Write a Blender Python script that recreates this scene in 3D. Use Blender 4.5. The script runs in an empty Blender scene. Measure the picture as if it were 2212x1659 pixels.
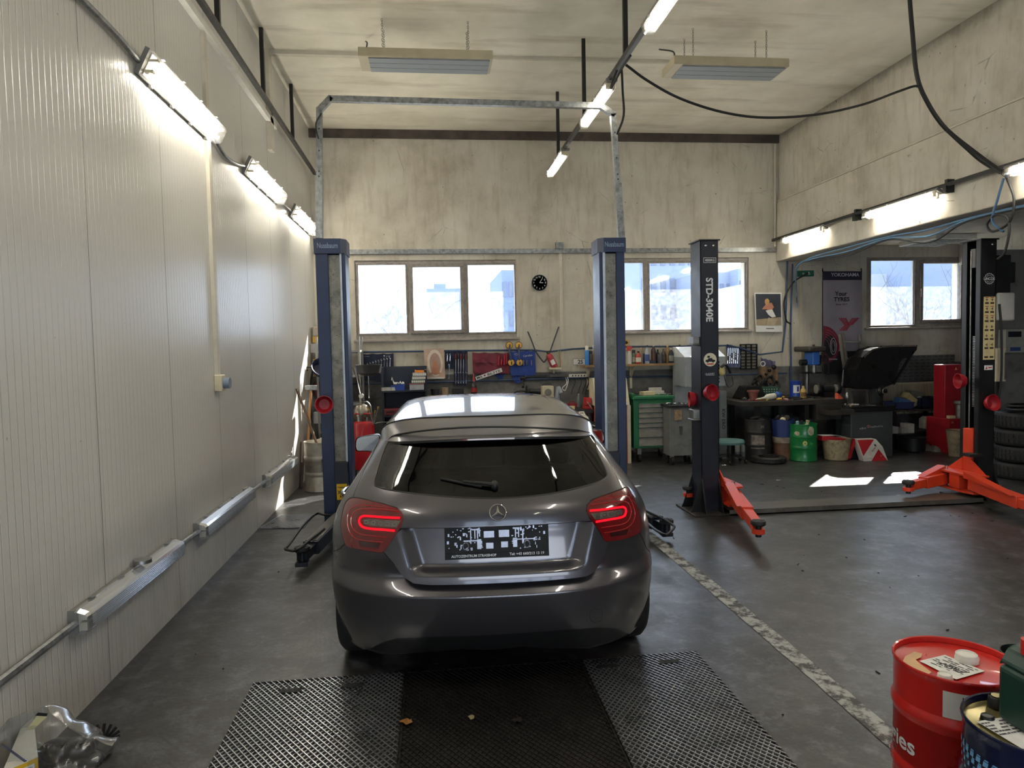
import bpy, math, random
from mathutils import Vector, Matrix, geometry, noise
random.seed(11)
scene = bpy.context.scene
col = scene.collection
PI = math.pi
V = Vector
# ------------------------------------------------------------------ camera
IW, IH = 2212, 1659
YAW, PITCH, ROLL, FOC, HC = 0.11197, -0.05243, -0.020566, 1523.05, 1.75
_f = V((math.sin(YAW)*math.cos(PITCH), math.cos(YAW)*math.cos(PITCH), math.sin(PITCH)))
_r = V((math.cos(YAW), -math.sin(YAW), 0)); _u = _r.cross(_f)
CR = _r*math.cos(ROLL)+_u*math.sin(ROLL); CU = _u*math.cos(ROLL)-_r*math.sin(ROLL); CF = _f
CAM = V((0, 0, HC))
def ray(px, py): return CR*((px-IW/2)/FOC)-CU*((py-IH/2)/FOC)+CF
def at(px, py, X=None, Y=None, Z=None):
    d = ray(px, py)
    t = (X-CAM.x)/d.x if X is not None else (Y-CAM.y)/d.y if Y is not None else (Z-CAM.z)/d.z
    return CAM+d*t
cd = bpy.data.cameras.new('camera'); cam = bpy.data.objects.new('camera', cd); col.objects.link(cam)
cd.sensor_width = 36; cd.lens = FOC*36/IW; cd.clip_start = .05; cd.clip_end = 800
m = Matrix((CR, CU, -CF)).transposed().to_4x4(); m.translation = CAM
cam.matrix_world = m
scene.camera = cam
# ------------------------------------------------------------------ objects
WM = {}
def tag(o, label=None, cat=None, group=None, kind=None):
    if label: o['label'] = label
    if cat: o['category'] = cat
    if group: o['group'] = group
    if kind: o['kind'] = kind
    return o
def thing(name, label, cat, loc=(0, 0, 0), group=None):
    o = bpy.data.objects.new(name, None); col.objects.link(o); o.empty_display_size = .05
    o.location = loc; WM[o] = Matrix.Translation(V(loc))
    return tag(o, label, cat, group)
class MB:
    def __init__(s, M=None): s.v = []; s.f = []; s.sm = []; s.mi = []; s.M = M
    def add(s, vs, fs, sm=0, mi=0):
        n = len(s.v)
        if s.M is not None: vs = [s.M @ V(v) for v in vs]
        s.v += [V(v) for v in vs]
        for f in fs: s.f.append([i+n for i in f]); s.sm.append(sm); s.mi.append(mi)
        return s
    def box(s, a, b, mi=0):
        x0, y0, z0 = [min(p, q) for p, q in zip(a, b)]; x1, y1, z1 = [max(p, q) for p, q in zip(a, b)]
        return s.add([(x0,y0,z0),(x1,y0,z0),(x1,y1,z0),(x0,y1,z0),(x0,y0,z1),(x1,y0,z1),(x1,y1,z1),(x0,y1,z1)],
              [(0,3,2,1),(4,5,6,7),(0,1,5,4),(1,2,6,5),(2,3,7,6),(3,0,4,7)], 0, mi)
    def obox(s, c, size, R=None, mi=0):          # centred box turned by the 3x3 matrix R
        c = V(c); hx, hy, hz = [q/2 for q in size]; R = R or Matrix.Identity(3)
        vs = [c+R @ V((x*hx, y*hy, z*hz)) for z in (-1, 1) for x, y in ((-1,-1),(1,-1),(1,1),(-1,1))]
        return s.add(vs, [(0,3,2,1),(4,5,6,7),(0,1,5,4),(1,2,6,5),(2,3,7,6),(3,0,4,7)], 0, mi)
    def beam(s, a, b, w, h, up=(0, 0, 1), mi=0):     # bar of section w x h from a to b
        a = V(a); b = V(b); d = (b-a).normalized(); x = d.cross(V(up))
        if x.length < 1e-4: x = d.cross(V((0, 1, 0)))
        x.normalize(); z = x.cross(d)
        return s.obox((a+b)/2, (w, (b-a).length, h), Matrix((x, d, z)).transposed(), mi)
    def tube(s, pts, r, n=8, closed=False, mi=0, cap=True):
        pts = [V(p) for p in pts]; k = len(pts); rs = r if isinstance(r, (list, tuple)) else [r]*k
        T = []
        for i in range(k):
            a = pts[i-1] if (i or closed) else pts[0]; b = pts[(i+1) % k] if (i < k-1 or closed) else pts[-1]
            T.append((b-a).normalized())
        x = T[0].orthogonal().normalized(); vs = []
        for i in range(k):
            x = (x-T[i]*x.dot(T[i]))
            x = x.normalized() if x.length > 1e-6 else T[i].orthogonal().normalized()
            y = T[i].cross(x)
            vs += [pts[i]+(x*math.cos(2*PI*j/n)+y*math.sin(2*PI*j/n))*rs[i] for j in range(n)]
        fs = [(i*n+j, i*n+(j+1) % n, ((i+1) % k)*n+(j+1) % n, ((i+1) % k)*n+j) for i in range(k if closed else k-1) for j in range(n)]
        s.add(vs, fs, 1, mi)
        if cap and not closed:
            s.add(vs[:n], [tuple(reversed(range(n)))], 0, mi); s.add(vs[-n:], [tuple(range(n))], 0, mi)
        return s
    def lathe(s, prof, c=(0, 0, 0), n=24, axis=(0, 0, 1), mi=0, sm=1, a0=0, a1=2*PI, cap=True):
        ax = V(axis).normalized(); x = ax.orthogonal().normalized()
        if abs(ax.z) > .999: x = V((1, 0, 0))
        y = ax.cross(x); c = V(c); full = abs(a1-a0-2*PI) < 1e-6; m_ = n if full else n+1
        vs = [c+ax*h+(x*math.cos(a0+(a1-a0)*j/n)+y*math.sin(a0+(a1-a0)*j/n))*r for r, h in prof for j in range(m_)]
        fs = [(i*m_+j, i*m_+(j+1) % m_, (i+1)*m_+(j+1) % m_, (i+1)*m_+j) for i in range(len(prof)-1) for j in range(n)]
        s.add(vs, fs, sm, mi)
        if full and cap:
            if prof[0][0] > 1e-4: s.add(vs[:n], [tuple(reversed(range(n)))], 0, mi)
            if prof[-1][0] > 1e-4: s.add(vs[-n:], [tuple(range(n))], 0, mi)
        return s
    def cyl(s, a, b, r, n=16, r2=None, mi=0):
        a = V(a); b = V(b); return s.lathe([(r, 0), (r if r2 is None else r2, (b-a).length)], a, n, b-a, mi)
    def ell(s, c, r, n=14, mi=0, R=None):
        r = (r, r, r) if isinstance(r, (int, float)) else r; R = R or Matrix.Identity(3); c = V(c); m_ = max(6, n//2+1); vs = []
        for i in range(m_+1):
            t = PI*i/m_
            for j in range(n):
                p = 2*PI*j/n; vs.append(c+R @ V((r[0]*math.sin(t)*math.cos(p), r[1]*math.sin(t)*math.sin(p), r[2]*math.cos(t))))
        return s.add(vs, [(i*n+j, (i+1)*n+j, (i+1)*n+(j+1) % n, i*n+(j+1) % n) for i in range(m_) for j in range(n)], 1, mi)
    def prism(s, poly, d, mi=0, sm=0):               # planar outline pushed by the vector d
        p = [V(q) for q in poly]; d = V(d); n = len(p)
        nr = geometry.normal(p) if n > 2 else d
        if nr.dot(d) < 0: p.reverse()
        s.add(p, [tuple(reversed(range(n)))], 0, mi); s.add([q+d for q in p], [tuple(range(n))], 0, mi)
        return s.add(p+[q+d for q in p], [(i, (i+1) % n, (i+1) % n+n, i+n) for i in range(n)], sm, mi)
    def grid(s, fn, nu, nv, sm=1, mi=0, wrap=False):
        vs = [fn(i/nu, j/nv) for i in range(nu+1) for j in range(nv+(0 if wrap else 1))]; k = nv if wrap else nv+1
        return s.add(vs, [(i*k+j, i*k+(j+1) % k, (i+1)*k+(j+1) % k, (i+1)*k+j) for i in range(nu) for j in range(nv)], sm, mi)
    def quad(s, a, b, c, d, mi=0): return s.add([a, b, c, d], [(0, 1, 2, 3)], 0, mi)
def build(mb, name, mat, parent=None, label=None, bevel=0, kind=None, origin=None, ang=38, seg=2):
    me = bpy.data.meshes.new(name)
    if parent is not None: Mw = WM[parent]
    elif origin is not None: Mw = Matrix.Translation(V(origin))
    else:
        xs = [v.x for v in mb.v]; ys = [v.y for v in mb.v]; zs = [v.z for v in mb.v]
        Mw = Matrix.Translation(V(((min(xs)+max(xs))/2, (min(ys)+max(ys))/2, min(zs))))
    inv = Mw.inverted()
    me.from_pydata([inv @ v for v in mb.v], [], mb.f)
    me.polygons.foreach_set('use_smooth', [bool(q) for q in mb.sm])
    mats = mat if isinstance(mat, (list, tuple)) else [mat]
    for q in mats: me.materials.append(q)
    if len(mats) > 1: me.polygons.foreach_set('material_index', mb.mi)
    if any(mb.sm): me.set_sharp_from_angle(angle=math.radians(ang))
    me.update()
    o = bpy.data.objects.new(name, me); col.objects.link(o)
    if parent is not None: o.parent = parent; WM[o] = WM[parent].copy()
    else: o.matrix_world = Mw; WM[o] = Mw
    if bevel:
        b = o.modifiers.new('edge', 'BEVEL'); b.width = bevel; b.segments = seg; b.limit_method = 'ANGLE'; b.angle_limit = math.radians(40)
    return tag(o, label, None, None, kind)
def scribble(c, right, up, w, h, mat, parent, n=9, seed=1, name='print'):   # worn lettering too small to read
    r = V(right).normalized(); u = V(up).normalized(); nn = r.cross(u); rd = random.Random(seed); mb = MB(); x = -w/2; st = w/n
    for i in range(n):
        hh = h*rd.choice((.6, .6, .75, 1)); p = V(c)+r*x
        mb.obox(p+u*(hh-h)/2*.5, (st*.22, .001, hh), Matrix((r, -nn, u)).transposed())
        if rd.random() > .35: mb.obox(p+r*st*.25+u*(rd.choice((-.3, 0, .25))*h), (st*.45, .001, h*.16), Matrix((r, -nn, u)).transposed())
        x += st
    return build(mb, name, mat, parent)
def islands(mb):
    p = list(range(len(mb.v)))
    def fd(i):
        while p[i] != i: p[i] = p[p[i]]; i = p[i]
        return i
    key = {}
    for i, v in enumerate(mb.v):
        k = (round(v.x, 5), round(v.y, 5), round(v.z, 5))
        if k in key: p[fd(i)] = fd(key[k])
        else: key[k] = i
    for f in mb.f:
        a = fd(f[0])
        for i in f[1:]: p[fd(i)] = a
    g = {}
    for j, f in enumerate(mb.f): g.setdefault(fd(f[0]), []).append(j)
    out = []
    for fs in g.values():
        ids = sorted({i for j in fs for i in mb.f[j]}); ix = {a: b for b, a in enumerate(ids)}; m_ = MB()
        m_.v = [mb.v[i] for i in ids]; m_.f = [[ix[i] for i in mb.f[j]] for j in fs]; m_.sm = [mb.sm[j] for j in fs]; m_.mi = [mb.mi[j] for j in fs]; out.append(m_)
    return out
def pieces(mb, name, mat, parent, **k):              # every loose piece becomes a part of its own
    return [build(q, name, mat, parent, **k) for q in islands(mb)]
def one(mb, name, label, cat, mat, group=None, bevel=0, kind=None, **k):
    return tag(build(mb, name, mat, None, None, bevel, kind, **k), label, cat, group)
def struct(mb, name, mat, parent=None, bevel=0, **k): return build(mb, name, mat, parent, None, bevel, 'structure', **k)
def base_of(mb):
    xs = [v.x for v in mb.v]; ys = [v.y for v in mb.v]; zs = [v.z for v in mb.v]
    return V(((min(xs)+max(xs))/2, (min(ys)+max(ys))/2, min(zs)))
def prect(x0, y0, x1, y1, Y):                        # world extent of a pixel rectangle seen at depth Y
    xm, ym = (x0+x1)/2, (y0+y1)/2
    return at(x0, ym, Y=Y).x, at(x1, ym, Y=Y).x, at(xm, y1, Y=Y).z, at(xm, y0, Y=Y).z
def pbox(mb, x0, y0, x1, y1, Y, d, mi=0):
    a, b, c, e = prect(x0, y0, x1, y1, Y); mb.box((a, Y, c), (b, Y+d, e), mi); return mb
def ppx(px, py, Y): return (at(px+1, py, Y=Y)-at(px, py, Y=Y)).length
def rotz(a): return Matrix.Rotation(a, 3, 'Z')
def smooth(pts, n=6, closed=False):                  # Catmull-Rom through the points
    p = [V(q) for q in pts]; k = len(p); out = []
    for i in range(k if closed else k-1):
        a = p[i-1] if (i or closed) else p[0]*2-p[1]; b = p[i]; c = p[(i+1) % k]
        d = p[(i+2) % k] if (i+2 < k or closed) else c*2-b
        for j in range(n):
            t = j/n; out.append(.5*((2*b)+(c-a)*t+(2*a-5*b+4*c-d)*t*t+(3*b-a-3*c+d)*t**3))
    if not closed: out.append(p[-1])
    return out
def lerp(tab, x):                                    # piecewise linear table
    if x <= tab[0][0]: return tab[0][1]
    for (a, u), (b, w) in zip(tab, tab[1:]):
        if x <= b: return u+(w-u)*(x-a)/(b-a)
    return tab[-1][1]
def sstep(a, b, x):
    t = max(0, min(1, (x-a)/(b-a))); return t*t*(3-2*t)
# ------------------------------------------------------------------ materials
def lin(c):
    c = c/255; return c/12.92 if c <= .04045 else ((c+.055)/1.055)**2.4
def rgb(c): return (lin(c[0]), lin(c[1]), lin(c[2]), 1)
MATS = {}
class NT:
    def __init__(s, name):
        s.m = bpy.data.materials.new(name); s.m.use_nodes = True; s.t = s.m.node_tree; s.t.nodes.clear()
        s.out = s.n('ShaderNodeOutputMaterial')
    def n(s, typ, **kw):
        nd = s.t.nodes.new(typ)
        for k, v in kw.items():
            if k in nd.inputs: 
                if isinstance(v, bpy.types.NodeSocket): s.t.links.new(v, nd.inputs[k])
                else: nd.inputs[k].default_value = v
            else: setattr(nd, k, v)
        return nd
    def l(s, a, b): s.t.links.new(a, b)
    def pos(s): return s.n('ShaderNodeNewGeometry').outputs['Position']
    def obj(s): return s.n('ShaderNodeTexCoord').outputs['Object']
    def noise(s, vec, scale, det=4, rough=.6):
        return s.n('ShaderNodeTexNoise', Vector=vec, Scale=scale, Detail=det, Roughness=rough).outputs['Fac']
    def ramp(s, fac, stops):
        r = s.n('ShaderNodeValToRGB', Fac=fac); e = r.color_ramp.elements
        while len(e) < len(stops): e.new(.5)
        for q, (p, c) in zip(e, stops): q.position = p; q.color = c if len(c) == 4 else rgb(c)
        return r.outputs['Color']
    def mapr(s, v, a, b, c=0, d=1):
        return s.n('ShaderNodeMapRange', Value=v, **{'From Min': a, 'From Max': b, 'To Min': c, 'To Max': d}).outputs['Result']
    def mix(s, fac, a, b, bl='MIX'):
        nd = s.t.nodes.new('ShaderNodeMix'); nd.data_type = 'RGBA'; nd.blend_type = bl
        for i, v in ((0, fac), (6, a), (7, b)):
            if isinstance(v, bpy.types.NodeSocket): s.l(v, nd.inputs[i])
            else: nd.inputs[i].default_value = v if i == 0 or len(v) == 4 else rgb(v)
        return nd.outputs[2]
    def math(s, op, a, b=0.0, c=0.0):
        nd = s.n('ShaderNodeMath', operation=op)
        for i, v in enumerate((a, b, c)):
            if isinstance(v, bpy.types.NodeSocket): s.l(v, nd.inputs[i])
            else: nd.inputs[i].default_value = v
        return nd.outputs[0]
    def scale(s, vec, k): return s.n('ShaderNodeVectorMath', operation='MULTIPLY').outputs[0] if 0 else s._sc(vec, k)
    def _sc(s, vec, k):
        nd = s.n('ShaderNodeVectorMath', operation='MULTIPLY'); s.l(vec, nd.inputs[0]); nd.inputs[1].default_value = k; return nd.outputs[0]
    def bump(s, h, st=.3, dist=.01):
        return s.n('ShaderNodeBump', Height=h, Strength=st, Distance=dist).outputs['Normal']
    def bsdf(s, **kw):
        k = {}
        for a, b in kw.items(): k[a.replace('_', ' ')] = b
        b = s.n('ShaderNodeBsdfPrincipled', **k); s.l(b.outputs[0], s.out.inputs[0]); return b
def mat(name, c, rough=.5, metal=0, var=.12, sc=9, bump=0, coat=0, dirt=0, spec=.5, speck=0):
    if name in MATS: return MATS[name]
    t = NT(name); p = t.obj(); base = rgb(c)
    nz = t.noise(p, sc)
    lo = tuple(q*(1-var*1.6) for q in base[:3])+(1,); hi = tuple(min(1, q*(1+var)) for q in base[:3])+(1,)
    colr = t.ramp(nz, [(.3, lo), (.7, hi)])
    if dirt:
        colr = t.mix(t.mapr(t.noise(p, sc*2.3, 6, .7), .52, .68, 0, dirt), colr, (34, 29, 25))
    if speck:
        colr = t.mix(t.mapr(t.noise(p, 60, 3, .6), .62, .68, 0, speck), colr, (30, 27, 25))
    kw = dict(Base_Color=colr, Roughness=t.mapr(nz, .2, .8, max(.02, rough-.08), min(1, rough+.08)), Metallic=metal)
    if bump: kw['Normal'] = t.bump(t.noise(p, sc*5), bump, .004)
    b = t.bsdf(**kw); b.inputs['Coat Weight'].default_value = coat; b.inputs['Coat Roughness'].default_value = .04
    b.inputs['Specular IOR Level'].default_value = spec
    MATS[name] = t.m; return t.m
def emis(name, c, st):
    if name in MATS: return MATS[name]
    t = NT(name); e = t.n('ShaderNodeEmission', Color=rgb(c), Strength=st); t.l(e.outputs[0], t.out.inputs[0]); MATS[name] = t.m; return t.m
def clear(name, tint=(235, 238, 240), gloss=.12, haze=0, rough=.05, fr=.7, patchy=1):      # thin clear plastic or glass
    if name in MATS: return MATS[name]
    t = NT(name); a = t.n('ShaderNodeBsdfTransparent', Color=rgb(tint)); g = t.n('ShaderNodeBsdfGlossy', Color=(1, 1, 1, 1), Roughness=rough)
    lw = t.n('ShaderNodeLayerWeight', Blend=.25)
    fac = t.math('ADD', t.math('MULTIPLY', lw.outputs['Fresnel'], fr), gloss*.5)
    x = t.n('ShaderNodeMixShader', Fac=fac); t.l(a.outputs[0], x.inputs[1]); t.l(g.outputs[0], x.inputs[2]); sh = x.outputs[0]
    if haze:
        d = t.n('ShaderNodeBsdfTranslucent', Color=(.85, .87, .9, 1)); d2 = t.n('ShaderNodeBsdfDiffuse', Color=(.7, .72, .75, 1)); dd = t.n('ShaderNodeMixShader', Fac=.5)
        t.l(d.outputs[0], dd.inputs[1]); t.l(d2.outputs[0], dd.inputs[2])
        y = t.n('ShaderNodeMixShader', Fac=t.mapr(t.noise(t.obj(), 14, 6, .75), .35, .75, haze*(1-.6*patchy), haze*(1+.6*patchy))); t.l(sh, y.inputs[1]); t.l(dd.outputs[0], y.inputs[2]); sh = y.outputs[0]
    t.l(sh, t.out.inputs[0]); MATS[name] = t.m; return t.m
def C(r, g, b, rough=.5, metal=0, **k):               # plain coloured material found by its value
    return mat('paint_%d_%d_%d_%d_%d' % (r, g, b, rough*100, metal*100), (r, g, b), rough, metal, **k)
# ------------------------------------------------------------------ lettering
def text_mesh(s, size=1.0, align='CENTER', bold=0.0):
    cu = bpy.data.curves.new('lettering', 'FONT'); cu.body = s; cu.size = size; cu.align_x = align; cu.align_y = 'CENTER'
    cu.extrude = .0; cu.offset = bold; cu.resolution_u = 3
    o = bpy.data.objects.new('lettering', cu); col.objects.link(o)
    me = bpy.data.meshes.new_from_object(o)
    vs = [v.co.copy() for v in me.vertices]; fs = [tuple(p.vertices) for p in me.polygons]
    bpy.data.objects.remove(o); bpy.data.curves.remove(cu); bpy.data.meshes.remove(me)
    return vs, fs
def text(s, c, right, up, height, mat, parent, width=None, align='CENTER', bold=0, warp=None, name='lettering', thick=.0008):
    vs, fs = text_mesh(s, 1.0, align, bold)
    if not vs: return
    xs = [v.x for v in vs]; ys = [v.y for v in vs]; hh = max(ys)-min(ys); ww = max(xs)-min(xs)
    ky = height/hh; kx = width/ww if width else ky; yo = (max(ys)+min(ys))/2; xo = (max(xs)+min(xs))/2 if align == 'CENTER' else 0
    c = V(c); r = V(right).normalized(); u = V(up).normalized(); n = r.cross(u)
    mb = MB(); fnw = warp or (lambda a, b: c+r*a+u*b)
    p = [fnw((v.x-xo)*kx, (v.y-yo)*ky) for v in vs]
    k = len(p); q = [a-n*thick for a in p] if not warp else None
    mb.add(p, fs)
    if q:                                            # give the letters a back and an edge
        mb.add(q, [tuple(reversed(f)) for f in fs])
        cnt = {}
        for f in fs:
            for i in range(len(f)): cnt[(f[i], f[(i+1) % len(f)])] = 1
        for (a, b) in cnt:
            if (b, a) not in cnt: mb.add([p[a], p[b], q[b], q[a]], [(3, 2, 1, 0)])
    return build(mb, name, mat, parent)
SKY, SUN, EXPOSURE, TUBE = 7.2, 115.0, 0.0, 98.0
# ================================================================== the hall
XL, XR, YB, YF, ZC = -1.76, 5.69, 11.1, -5.0, 5.1
XS, ZB = 9.25, 3.32                                   # side bay: its far wall and its lower ceiling
def mat_floor():
    t = NT('worn_concrete'); p = t.obj()
    big = t.noise(p, .55, 5, .6); mid = t.noise(p, 2.3, 7, .68); fine = t.noise(p, 38, 4, .7)
    c = t.ramp(t.math('ADD', t.math('MULTIPLY', mid, .7), t.math('MULTIPLY', fine, .3)),
               [(.34, (25, 24, 23)), (.47, (40, 39, 38)), (.6, (62, 62, 63)), (.74, (96, 98, 101))])
    c = t.mix(t.mapr(t.noise(p, 7, 8, .75), .5, .7, 0, .75), c, (112, 114, 118))
    c = t.mix(t.mapr(t.noise(p, 16, 8, .8), .52, .62, 0, .6), c, (34, 31, 29))
    c = t.mix(t.mapr(big, .5, .68, 0, .72), c, (38, 34, 30))
    st = t.noise(t._sc(p, (1, 1.7, 1)), 1.15, 6, .7)
    c = t.mix(t.mapr(st, .57, .66, 0, .8), c, (32, 28, 25))
    c = t.mix(t.mapr(t.noise(p, 11, 5, .7), .61, .68, 0, .7), c, (40, 36, 32))
    c = t.mix(t.mapr(t.noise(p, 70, 2, .5), .68, .74, 0, .8), c, (30, 27, 25))
    b = t.bsdf(Base_Color=c, Roughness=t.mapr(mid, .25, .75, .46, .28), Normal=t.bump(t.math('ADD', mid, t.math('MULTIPLY', fine, .35)), .35, .012))
    b.inputs['Specular IOR Level'].default_value = .8
    return t.m
def mat_wall(dado):
    t = NT('old_limewash' + ('_dado' if dado else '')); p = t.obj(); w = t.pos()
    n1 = t.noise(p, 1.3, 6, .65); n2 = t.noise(t._sc(p, (7, 7, 1.1)), 1.6, 5, .6)
    c = t.ramp(n1, [(.32, (170, 162, 147)), (.5, (193, 187, 173)), (.68, (204, 199, 186))])
    c = t.mix(t.mapr(n2, .5, .72, 0, .4), c, (142, 128, 106))
    sp = t.noise(t._sc(p, (1, 1, .55)), 26, 2, .5); c = t.mix(t.mapr(sp, .73, .76, 0, .8), c, (45, 40, 36))
    wv = t.n('ShaderNodeTexVoronoi', Vector=t._sc(p, (1, 1, 1)), Scale=1.1, feature='DISTANCE_TO_EDGE')
    ofs = t.noise(p, 3, 4, .6)
    crack = t.math('MULTIPLY', t.mapr(wv.outputs['Distance'], .0, .006, 1, 0), t.mapr(ofs, .55, .62, 0, .55))
    c = t.mix(crack, c, (70, 62, 52))
    z = t.n('ShaderNodeSeparateXYZ', Vector=w).outputs['Z']
    if dado:
        edge = t.math('ADD', z, t.math('MULTIPLY', t.math('SUBTRACT', n1, .5), .05))
        d = t.ramp(t.noise(p, 3.2, 6, .7), [(.35, (74, 73, 72)), (.6, (112, 111, 109)), (.8, (132, 131, 128))])
        c = t.mix(t.mapr(edge, 1.33, 1.35, 1, 0), c, d)
    soot = t.mapr(t.math('ADD', z, t.math('MULTIPLY', t.noise(p, 4, 5, .7), .22)), ZC-.02, ZC+.1, 0, .55)
    c = t.mix(soot, c, (60, 52, 46))
    t.bsdf(Base_Color=c, Roughness=.75, Normal=t.bump(t.noise(p, 22, 5, .6), .25, .006))
    return t.m
def mat_ceiling():
    t = NT('grimy_ceiling_paint'); p = t.obj()
    n1 = t.noise(t._sc(p, (.35, 2.2, 1)), 1.5, 6, .6); n2 = t.noise(p, 1.1, 5, .6)
    c = t.ramp(n2, [(.3, (206, 199, 181)), (.6, (230, 224, 208)), (.8, (236, 231, 216))])
    c = t.mix(t.mapr(n1, .52, .75, 0, .55), c, (140, 125, 103))
    c = t.mix(t.mapr(t.noise(p, 6, 5, .7), .7, .74, 0, .6), c, (80, 70, 60))
    t.bsdf(Base_Color=c, Roughness=.8, Normal=t.bump(t.noise(p, 18, 4, .6), .15, .005)); return t.m
def mat_panel():
    t = NT('ribbed_sandwich_panel'); p = t.pos(); xyz = t.n('ShaderNodeSeparateXYZ', Vector=p)
    y, z = xyz.outputs['Y'], xyz.outputs['Z']
    fr = t.math('FRACT', t.math('MULTIPLY', y, 1/.0535)); gr = t.mapr(t.math('ABSOLUTE', t.math('SUBTRACT', fr, .5)), .40, .5, 0, 1)
    fj = t.math('FRACT', t.math('MULTIPLY', t.math('ADD', y, .36), 1/1.07)); jn = t.mapr(t.math('ABSOLUTE', t.math('SUBTRACT', fj, .5)), .4955, .4985, 0, 1)
    low = t.mapr(z, 4.34, 4.36, 1, 0); gr = t.math('MULTIPLY', gr, low)
    n = t.noise(t._sc(p, (1, 1, .5)), .7, 1, .5)
    c = t.ramp(n, [(.3, (200, 197, 190)), (.7, (212, 210, 204))])
    c = t.mix(t.math('MULTIPLY', gr, .22), c, (110, 104, 96)); c = t.mix(t.math('MULTIPLY', jn, .85), c, (40, 37, 34))
    dz = t.math('MULTIPLY', t.mapr(z, 0, 1.1, .75, 0), t.noise(t._sc(p, (1, 3, 1)), 3.1, 6, .7)); c = t.mix(dz, c, (118, 108, 96))
    c = t.mix(t.mapr(t.noise(p, 21, 3, .6), .72, .75, 0, .6), c, (70, 62, 54))
    h = t.math('ADD', t.math('MULTIPLY', gr, -1), t.math('MULTIPLY', jn, -1.6))
    b = t.bsdf(Base_Color=c, Roughness=.3, Normal=t.bump(h, .45, .006)); b.inputs['Specular IOR Level'].default_value = .5
    return t.m
M_FLOOR, M_WALL, M_WALLU, M_CEIL, M_PANEL = mat_floor(), mat_wall(1), mat_wall(0), mat_ceiling(), mat_panel()
M_STEEL = mat('dull_steel', (150, 150, 148), .38, .9, .2, 14)
M_GALV = mat('galvanised_steel', (146, 148, 148), .42, .85, .28, 22, dirt=.25)
M_DARK = mat('black_rubber', (24, 24, 25), .6, 0, .2, 20)
M_BLKM = mat('black_paint', (21, 22, 24), .4, 0, .2, 12)
M_CHROME = mat('chrome', (214, 214, 214), .12, 1, .05, 9)
M_WHITE = mat('white_plastic', (226, 223, 214), .45, 0, .06, 9)
M_CREAM = mat('cream_plastic', (206, 196, 168), .5, 0, .1, 9)
M_PAPER = mat('paper_white', (226, 225, 221), .7, 0, .05, 20)
def wall_holes(mb, x0, x1, z0, z1, holes, y, th):
    xs = sorted({x0, x1}|{h[0] for h in holes}|{h[1] for h in holes}); zs = sorted({z0, z1}|{h[2] for h in holes}|{h[3] for h in holes})
    inh = lambda x, z: any(a < x < b and c < z < d for a, b, c, d in holes)
    for a, b in zip(xs, xs[1:]):
        for c, d in zip(zs, zs[1:]):
            if inh((a+b)/2, (c+d)/2): continue
            mb.quad((a, y, c), (b, y, c), (b, y, d), (a, y, d)); mb.quad((a, y+th, c), (a, y+th, d), (b, y+th, d), (b, y+th, c))
    for a, b, c, d in holes:
        mb.quad((a, y, c), (a, y, d), (a, y+th, d), (a, y+th, c)); mb.quad((b, y, c), (b, y+th, c), (b, y+th, d), (b, y, d))
        mb.quad((a, y, c), (a, y+th, c), (b, y+th, c), (b, y, c)); mb.quad((a, y, d), (b, y, d), (b, y+th, d), (a, y+th, d))
    return mb
struct(MB().box((XL-.3, YF-.3, -.25), (XS+.3, YB+.3, 0)), 'floor', M_FLOOR, origin=(0, 0, 0))
struct(MB().box((XL-.3, YF-.3, ZC), (XR+.5, YB+.3, ZC+.25)), 'ceiling', M_CEIL)
struct(MB().box((XR+.36, YF-.3, ZB), (XS+.3, YB+.3, ZB+.2)), 'ceiling_bay', mat('bay_ceiling_paint', (186, 180, 166), .8, 0, .12, 1.5, dirt=.3))
struct(MB().box((XL-.2, YF, 0), (XL, YB, ZC)), 'wall_left', M_PANEL)
WIN = {1: (-1.15, 1.345, 1.906, 3.122), 2: (2.656, 5.184, 1.955, 3.133), 3: (7.24, 9.02, 1.95, 3.12)}
struct(wall_holes(MB(), XL-.2, XS+.3, 0, ZC, [w for w in WIN.values()], YB, .3), 'wall_back', M_WALL)
struct(MB().box((XR, YF, 4.0), (XR+.36, YB, ZC)), 'wall_right', M_WALLU)
struct(MB().box((XR-.045, YF, 3.06), (XR+.36, YB, 4.015)), 'beam_right', M_WALLU, bevel=.012)
struct(MB().box((XR-.045, YB-.62, 0), (XR+.36, YB, 3.06)), 'wall_pillar', M_WALL) if 0 else None
struct(MB().box((XS, YF, 0), (XS+.2, YB, ZB)), 'wall_side_bay', mat('grey_bay_wall', (112, 110, 106), .8, 0, .15, 2, dirt=.4, bump=.2))
struct(MB().box((XS-.35, YF, 2.98), (XS, YB, ZB)), 'beam_side_bay', M_WALLU)
struct(MB().box((XL, YB-.035, ZC-.13), (XR, YB, ZC)), 'trim_1', mat('soot_line', (78, 69, 63), .85, 0, .3, 3, dirt=.5))  # soot line at the ceiling edge, built as a thin strip
# front wall behind the camera with a half raised sectional door that lets daylight in
DH = [(-.9+1.25*i, .15+1.25*i, 1.5, 2.25) for i in range(4)]+[(-.9+1.25*i, .15+1.25*i, 2.45, 3.1) for i in range(4)]
struct(wall_holes(MB(), XL, XS, 0, ZC, [(-1.2, 4.4, 0, 3.5)], YF-.3, .3), 'wall_front', M_WALLU)
d1 = struct(wall_holes(MB(), -1.2, 4.4, 1.25, 3.5, DH, YF-.1, .05), 'door_1', mat('door_panel_grey', (168, 172, 178), .5, 0, .06, 3))
mb = MB()
for a, b, c, d in DH: mb.box((a, YF-.085, c), (b, YF-.075, d))
struct(mb, 'glass', clear('door_glass', (225, 232, 240), .1, .1), d1)
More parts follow.
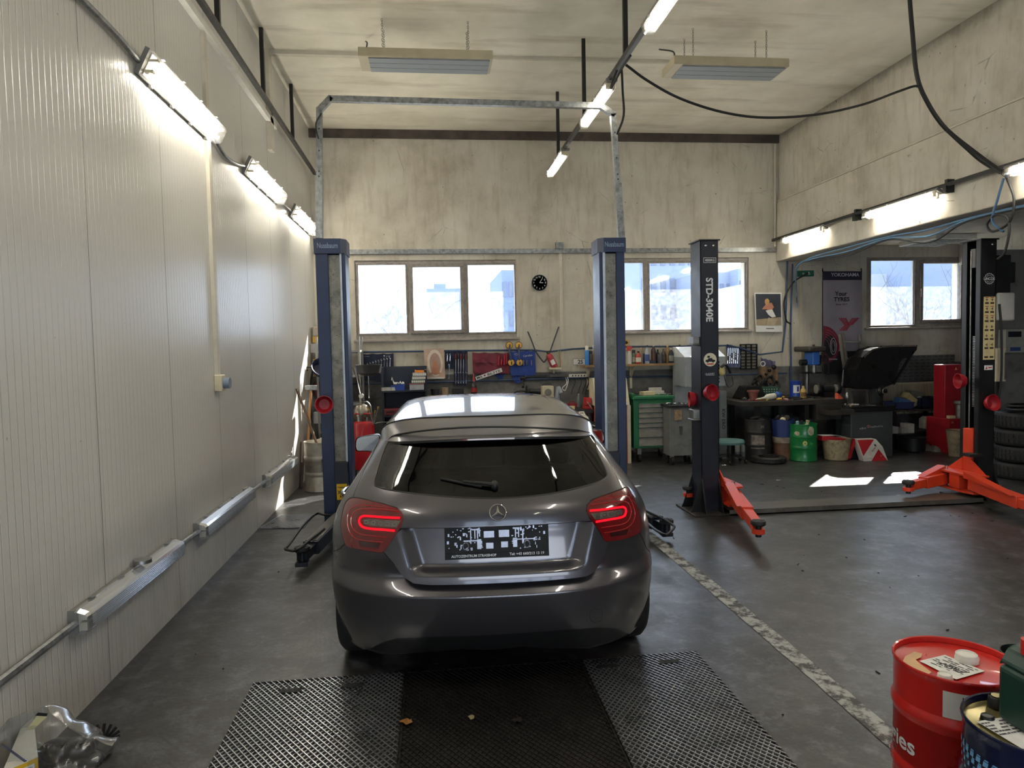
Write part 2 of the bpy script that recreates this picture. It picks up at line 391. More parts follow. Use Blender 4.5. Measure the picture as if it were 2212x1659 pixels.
# windows
M_FRAME = mat('weathered_window_paint', (158, 150, 143), .6, 0, .16, 12, dirt=.25)
M_GLASS = clear('dusty_window_glass', (240, 244, 250), .1, .05)
PANES = {1: [(775, 572, 877, 720, 0), (893, 577, 995, 713, 1), (1012, 572, 1112, 717, 0)],
         2: [(1297, 568, 1390, 713, 0), (1403, 568, 1503, 712, 0), (1540, 567, 1610, 708, 0)],
         3: [(1880, 563, 1974, 702, 0), (1991, 569, 2072, 690, 1)]}
for k, h in WIN.items():
    pr = [prect(*p[:4], YB+.04)+(p[4],) for p in PANES[k]]
    fr = struct(wall_holes(MB(), h[0], h[1], h[2], h[3], [q[:4] for q in pr], YB+.03, .07), 'window_%d' % k, M_FRAME)
    s = MB(); g = MB()
    for a, b, c, d, sash in pr:
        g.box((a-.01, YB+.075, c-.01), (b+.01, YB+.081, d+.01))
        e = .055 if sash else .03; y0, y1 = (YB-.005, YB+.03) if sash else (YB+.02, YB+.06)
        for q in ((a-e, c-e, b+e, c), (a-e, d, b+e, d+e), (a-e, c, a, d), (b, c, b+e, d)): s.box((q[0], y0, q[1]), (q[2], y1, q[3]))
        if sash: s.box((a-e-.0, y0-.03, (c+d)/2-.09), (a-e+.02, y0, (c+d)/2+.05))
    struct(s, 'sash', mat('sash_paint', (140, 132, 126), .55, 0, .2, 14, dirt=.3), fr, bevel=.006)
    struct(g, 'glass', M_GLASS, fr)
    struct(MB().box((h[0]-.04, YB-.05, h[2]-.035), (h[1]+.04, YB+.03, h[2])), 'window_sill', M_FRAME, fr, bevel=.006)
struct(MB().box((XL-.3, YB+.3, 3.17), (XS+.4, YB+.74, 3.34)), 'trim_2', mat('sun_cut_canopy', (170, 168, 164), .8))  # unseen canopy outside, added to cut off the upper sun rays
# services fixed to the walls
M_DUCT = mat('cream_trunking', (200, 193, 176), .5, 0, .08, 5, dirt=.06)
mb = MB().box((-1.7, YB-.05, 3.215), (XR-.05, YB, 3.285)); mb.box((1.98, YB-.075, 3.28), (2.1, YB, 3.38), 0)
one(mb, 'cable_duct', 'long grey metal cable duct above the windows along the back wall', 'cable duct', M_GALV)
one(MB().box((2.035, YB-.025, 1.42), (2.085, YB, 3.215)), 'conduit', 'vertical cream conduit between the two large windows', 'conduit', M_DUCT)
a = at(440, 60, X=-1.74); b = at(478, 815, X=-1.74)
sk = thing('wall_socket', 'round grey socket at the foot of the trunking on the white panel wall', 'socket', (XL, a.y, b.z))
pc = at(478, 825, X=-1.72)
build(MB().box((XL, pc.y-.06, pc.z-.075), (XL+.06, pc.y+.05, pc.z+.06)), 'back_box', M_CREAM, sk, bevel=.008)
build(MB().cyl((XL+.05, pc.y+.0, pc.z-.01), (XL+.11, pc.y, pc.z-.01), .045, 20), 'cover', mat('socket_grey', (120, 132, 150), .4), sk)
one(MB().box((XL, a.y-.035, b.z), (XL+.028, a.y+.035, 4.33)), 'trunking', 'tall cream cable trunking running down the white panel wall', 'cable trunking', M_DUCT)
one(MB().box((XL, 1.5, 4.31), (XL+.05, 8.53, 4.37)), 'cap_strip', 'white capping strip along the top of the ribbed panels', 'strip', M_WHITE)
# hanging rail high on the left wall with its ceiling rods
rl = thing('hanging_rail', 'dark steel rail hung on rods high along the left wall', 'rail', (XL+.1, 6, 4.4))
build(MB().beam((XL+.09, 1.5, 4.43), (XL+.09, 10.95, 4.4), .04, .045), 'track', M_BLKM, rl)
for y in (4.6, 6.15, 7.72, 9.28): build(MB().box((XL+.07, y-.02, 4.43), (XL+.11, y+.02, ZC)), 'rod', M_BLKM, rl)
cd_ = thing('ceiling_trunking', 'cream trunking crossing the ceiling and dropping down the left wall', 'cable trunking', (0, 8.28, ZC))
build(MB().box((XL, 8.24, ZC-.045), (.02, 8.32, ZC)).box((.02, 8.26, ZC-.03), (2.9, 8.3, ZC)), 'ceiling_run', M_DUCT, cd_)
build(MB().box((XL, 8.22, 4.0), (XL+.05, 8.36, ZC)), 'wall_drop', M_DUCT, cd_)
one(MB().tube([(XR-.025, 2, 4.032), (XR-.025, 6, 4.032), (XR-.025, YB-.05, 4.032)], .014, 6), 'pipe', 'thin painted pipe lying along the ledge of the right wall', 'pipe', M_DUCT)
one(MB().tube([(XR-.07, YB-.03, 3.3), (XR-.07, YB-.03, ZC-.15)], .017, 6), 'pipe', 'thin painted pipe running up the back right corner', 'pipe', M_DUCT)
# painted bay line and grit on the floor
def line_mat():
    t = NT('worn_line_paint'); p = t.obj()
    c = t.mix(t.mapr(t.noise(p, 9, 7, .75), .45, .56, 0, 1), (172, 173, 171), (70, 69, 68)); t.bsdf(Base_Color=c, Roughness=.7); return t.m
mb = MB().grid(lambda u, v: (1.925+.035*math.sin(u*3)+.11*(v-.5)+.006*noise.noise((u*80, v*3, 1)), .5+u*6.1, .0025), 90, 3, 0)
struct(mb, 'floor_line', line_mat())
mb = MB()
for i in range(130):
    x, y = random.uniform(-1.5, 6.5), random.uniform(2.6, 8.8); s = random.uniform(.003, .008); l = s*random.choice((1, 1.2, 1.6, 3))
    mb.obox((x, y, .003), (l*2, s, .005), rotz(random.uniform(0, PI)))
one(mb, 'floor_grit', 'dark grit and splinters scattered over the concrete floor', 'grit', M_DARK, kind='stuff')
# ------------------------------------------------------------------ outside
struct(MB().box((-90, YB+.3, -1.3), (140, 260, -1.2)), 'ground_outside', mat('outside_ground', (96, 100, 98), .9))
def block(label, px0, px1, pyt, Y, d, c, rows, cols, extra=(), base=-1.2, group=None):
    a = at(px0, pyt, Y=Y); b = at(px1, pyt, Y=Y); x0, x1, zt = a.x, b.x, (a.z+b.z)/2
    t = thing('apartment_building', label, 'building', ((x0+x1)/2, Y+d/2, base), group)
    w = MB().box((x0, Y, base), (x1, Y+d, zt)); 
    for q0, q1, qt in extra:
        e0, e1 = at(q0, qt, Y=Y+1), at(q1, qt, Y=Y+1); w.box((e0.x, Y+1, zt-.1), (e1.x, Y+d*.7, e0.z))
    build(w, 'wall', mat('panel_block_%d' % c[0], c, .9, 0, .05, .2), t)
    if rows:
        g = MB(); hz = 2.9
        for i in range(rows):
            for j in range(cols):
                cx = x0+(x1-x0)*(j+.5)/cols; cz = zt-1.9-i*hz; cw = (x1-x0)/cols*.28
                g.box((cx-cw, Y-.12, cz-.75), (cx+cw, Y+.1, cz+.75))
        build(g, 'window', mat('far_window', (78, 90, 112), .3), t)
block('low flat roofed block seen through the left pane of the first window', 772, 872, 667, 150, 14, (110, 123, 149), 0, 0, ((803, 823, 661), (840, 860, 661)))
block('tall blank tower with rooftop box seen through the middle pane', 921, 1002, 623, 120, 16, (111, 123, 149), 0, 0, ((937, 963, 613),))
block('building edge at the right side of the first window', 1083, 1122, 583, 70, 14, (100, 114, 146), 7, 3)
block('tall apartment block filling the middle pane of the second window', 1381, 1502, 520, 75, 12, (116, 126, 149), 7, 6)
block('apartment block with rows of windows seen between the two right posts', 1512, 1592, 588, 68, 12, (119, 128, 149), 7, 6)
block('distant apartment block low in the left part of the second window', 1346, 1379, 645, 110, 14, (117, 126, 149), 8, 4)
block('balcony tower at the right edge of the second window', 1594, 1650, 580, 66, 12, (115, 126, 150), 7, 3)
block('pale flat building behind the bare branches in the third window', 1700, 2056, 592, 30, 12, (150, 154, 160), 0, 0)
block('light grey wall of a house beyond the third window', 2056, 2200, 500, 26, 12, (110, 124, 150), 0, 0)
def branch(mb, p, d, l, r, k):
    q = [p]
    for i in range(4):
        d = (d+V((random.uniform(-.25, .25), random.uniform(-.25, .25), random.uniform(-.12, .22)))).normalized(); q.append(q[-1]+d*l/4)
    mb.tube(q, [r*(1-.14*i) for i in range(5)], 4, cap=False)
    if k:
        for i in range(3 if k > 1 else 4):
            s = q[random.randint(1, 4)]; branch(mb, s, (d+V((random.uniform(-1, 1), random.uniform(-1, 1), random.uniform(-.4, .8)))).normalized(), l*.68, r*.5, k-1)
for (x, y, h, lb) in ((13.2, 18.5, 2.2, 'bare leafless tree seen through the first pane of the third window'), (15.6, 18, 2.4, 'dense bare tree seen through the opening sash of the third window'), (-1.3, 34, 3.2, 'bare twiggy tree outside in front of the low flat roofed block'), (4.5, 36, 3.0, 'bare tree outside showing low in the right pane of the first window')):
    mb = MB()
    branch(mb, V((x, y, -1.2)), V((0, 0, 1)), h, .09, 0)
    for i in range(6): branch(mb, V((x, y, -1.2+h*random.uniform(.6, .98))), V((random.uniform(-1, 1), random.uniform(-.6, .6), random.uniform(.2, 1))).normalized(), h*.75, .035, 3)
    one(mb, 'bare_tree', lb, 'tree', mat('bark_haze', (62, 66, 76), .9))
# ------------------------------------------------------------------ light: sky, sun
wd = bpy.data.worlds.new('sky'); scene.world = wd; wd.use_nodes = True; nt = wd.node_tree; nt.nodes.clear()
ow = nt.nodes.new('ShaderNodeOutputWorld'); bg = nt.nodes.new('ShaderNodeBackground'); tc = nt.nodes.new('ShaderNodeTexCoord')
sx = nt.nodes.new('ShaderNodeSeparateXYZ'); nt.links.new(tc.outputs['Generated'], sx.inputs[0])
cr = nt.nodes.new('ShaderNodeValToRGB'); nt.links.new(sx.outputs['Z'], cr.inputs[0])
cr.color_ramp.elements[0].color = (.86, .93, 1, 1); cr.color_ramp.elements[1].color = (.6, .77, 1, 1); cr.color_ramp.elements[1].position = .8
nt.links.new(cr.outputs[0], bg.inputs[0]); bg.inputs[1].default_value = SKY; nt.links.new(bg.outputs[0], ow.inputs[0])
sl = bpy.data.lights.new('sun', 'SUN'); so = bpy.data.objects.new('sun', sl); col.objects.link(so)
sl.energy = SUN; sl.angle = math.radians(.53); sl.color = (1, .9, .74)
so.rotation_euler = V((-.9, -1, -.815)).to_track_quat('-Z', 'Y').to_euler()
vs_ = scene.view_settings; scene.display_settings.display_device = 'sRGB'; vs_.view_transform = 'Standard'; vs_.look = 'None'; vs_.exposure = EXPOSURE; vs_.gamma = 1; vs_.use_curve_mapping = False
# ================================================================== lamps, heaters, cables
M_TUBE = emis('fluorescent_tube', (255, 250, 238), TUBE)
M_TUBEOFF = mat('unlit_tube', (222, 224, 228), .3, 0, .03)
M_DIFF = clear('lamp_diffuser', (248, 246, 240), .08, .04, .12, .5, 0)
M_DIFFB = clear('ribbed_lamp_cover', (232, 236, 243), .22, .16, .12, .6, 0)
M_LAMPG = mat('lamp_housing_grey', (118, 116, 112), .5, 0, .08)
M_REFL = mat('lamp_reflector', (232, 228, 216), .35, 0, .04)
def batten(name, label, a, b, out, up, lit, group, w=.13, dp=.085):
    """twin tube weatherproof batten from a to b; out points away from what it is fixed to"""
    a, b, out, up = V(a), V(b), V(out), V(up); d = (b-a).normalized(); L = (b-a).length
    t = thing(name, label, 'lamp', (a+b)/2, group)
    P = lambda s, u, o: a+d*s+up*u+out*o
    prof = [(-w/2, 0), (-w/2, .03), (w/2, .03), (w/2, 0)]
    build(MB().prism([P(0, *q) for q in prof], d*L), 'housing', M_LAMPG, t, bevel=.008)
    build(MB().prism([P(.04, u, o) for u, o in ((-w*.4, .031), (-w*.4, .036), (w*.4, .036), (w*.4, .031))], d*(L-.08)), 'reflector', M_REFL, t)
    cp = [(-w/2, .03), (-w*.5, .045), (-w*.38, dp), (-w*.28, dp+.012), (w*.28, dp+.012), (w*.38, dp), (w*.5, .045), (w/2, .03)]
    mb = MB(); k = len(cp); n = [P(0, *q) for q in cp]; f = [P(L, *q) for q in cp]
    ins = lambda q: (q[0]*.86, .03+(q[1]-.03)*.86)
    r0 = [P(-.0, *q) for q in cp]; r1 = [P(.03, *q) for q in cp]; r2 = [P(L-.03, *q) for q in cp]; r3 = [P(L, *ins(q)) for q in cp]; r0 = [P(0, *ins(q)) for q in cp]
    vs = r0+r1+r2+r3; mb.add(vs, [(i*k+j, i*k+j+1, (i+1)*k+j+1, (i+1)*k+j) for i in range(3) for j in range(k-1)]+[tuple(range(k)), tuple(reversed(range(3*k, 4*k)))])
    build(mb, 'diffuser', M_DIFF if lit else M_DIFFB, t)
    if not lit:
        rb = MB()
        for i in range(7): u = w*(-.24+.08*i); rb.beam(P(.04, u, dp+.0135), P(L-.04, u, dp+.0135), .0035, .003, out)
        build(rb, 'cover_ribs', M_DIFFB, t)
    for s in (-1, 1):
        build(MB().cyl(P(.07, s*w*.2, .058), P(L-.07, s*w*.2, .058), .013, 10), 'tube', M_TUBE if lit else M_TUBEOFF, t)
    mb = MB()
    for s in (.035, L-.075):
        for u in (-1, 1): mb.box(*[tuple(x) for x in (P(s, u*w*.2-.02, .036), P(s+.04, u*w*.2+.02, .078))])
    pieces(mb, 'tube_holder', M_CREAM, t)
    mb = MB()
    for i in range(4):
        for u in (-1, 1): mb.box(tuple(P(L*(.12+.25*i), u*(w/2), .02)), tuple(P(L*(.12+.25*i)+.03, u*(w/2+.01), .045)))
    pieces(mb, 'clip', M_STEEL, t)
    return t
X0 = XL
lamps = [(4.62, 6.1), (7.07, 8.57), (9.3, 10.85)]
dn = ['nearest and largest of the three lit lamps high on the left wall', 'middle one of the three lit lamps high on the left wall', 'smallest lit lamp on the left wall, next to the back corner']
for (a, b), l in zip(lamps, dn): batten('wall_lamp', l, (X0+.035, a, 3.55), (X0+.035, b, 3.55), (.9, 0, -.436), (.436, 0, .9), 1, 'lit twin tube lamps on the left wall', .175)
batten('wall_lamp', 'unseen twin tube lamp added for fill on the left wall before the view begins', (X0, 1.6, 3.54), (X0, 3.1, 3.54), (1, 0, 0), (0, 0, 1), 1, 'lit twin tube lamps on the left wall', .175)  # unseen lamp, the row carried on for fill light
low = [(3.52, 4.86), (5.3, 6.75), (7.4, 8.85)]
dn = ['nearest unlit ribbed lamp low on the left wall', 'middle unlit ribbed lamp low on the left wall', 'farthest unlit ribbed lamp low on the left wall, by the metal drum']
for i, ((a, b), l) in enumerate(zip(low, dn)): batten('wall_lamp', l, (X0, a, .47-.02*i), (X0, b, .46-.02*i), (1, 0, 0), (0, 0, 1), 0, 'unlit lamps low on the left wall', .13)
def run(name, label, pts, r, m=M_GALV, cat='conduit', n=8, sm=6): return one(MB().tube(smooth(pts, sm) if sm else pts, r, n), name, label, cat, m)
xc_ = X0+.03
run('conduit', 'grey conduit leading up to the nearest lit lamp on the left wall', [(xc_, 1.5, 3.55), (xc_, 4.0, 3.57), (xc_, 4.62, 3.54)], .017)
run('conduit', 'curved grey conduit between the nearest and middle lit wall lamps', [(xc_, 6.1, 3.52), (xc_, 6.4, 3.45), (xc_, 6.75, 3.47), (xc_, 7.07, 3.53)], .015)
run('conduit', 'short conduit between the middle and last lit wall lamps', [(xc_, 8.57, 3.53), (xc_, 9.3, 3.53)], .013)
run('conduit', 'grey conduit running in from the front to the low lamps', [(xc_, 1.2, .46), (xc_, 2.4, .47), (xc_, 3.52, .47)], .02)
run('conduit', 'short grey conduit between the first and second low lamps', [(xc_, 4.86, .46), (xc_, 5.3, .45)], .018)
run('conduit', 'short grey conduit between the second and third low lamps', [(xc_, 6.75, .44), (xc_, 7.4, .43)], .018)
one(MB().cyl((XL+.06, 4.25, .545), (XL+.06, 4.25, .565), .05, 16), 'jar_lid', 'small round lid lying on top of the nearest low lamp', 'lid', M_STEEL)
# suspended row
hr = thing('light_track', 'dark suspension rail with ceiling rods carrying the hanging tube lamps', 'rail', (1.78, 6, 4.24))
build(MB().beam((1.74, -3, 4.235), (1.72, 10.15, 4.235), .04, .045), 'track', M_BLKM, hr)
for y in (-1.5, 1.5, 4.4, 6.1, 7.76, 9.37): build(MB().box((1.715, y-.016, 4.25), (1.755, y+.016, ZC)), 'rod', M_BLKM, hr)
hang = [(8.85, 10.05, 'farthest hanging tube lamp, close to the back wall'), (6.55, 7.8, 'hanging tube lamp crossing behind the lift gantry corner'), (3.9, 5.45, 'nearest hanging tube lamp, cut by the top of the picture'), (.9, 2.4, 'unseen hanging tube lamp added for fill behind the viewer'), (-2.4, -.9, 'unseen hanging tube lamp added for fill near the garage door')]  # the last two hang out of view, added for fill light
for a, b, l in hang: batten('hanging_lamp', l, (1.73, a, 4.23), (1.73, b, 4.23), (0, 0, -1), (1, 0, 0), 1, 'lit lamps on the hanging rail', .11)
# row on the right beam
br = thing('beam_rail', 'dark rail on brackets carrying the lamps of the right beam', 'rail', (XR-.1, 6, 3.4))
xb = XR-.12; zl = 3.37
build(MB().beam((xb, 2, zl+.03), (xb, YB-.05, zl+.03), .035, .04), 'track', M_BLKM, br)
mb = MB()
for px, py in ((1848, 478), (2045, 420)):
    q = at(px, py, X=xb); mb = MB().box((xb-.01, q.y-.02, zl-.05), (XR-.045, q.y+.02, zl+.09)).box((xb-.03, q.y-.025, zl-.06), (xb+.02, q.y+.025, zl+.02)); build(mb, 'bracket', M_BLKM, br)
def ypx(px, py): return at(px, py, X=xb).y
y1, y2, y3, y4, y5 = ypx(1688, 528), ypx(1785, 500), ypx(1873, 474), ypx(2035, 428), ypx(2180, 383)
for a, b, l in ((y2, y1-.1, 'lit tube lamp on the right beam nearest the back corner'), (y4, y3, 'middle lit tube lamp on the right beam'), (y5-1.5, y5, 'lit tube lamp on the right beam cut by the picture edge'), (1.6, 3.1, 'unseen tube lamp added for fill on the right beam beside the viewer')):  # the last one is out of view, added for fill light
    batten('beam_lamp', l, (xb-.01, a, zl), (xb-.01, b, zl), V((-.45, 0, -.9)).normalized(), V((.9, 0, -.45)).normalized(), 1, 'lit lamps along the right beam', .1)
# infrared heater panels
M_HEAT = mat('heater_casing', (176, 166, 142), .45, .2, .08, 5); M_HP = mat('heater_panel', (128, 134, 140), .5, .2, .05, 6)
def heater(label, x0, x1, cable):
    t = thing('ceiling_heater', label, 'heater', ((x0+x1)/2, 7.6, 4.72), 'radiant heater panels under the ceiling')
    build(MB().box((x0, 7.36, 4.7), (x1, 7.76, 4.79)), 'casing', M_HEAT, t, bevel=.006)
    mb = MB()
    for i in range(3): mb.box((x0+.1, 7.39+.12*i, 4.688), (x1-.03, 7.5+.12*i, 4.7))
    build(mb, 'panel', M_HP, t)
    for fx in (.18, .82):
        for y in (7.42, 7.68):
            x = x0+(x1-x0)*fx; ch = MB(); n = 12
            for i in range(n):
                z = 4.8+(ZC-4.8)*i/n; h = (ZC-4.8)/n
                ch.tube([(x+(.009*math.cos(q) if i % 2 else 0), y+(0 if i % 2 else .009*math.cos(q)), z+h*.5+h*.62*math.sin(q)) for q in [PI/3*j for j in range(6)]], .0028, 4, True)
            build(ch, 'chain', M_STEEL, t)
    build(MB().tube(smooth([(cable, 7.5, 4.78), (cable+.02, 7.55, 4.9), (cable-.02, 7.9, ZC-.03)]), .008, 6), 'cable', M_DARK, t)
heater('grey radiant heater panel hung on chains over the left lift post', -.66, .7, -.6)
heater('grey radiant heater panel hung on chains to the right of the hanging lamps', 2.62, 3.9, 2.66)
# black cables and hoses
def K(px, py, Y):
    p = at(px, py, Y=Y); return p if p.x < 5.56 else at(px, py, X=5.56)
def cab(name, label, pts, r=.014, m=M_DARK, cat='cable', sm=7): return one(MB().tube(smooth(pts, sm), r, 7), name, label, cat, m)
Yc = 6.6
k1 = [K(1962, -40, Yc), K(1970, 60, Yc), K(1980, 160, Yc), K(2000, 215, Yc), K(2040, 275, Yc+.05), K(2100, 325, Yc+.15), K(2150, 362, Yc+.25), K(2172, 378, Yc+.3)]
cab('power_cable', 'thick black cable hanging from the ceiling towards the black lift post', k1, .021)
cab('power_cable', 'thin black cable branching from the thick one near the right beam', [K(2045, 283, Yc), K(2085, 320, Yc), K(2120, 350, Yc+.1), K(2160, 374, Yc+.25)], .011)
cab('power_cable', 'black cable sagging from the hanging lamp row across to the thick ceiling cable', [K(1352, 140, 6.2), K(1400, 175, 6.25), K(1470, 213, 6.3), K(1560, 242, 6.35), K(1650, 254, 6.4), K(1760, 248, 6.45), K(1860, 227, 6.5), K(1940, 198, 6.55), K(1978, 186, 6.58), K(1990, 195, 6.6)], .012)
cab('power_cable', 'black cable twisted along the hanging lamp rail and dropping beside it', [K(1362, 120, 5.9), K(1345, 145, 6.1), K(1320, 190, 6.4), K(1340, 140, 6.3), K(1345, 200, 6.5), K(1347, 250, 6.6), K(1333, 290, 6.7)], .011)
cab('power_cable', 'dark cable looping down from the beam rail to the black lift post', [K(2172, 378, 6.9), K(2190, 430, 6.9), K(2180, 480, 6.9), K(2145, 500, 6.9), K(2132, 485, 6.9), K(2150, 465, 6.95), K(2175, 470, 7), K(2180, 500, 7), K(2170, 545, 7), K(2155, 560, 7)], .012)
cab('air_hose', 'blue hose with black coupling hanging from the beam rail', [K(2168, 385, 6.85), K(2155, 430, 6.85), K(2143, 475, 6.85), K(2160, 495, 6.85), K(2168, 500, 6.85)], .012, mat('hose_blue', (58, 92, 128), .5))
M_HB = mat('hose_pale_blue', (92, 132, 168), .45)
for i in range(3):
    o = i*.02
    cab('air_hose', ['upper pale blue air hose strung along the underside of the right beam', 'second pale blue air hose strung along the underside of the right beam', 'grey air hose sagging in loops under the right beam'][i],
        [(5.95, 10.98, 2.3+o), (5.92, 10.95, 2.6+o), (5.74, 10.6, 2.9+o), (5.7+o, 10.1, 3.0-o), (5.7+o, 9.2, 3.02-o-.03*i), (5.7, 8.3, 3.03-o), (5.7+o, 7.6, 3.0-o-.05*i), (5.72, 7.0, 3.02-.013*i), (5.74, 6.0, 3.02-.013*i), (5.74, 4, 3.02-.013*i)], .011, M_HB if i < 2 else M_DARK, 'hose')
# ================================================================== vehicle lifts
M_BLUE = mat('lift_blue', (24, 42, 78), .42, 0, .14, 5, dirt=.12)
M_BLUEL = mat('lift_blue_light', (66, 100, 148), .4, 0, .1, 6)
M_RAIL = mat('oily_grey_rail', (132, 130, 122), .5, .25, .25, 7, dirt=.55, speck=.8)
M_BLUEB = mat('lift_blue_black', (20, 25, 38), .4, 0, .16, 6)
M_ORANGE = mat('lift_orange_red', (206, 62, 32), .42, 0, .1, 6, dirt=.12)
YP = 6.9
def pad(t, c, r=.06, h=.05, name='rubber_pad'):
    c = V(c); pd = build(MB().lathe([(r*.86, 0), (r, h*.25), (r, h*.8), (r*.9, h)], c, 20), name, M_DARK, t)
    mb = MB()
    for i in range(6):
        a = i*PI/3; mb.obox(c+V((math.cos(a)*r*.55, math.sin(a)*r*.55, h)), (r*.5, r*.16, .008), rotz(a))
    build(mb, 'tread', mat('rubber_grey', (70, 70, 70), .7), pd)
    build(MB().cyl(c-V((0, 0, .1)), c, r*.42, 12), 'screw', M_BLKM, pd)
t1 = thing('two_post_lift', 'blue two post car lift with grey overhead gantry around the hatchback', 'car lift', (.44, YP, 0))
def blue_post(s):
    """s=-1 the left post, s=1 the right one"""
    px = ((686, 694, 713, 738, 742, 750) if s < 0 else (1351, 1344, 1333, 1309, 1304, 1297))
    X = [at(p, 700 if s < 0 else 700, Y=YP).x for p in px]; zt = 2.8
    lo = lambda i, j: (min(X[i], X[j]), max(X[i], X[j]))
    p = MB()
    a, b = lo(0, 2); p.box((a, YP, 0), (b, YP+.3, zt-.12))
    a, b = lo(2, 3); p.box((a, YP+.1, 0), (b, YP+.3, zt-.12))
    a, b = lo(4, 5); p.box((a, YP+.012, .3), (b, YP+.3, zt-.12))
    post = build(p, 'post', M_BLUE, t1, bevel=.006)
    a, b = lo(2, 3); build(MB().box((a, YP+.03, .62), (b, YP+.1, zt-.14)), 'guide_rail', M_RAIL, t1)
    a, b = lo(3, 4); build(MB().box((a, YP+.0, .3), (b, YP+.1, zt-.13)), 'edge_strip', mat('pale_strip', (188, 200, 216), .4), t1)
    a, b = lo(0, 5); cx = (a+b)/2
    cap = MB(); ch = .05
    o = (a-.01, b+.01)
    out = [(o[0], YP-.02), (o[1]-(.0 if s > 0 else ch), YP-.02), (o[1], YP+.04 if s < 0 else YP-.02), (o[1], YP+.32), (o[0], YP+.32)] if s < 0 else [(o[0]+ch, YP-.02), (o[1], YP-.02), (o[1], YP+.32), (o[0], YP+.32), (o[0], YP+.04)]
    cap.prism([(q[0], q[1], zt-.13) for q in out], (0, 0, .14))
    cp = build(cap, 'post_cap', M_BLUE, t1, bevel=.004)
    text('Nussbaum', (cx-(.02*(-s) if s < 0 else -.02), YP-.021, zt-.055), (1, 0, 0), (0, 0, 1), .05, mat('lettering_pale_blue', (120, 138, 164), .5), cp, .19, bold=.012)
    build(MB().box((a-.07, YP-.1, 0), (b+.07, YP+.42, .02)), 'base_plate', M_BLKM, t1, bevel=.004)
    g = MB().box((X[2], YP-.05, .12), (X[4], YP+.05, .68)); cr = build(g, 'carriage', M_BLUEB, t1, bevel=.006)
    return X, cx
XA, cxl = blue_post(-1); XBp, cxr = blue_post(1)
yl, yl2 = min(XA[2:5]), max(XA[2:5])
lb = at(727, 1046, Y=YP-.055), at(748, 1079, Y=YP-.055)
lab = build(MB().box((lb[0].x, YP-.056, lb[1].z), (lb[1].x+.01, YP-.05, lb[0].z)), 'load_label', mat('label_yellow', (226, 182, 24), .5), t1, 'yellow label reading 3000 kg')
MT = mat('print_black', (18, 18, 20), .6); cxx = (lb[0].x+lb[1].x)/2+.005; hz = lb[0].z-lb[1].z
text('Nussbaum', (cxx, YP-.057, lb[0].z-hz*.2), (1, 0, 0), (0, 0, 1), .014, MT, lab, .075, bold=.03)
text('3000', (cxx, YP-.057, lb[0].z-hz*.52), (1, 0, 0), (0, 0, 1), .032, MT, lab, .082, bold=.02)
text('kg', (cxx, YP-.057, lb[0].z-hz*.8), (1, 0, 0), (0, 0, 1), .034, MT, lab, .04, bold=.02)
gp = [at(q, w, Y=YP+.15) for q, w in ((690, 515), (690, 238), (713, 214), (1298, 229), (1324, 247), (1342, 518))]
gn = MB()
for a, b in zip(gp, gp[1:]): gn.beam(a, b+(b-a).normalized()*.02, .055, .055, (0, 1, 0))
gan = build(gn, 'gantry', M_GALV, t1)
mb = MB()
for k, (a, b) in enumerate(zip(gp, gp[1:])):
    if k in (0, 4):
        for f in (.15, .35, .48, .52, .68, .85): mb.cyl(a.lerp(b, f)-V((0, .031, 0)), a.lerp(b, f)-V((0, .026, 0)), .008, 8)
pieces(mb, 'bolt_hole', M_BLKM, gan)
pieces(MB().beam(gp[0].lerp(gp[1], .0), gp[0].lerp(gp[1], .47), .066, .066, (0, 1, 0)).beam(gp[5].lerp(gp[4], 0), gp[5].lerp(gp[4], .45), .066, .066, (0, 1, 0)), 'sleeve', M_GALV, gan)
build(MB().tube(smooth([at(694, 245, Y=YP+.1), at(683, 265, Y=YP+.08), at(684, 285, Y=YP+.1), at(688, 300, Y=YP+.12)]), .008, 6), 'wire', M_DARK, gan)
def blue_arm(root, tip, guard, padc):
    root, tip = V(root), V(tip); d = (tip-root).normalized(); sd = d.cross(V((0, 0, 1)))
    am = build(MB().beam(root, root.lerp(tip, .8), .13, .11).beam(root.lerp(tip, .7), tip, .09, .075).box((tip.x-.05, tip.y-.04, tip.z-.075), (tip.x+.05, tip.y+.06, tip.z-.04)), 'swing_arm', M_BLUEB, t1, bevel=.006)
    build(MB().beam(root+V((0, 0, .056)), root.lerp(tip, .78)+V((0, 0, .056)), .1, .006), 'top_plate', mat('scuffed_plate', (98, 96, 92), .5, .3, .2, 9, dirt=.4), am)
    build(MB().tube(guard, .011, 8), 'foot_guard', M_BLKM, am)
    pad(am, padc, .062, .04)
    return am
r0 = V((-.9, 6.75, .16)); tp = at(652, 1200, Y=5.72); tp.z = .11
G = lambda px, py, z: at(px, py, Z=z)
blue_arm(r0, tp, smooth([G(735, 1113, .17), G(700, 1112, .2), G(683, 1110, .2), G(655, 1135, .2), G(624, 1177, .2), G(616, 1185, .2), G(622, 1188, .2), G(640, 1189, .2), G(665, 1170, .2), G(700, 1142, .2)], 4), (tp.x, tp.y+.02, tp.z+.035))
r1 = V((1.84, 6.7, .16)); tq = at(1440, 1165, Y=6.0); tq.z = .12
blue_arm(r1, tq, smooth([G(1378, 1092, .2), G(1388, 1100, .2), G(1430, 1120, .2), G(1453, 1134, .2), G(1456, 1140, .2), G(1445, 1152, .2), G(1435, 1155, .2), G(1410, 1140, .2), G(1380, 1112, .2)], 4), (tq.x, tq.y, tq.z+.035))
for s, X_ in ((-1, -.86), (1, 1.8)): build(MB().beam((X_, 7.1, .16), (X_-s*.25, 8.3, .12), .12, .1).cyl((X_-s*.25, 8.35, .1), (X_-s*.25, 8.35, .2), .06, 16), 'swing_arm', M_BLUEB, t1, bevel=.006)
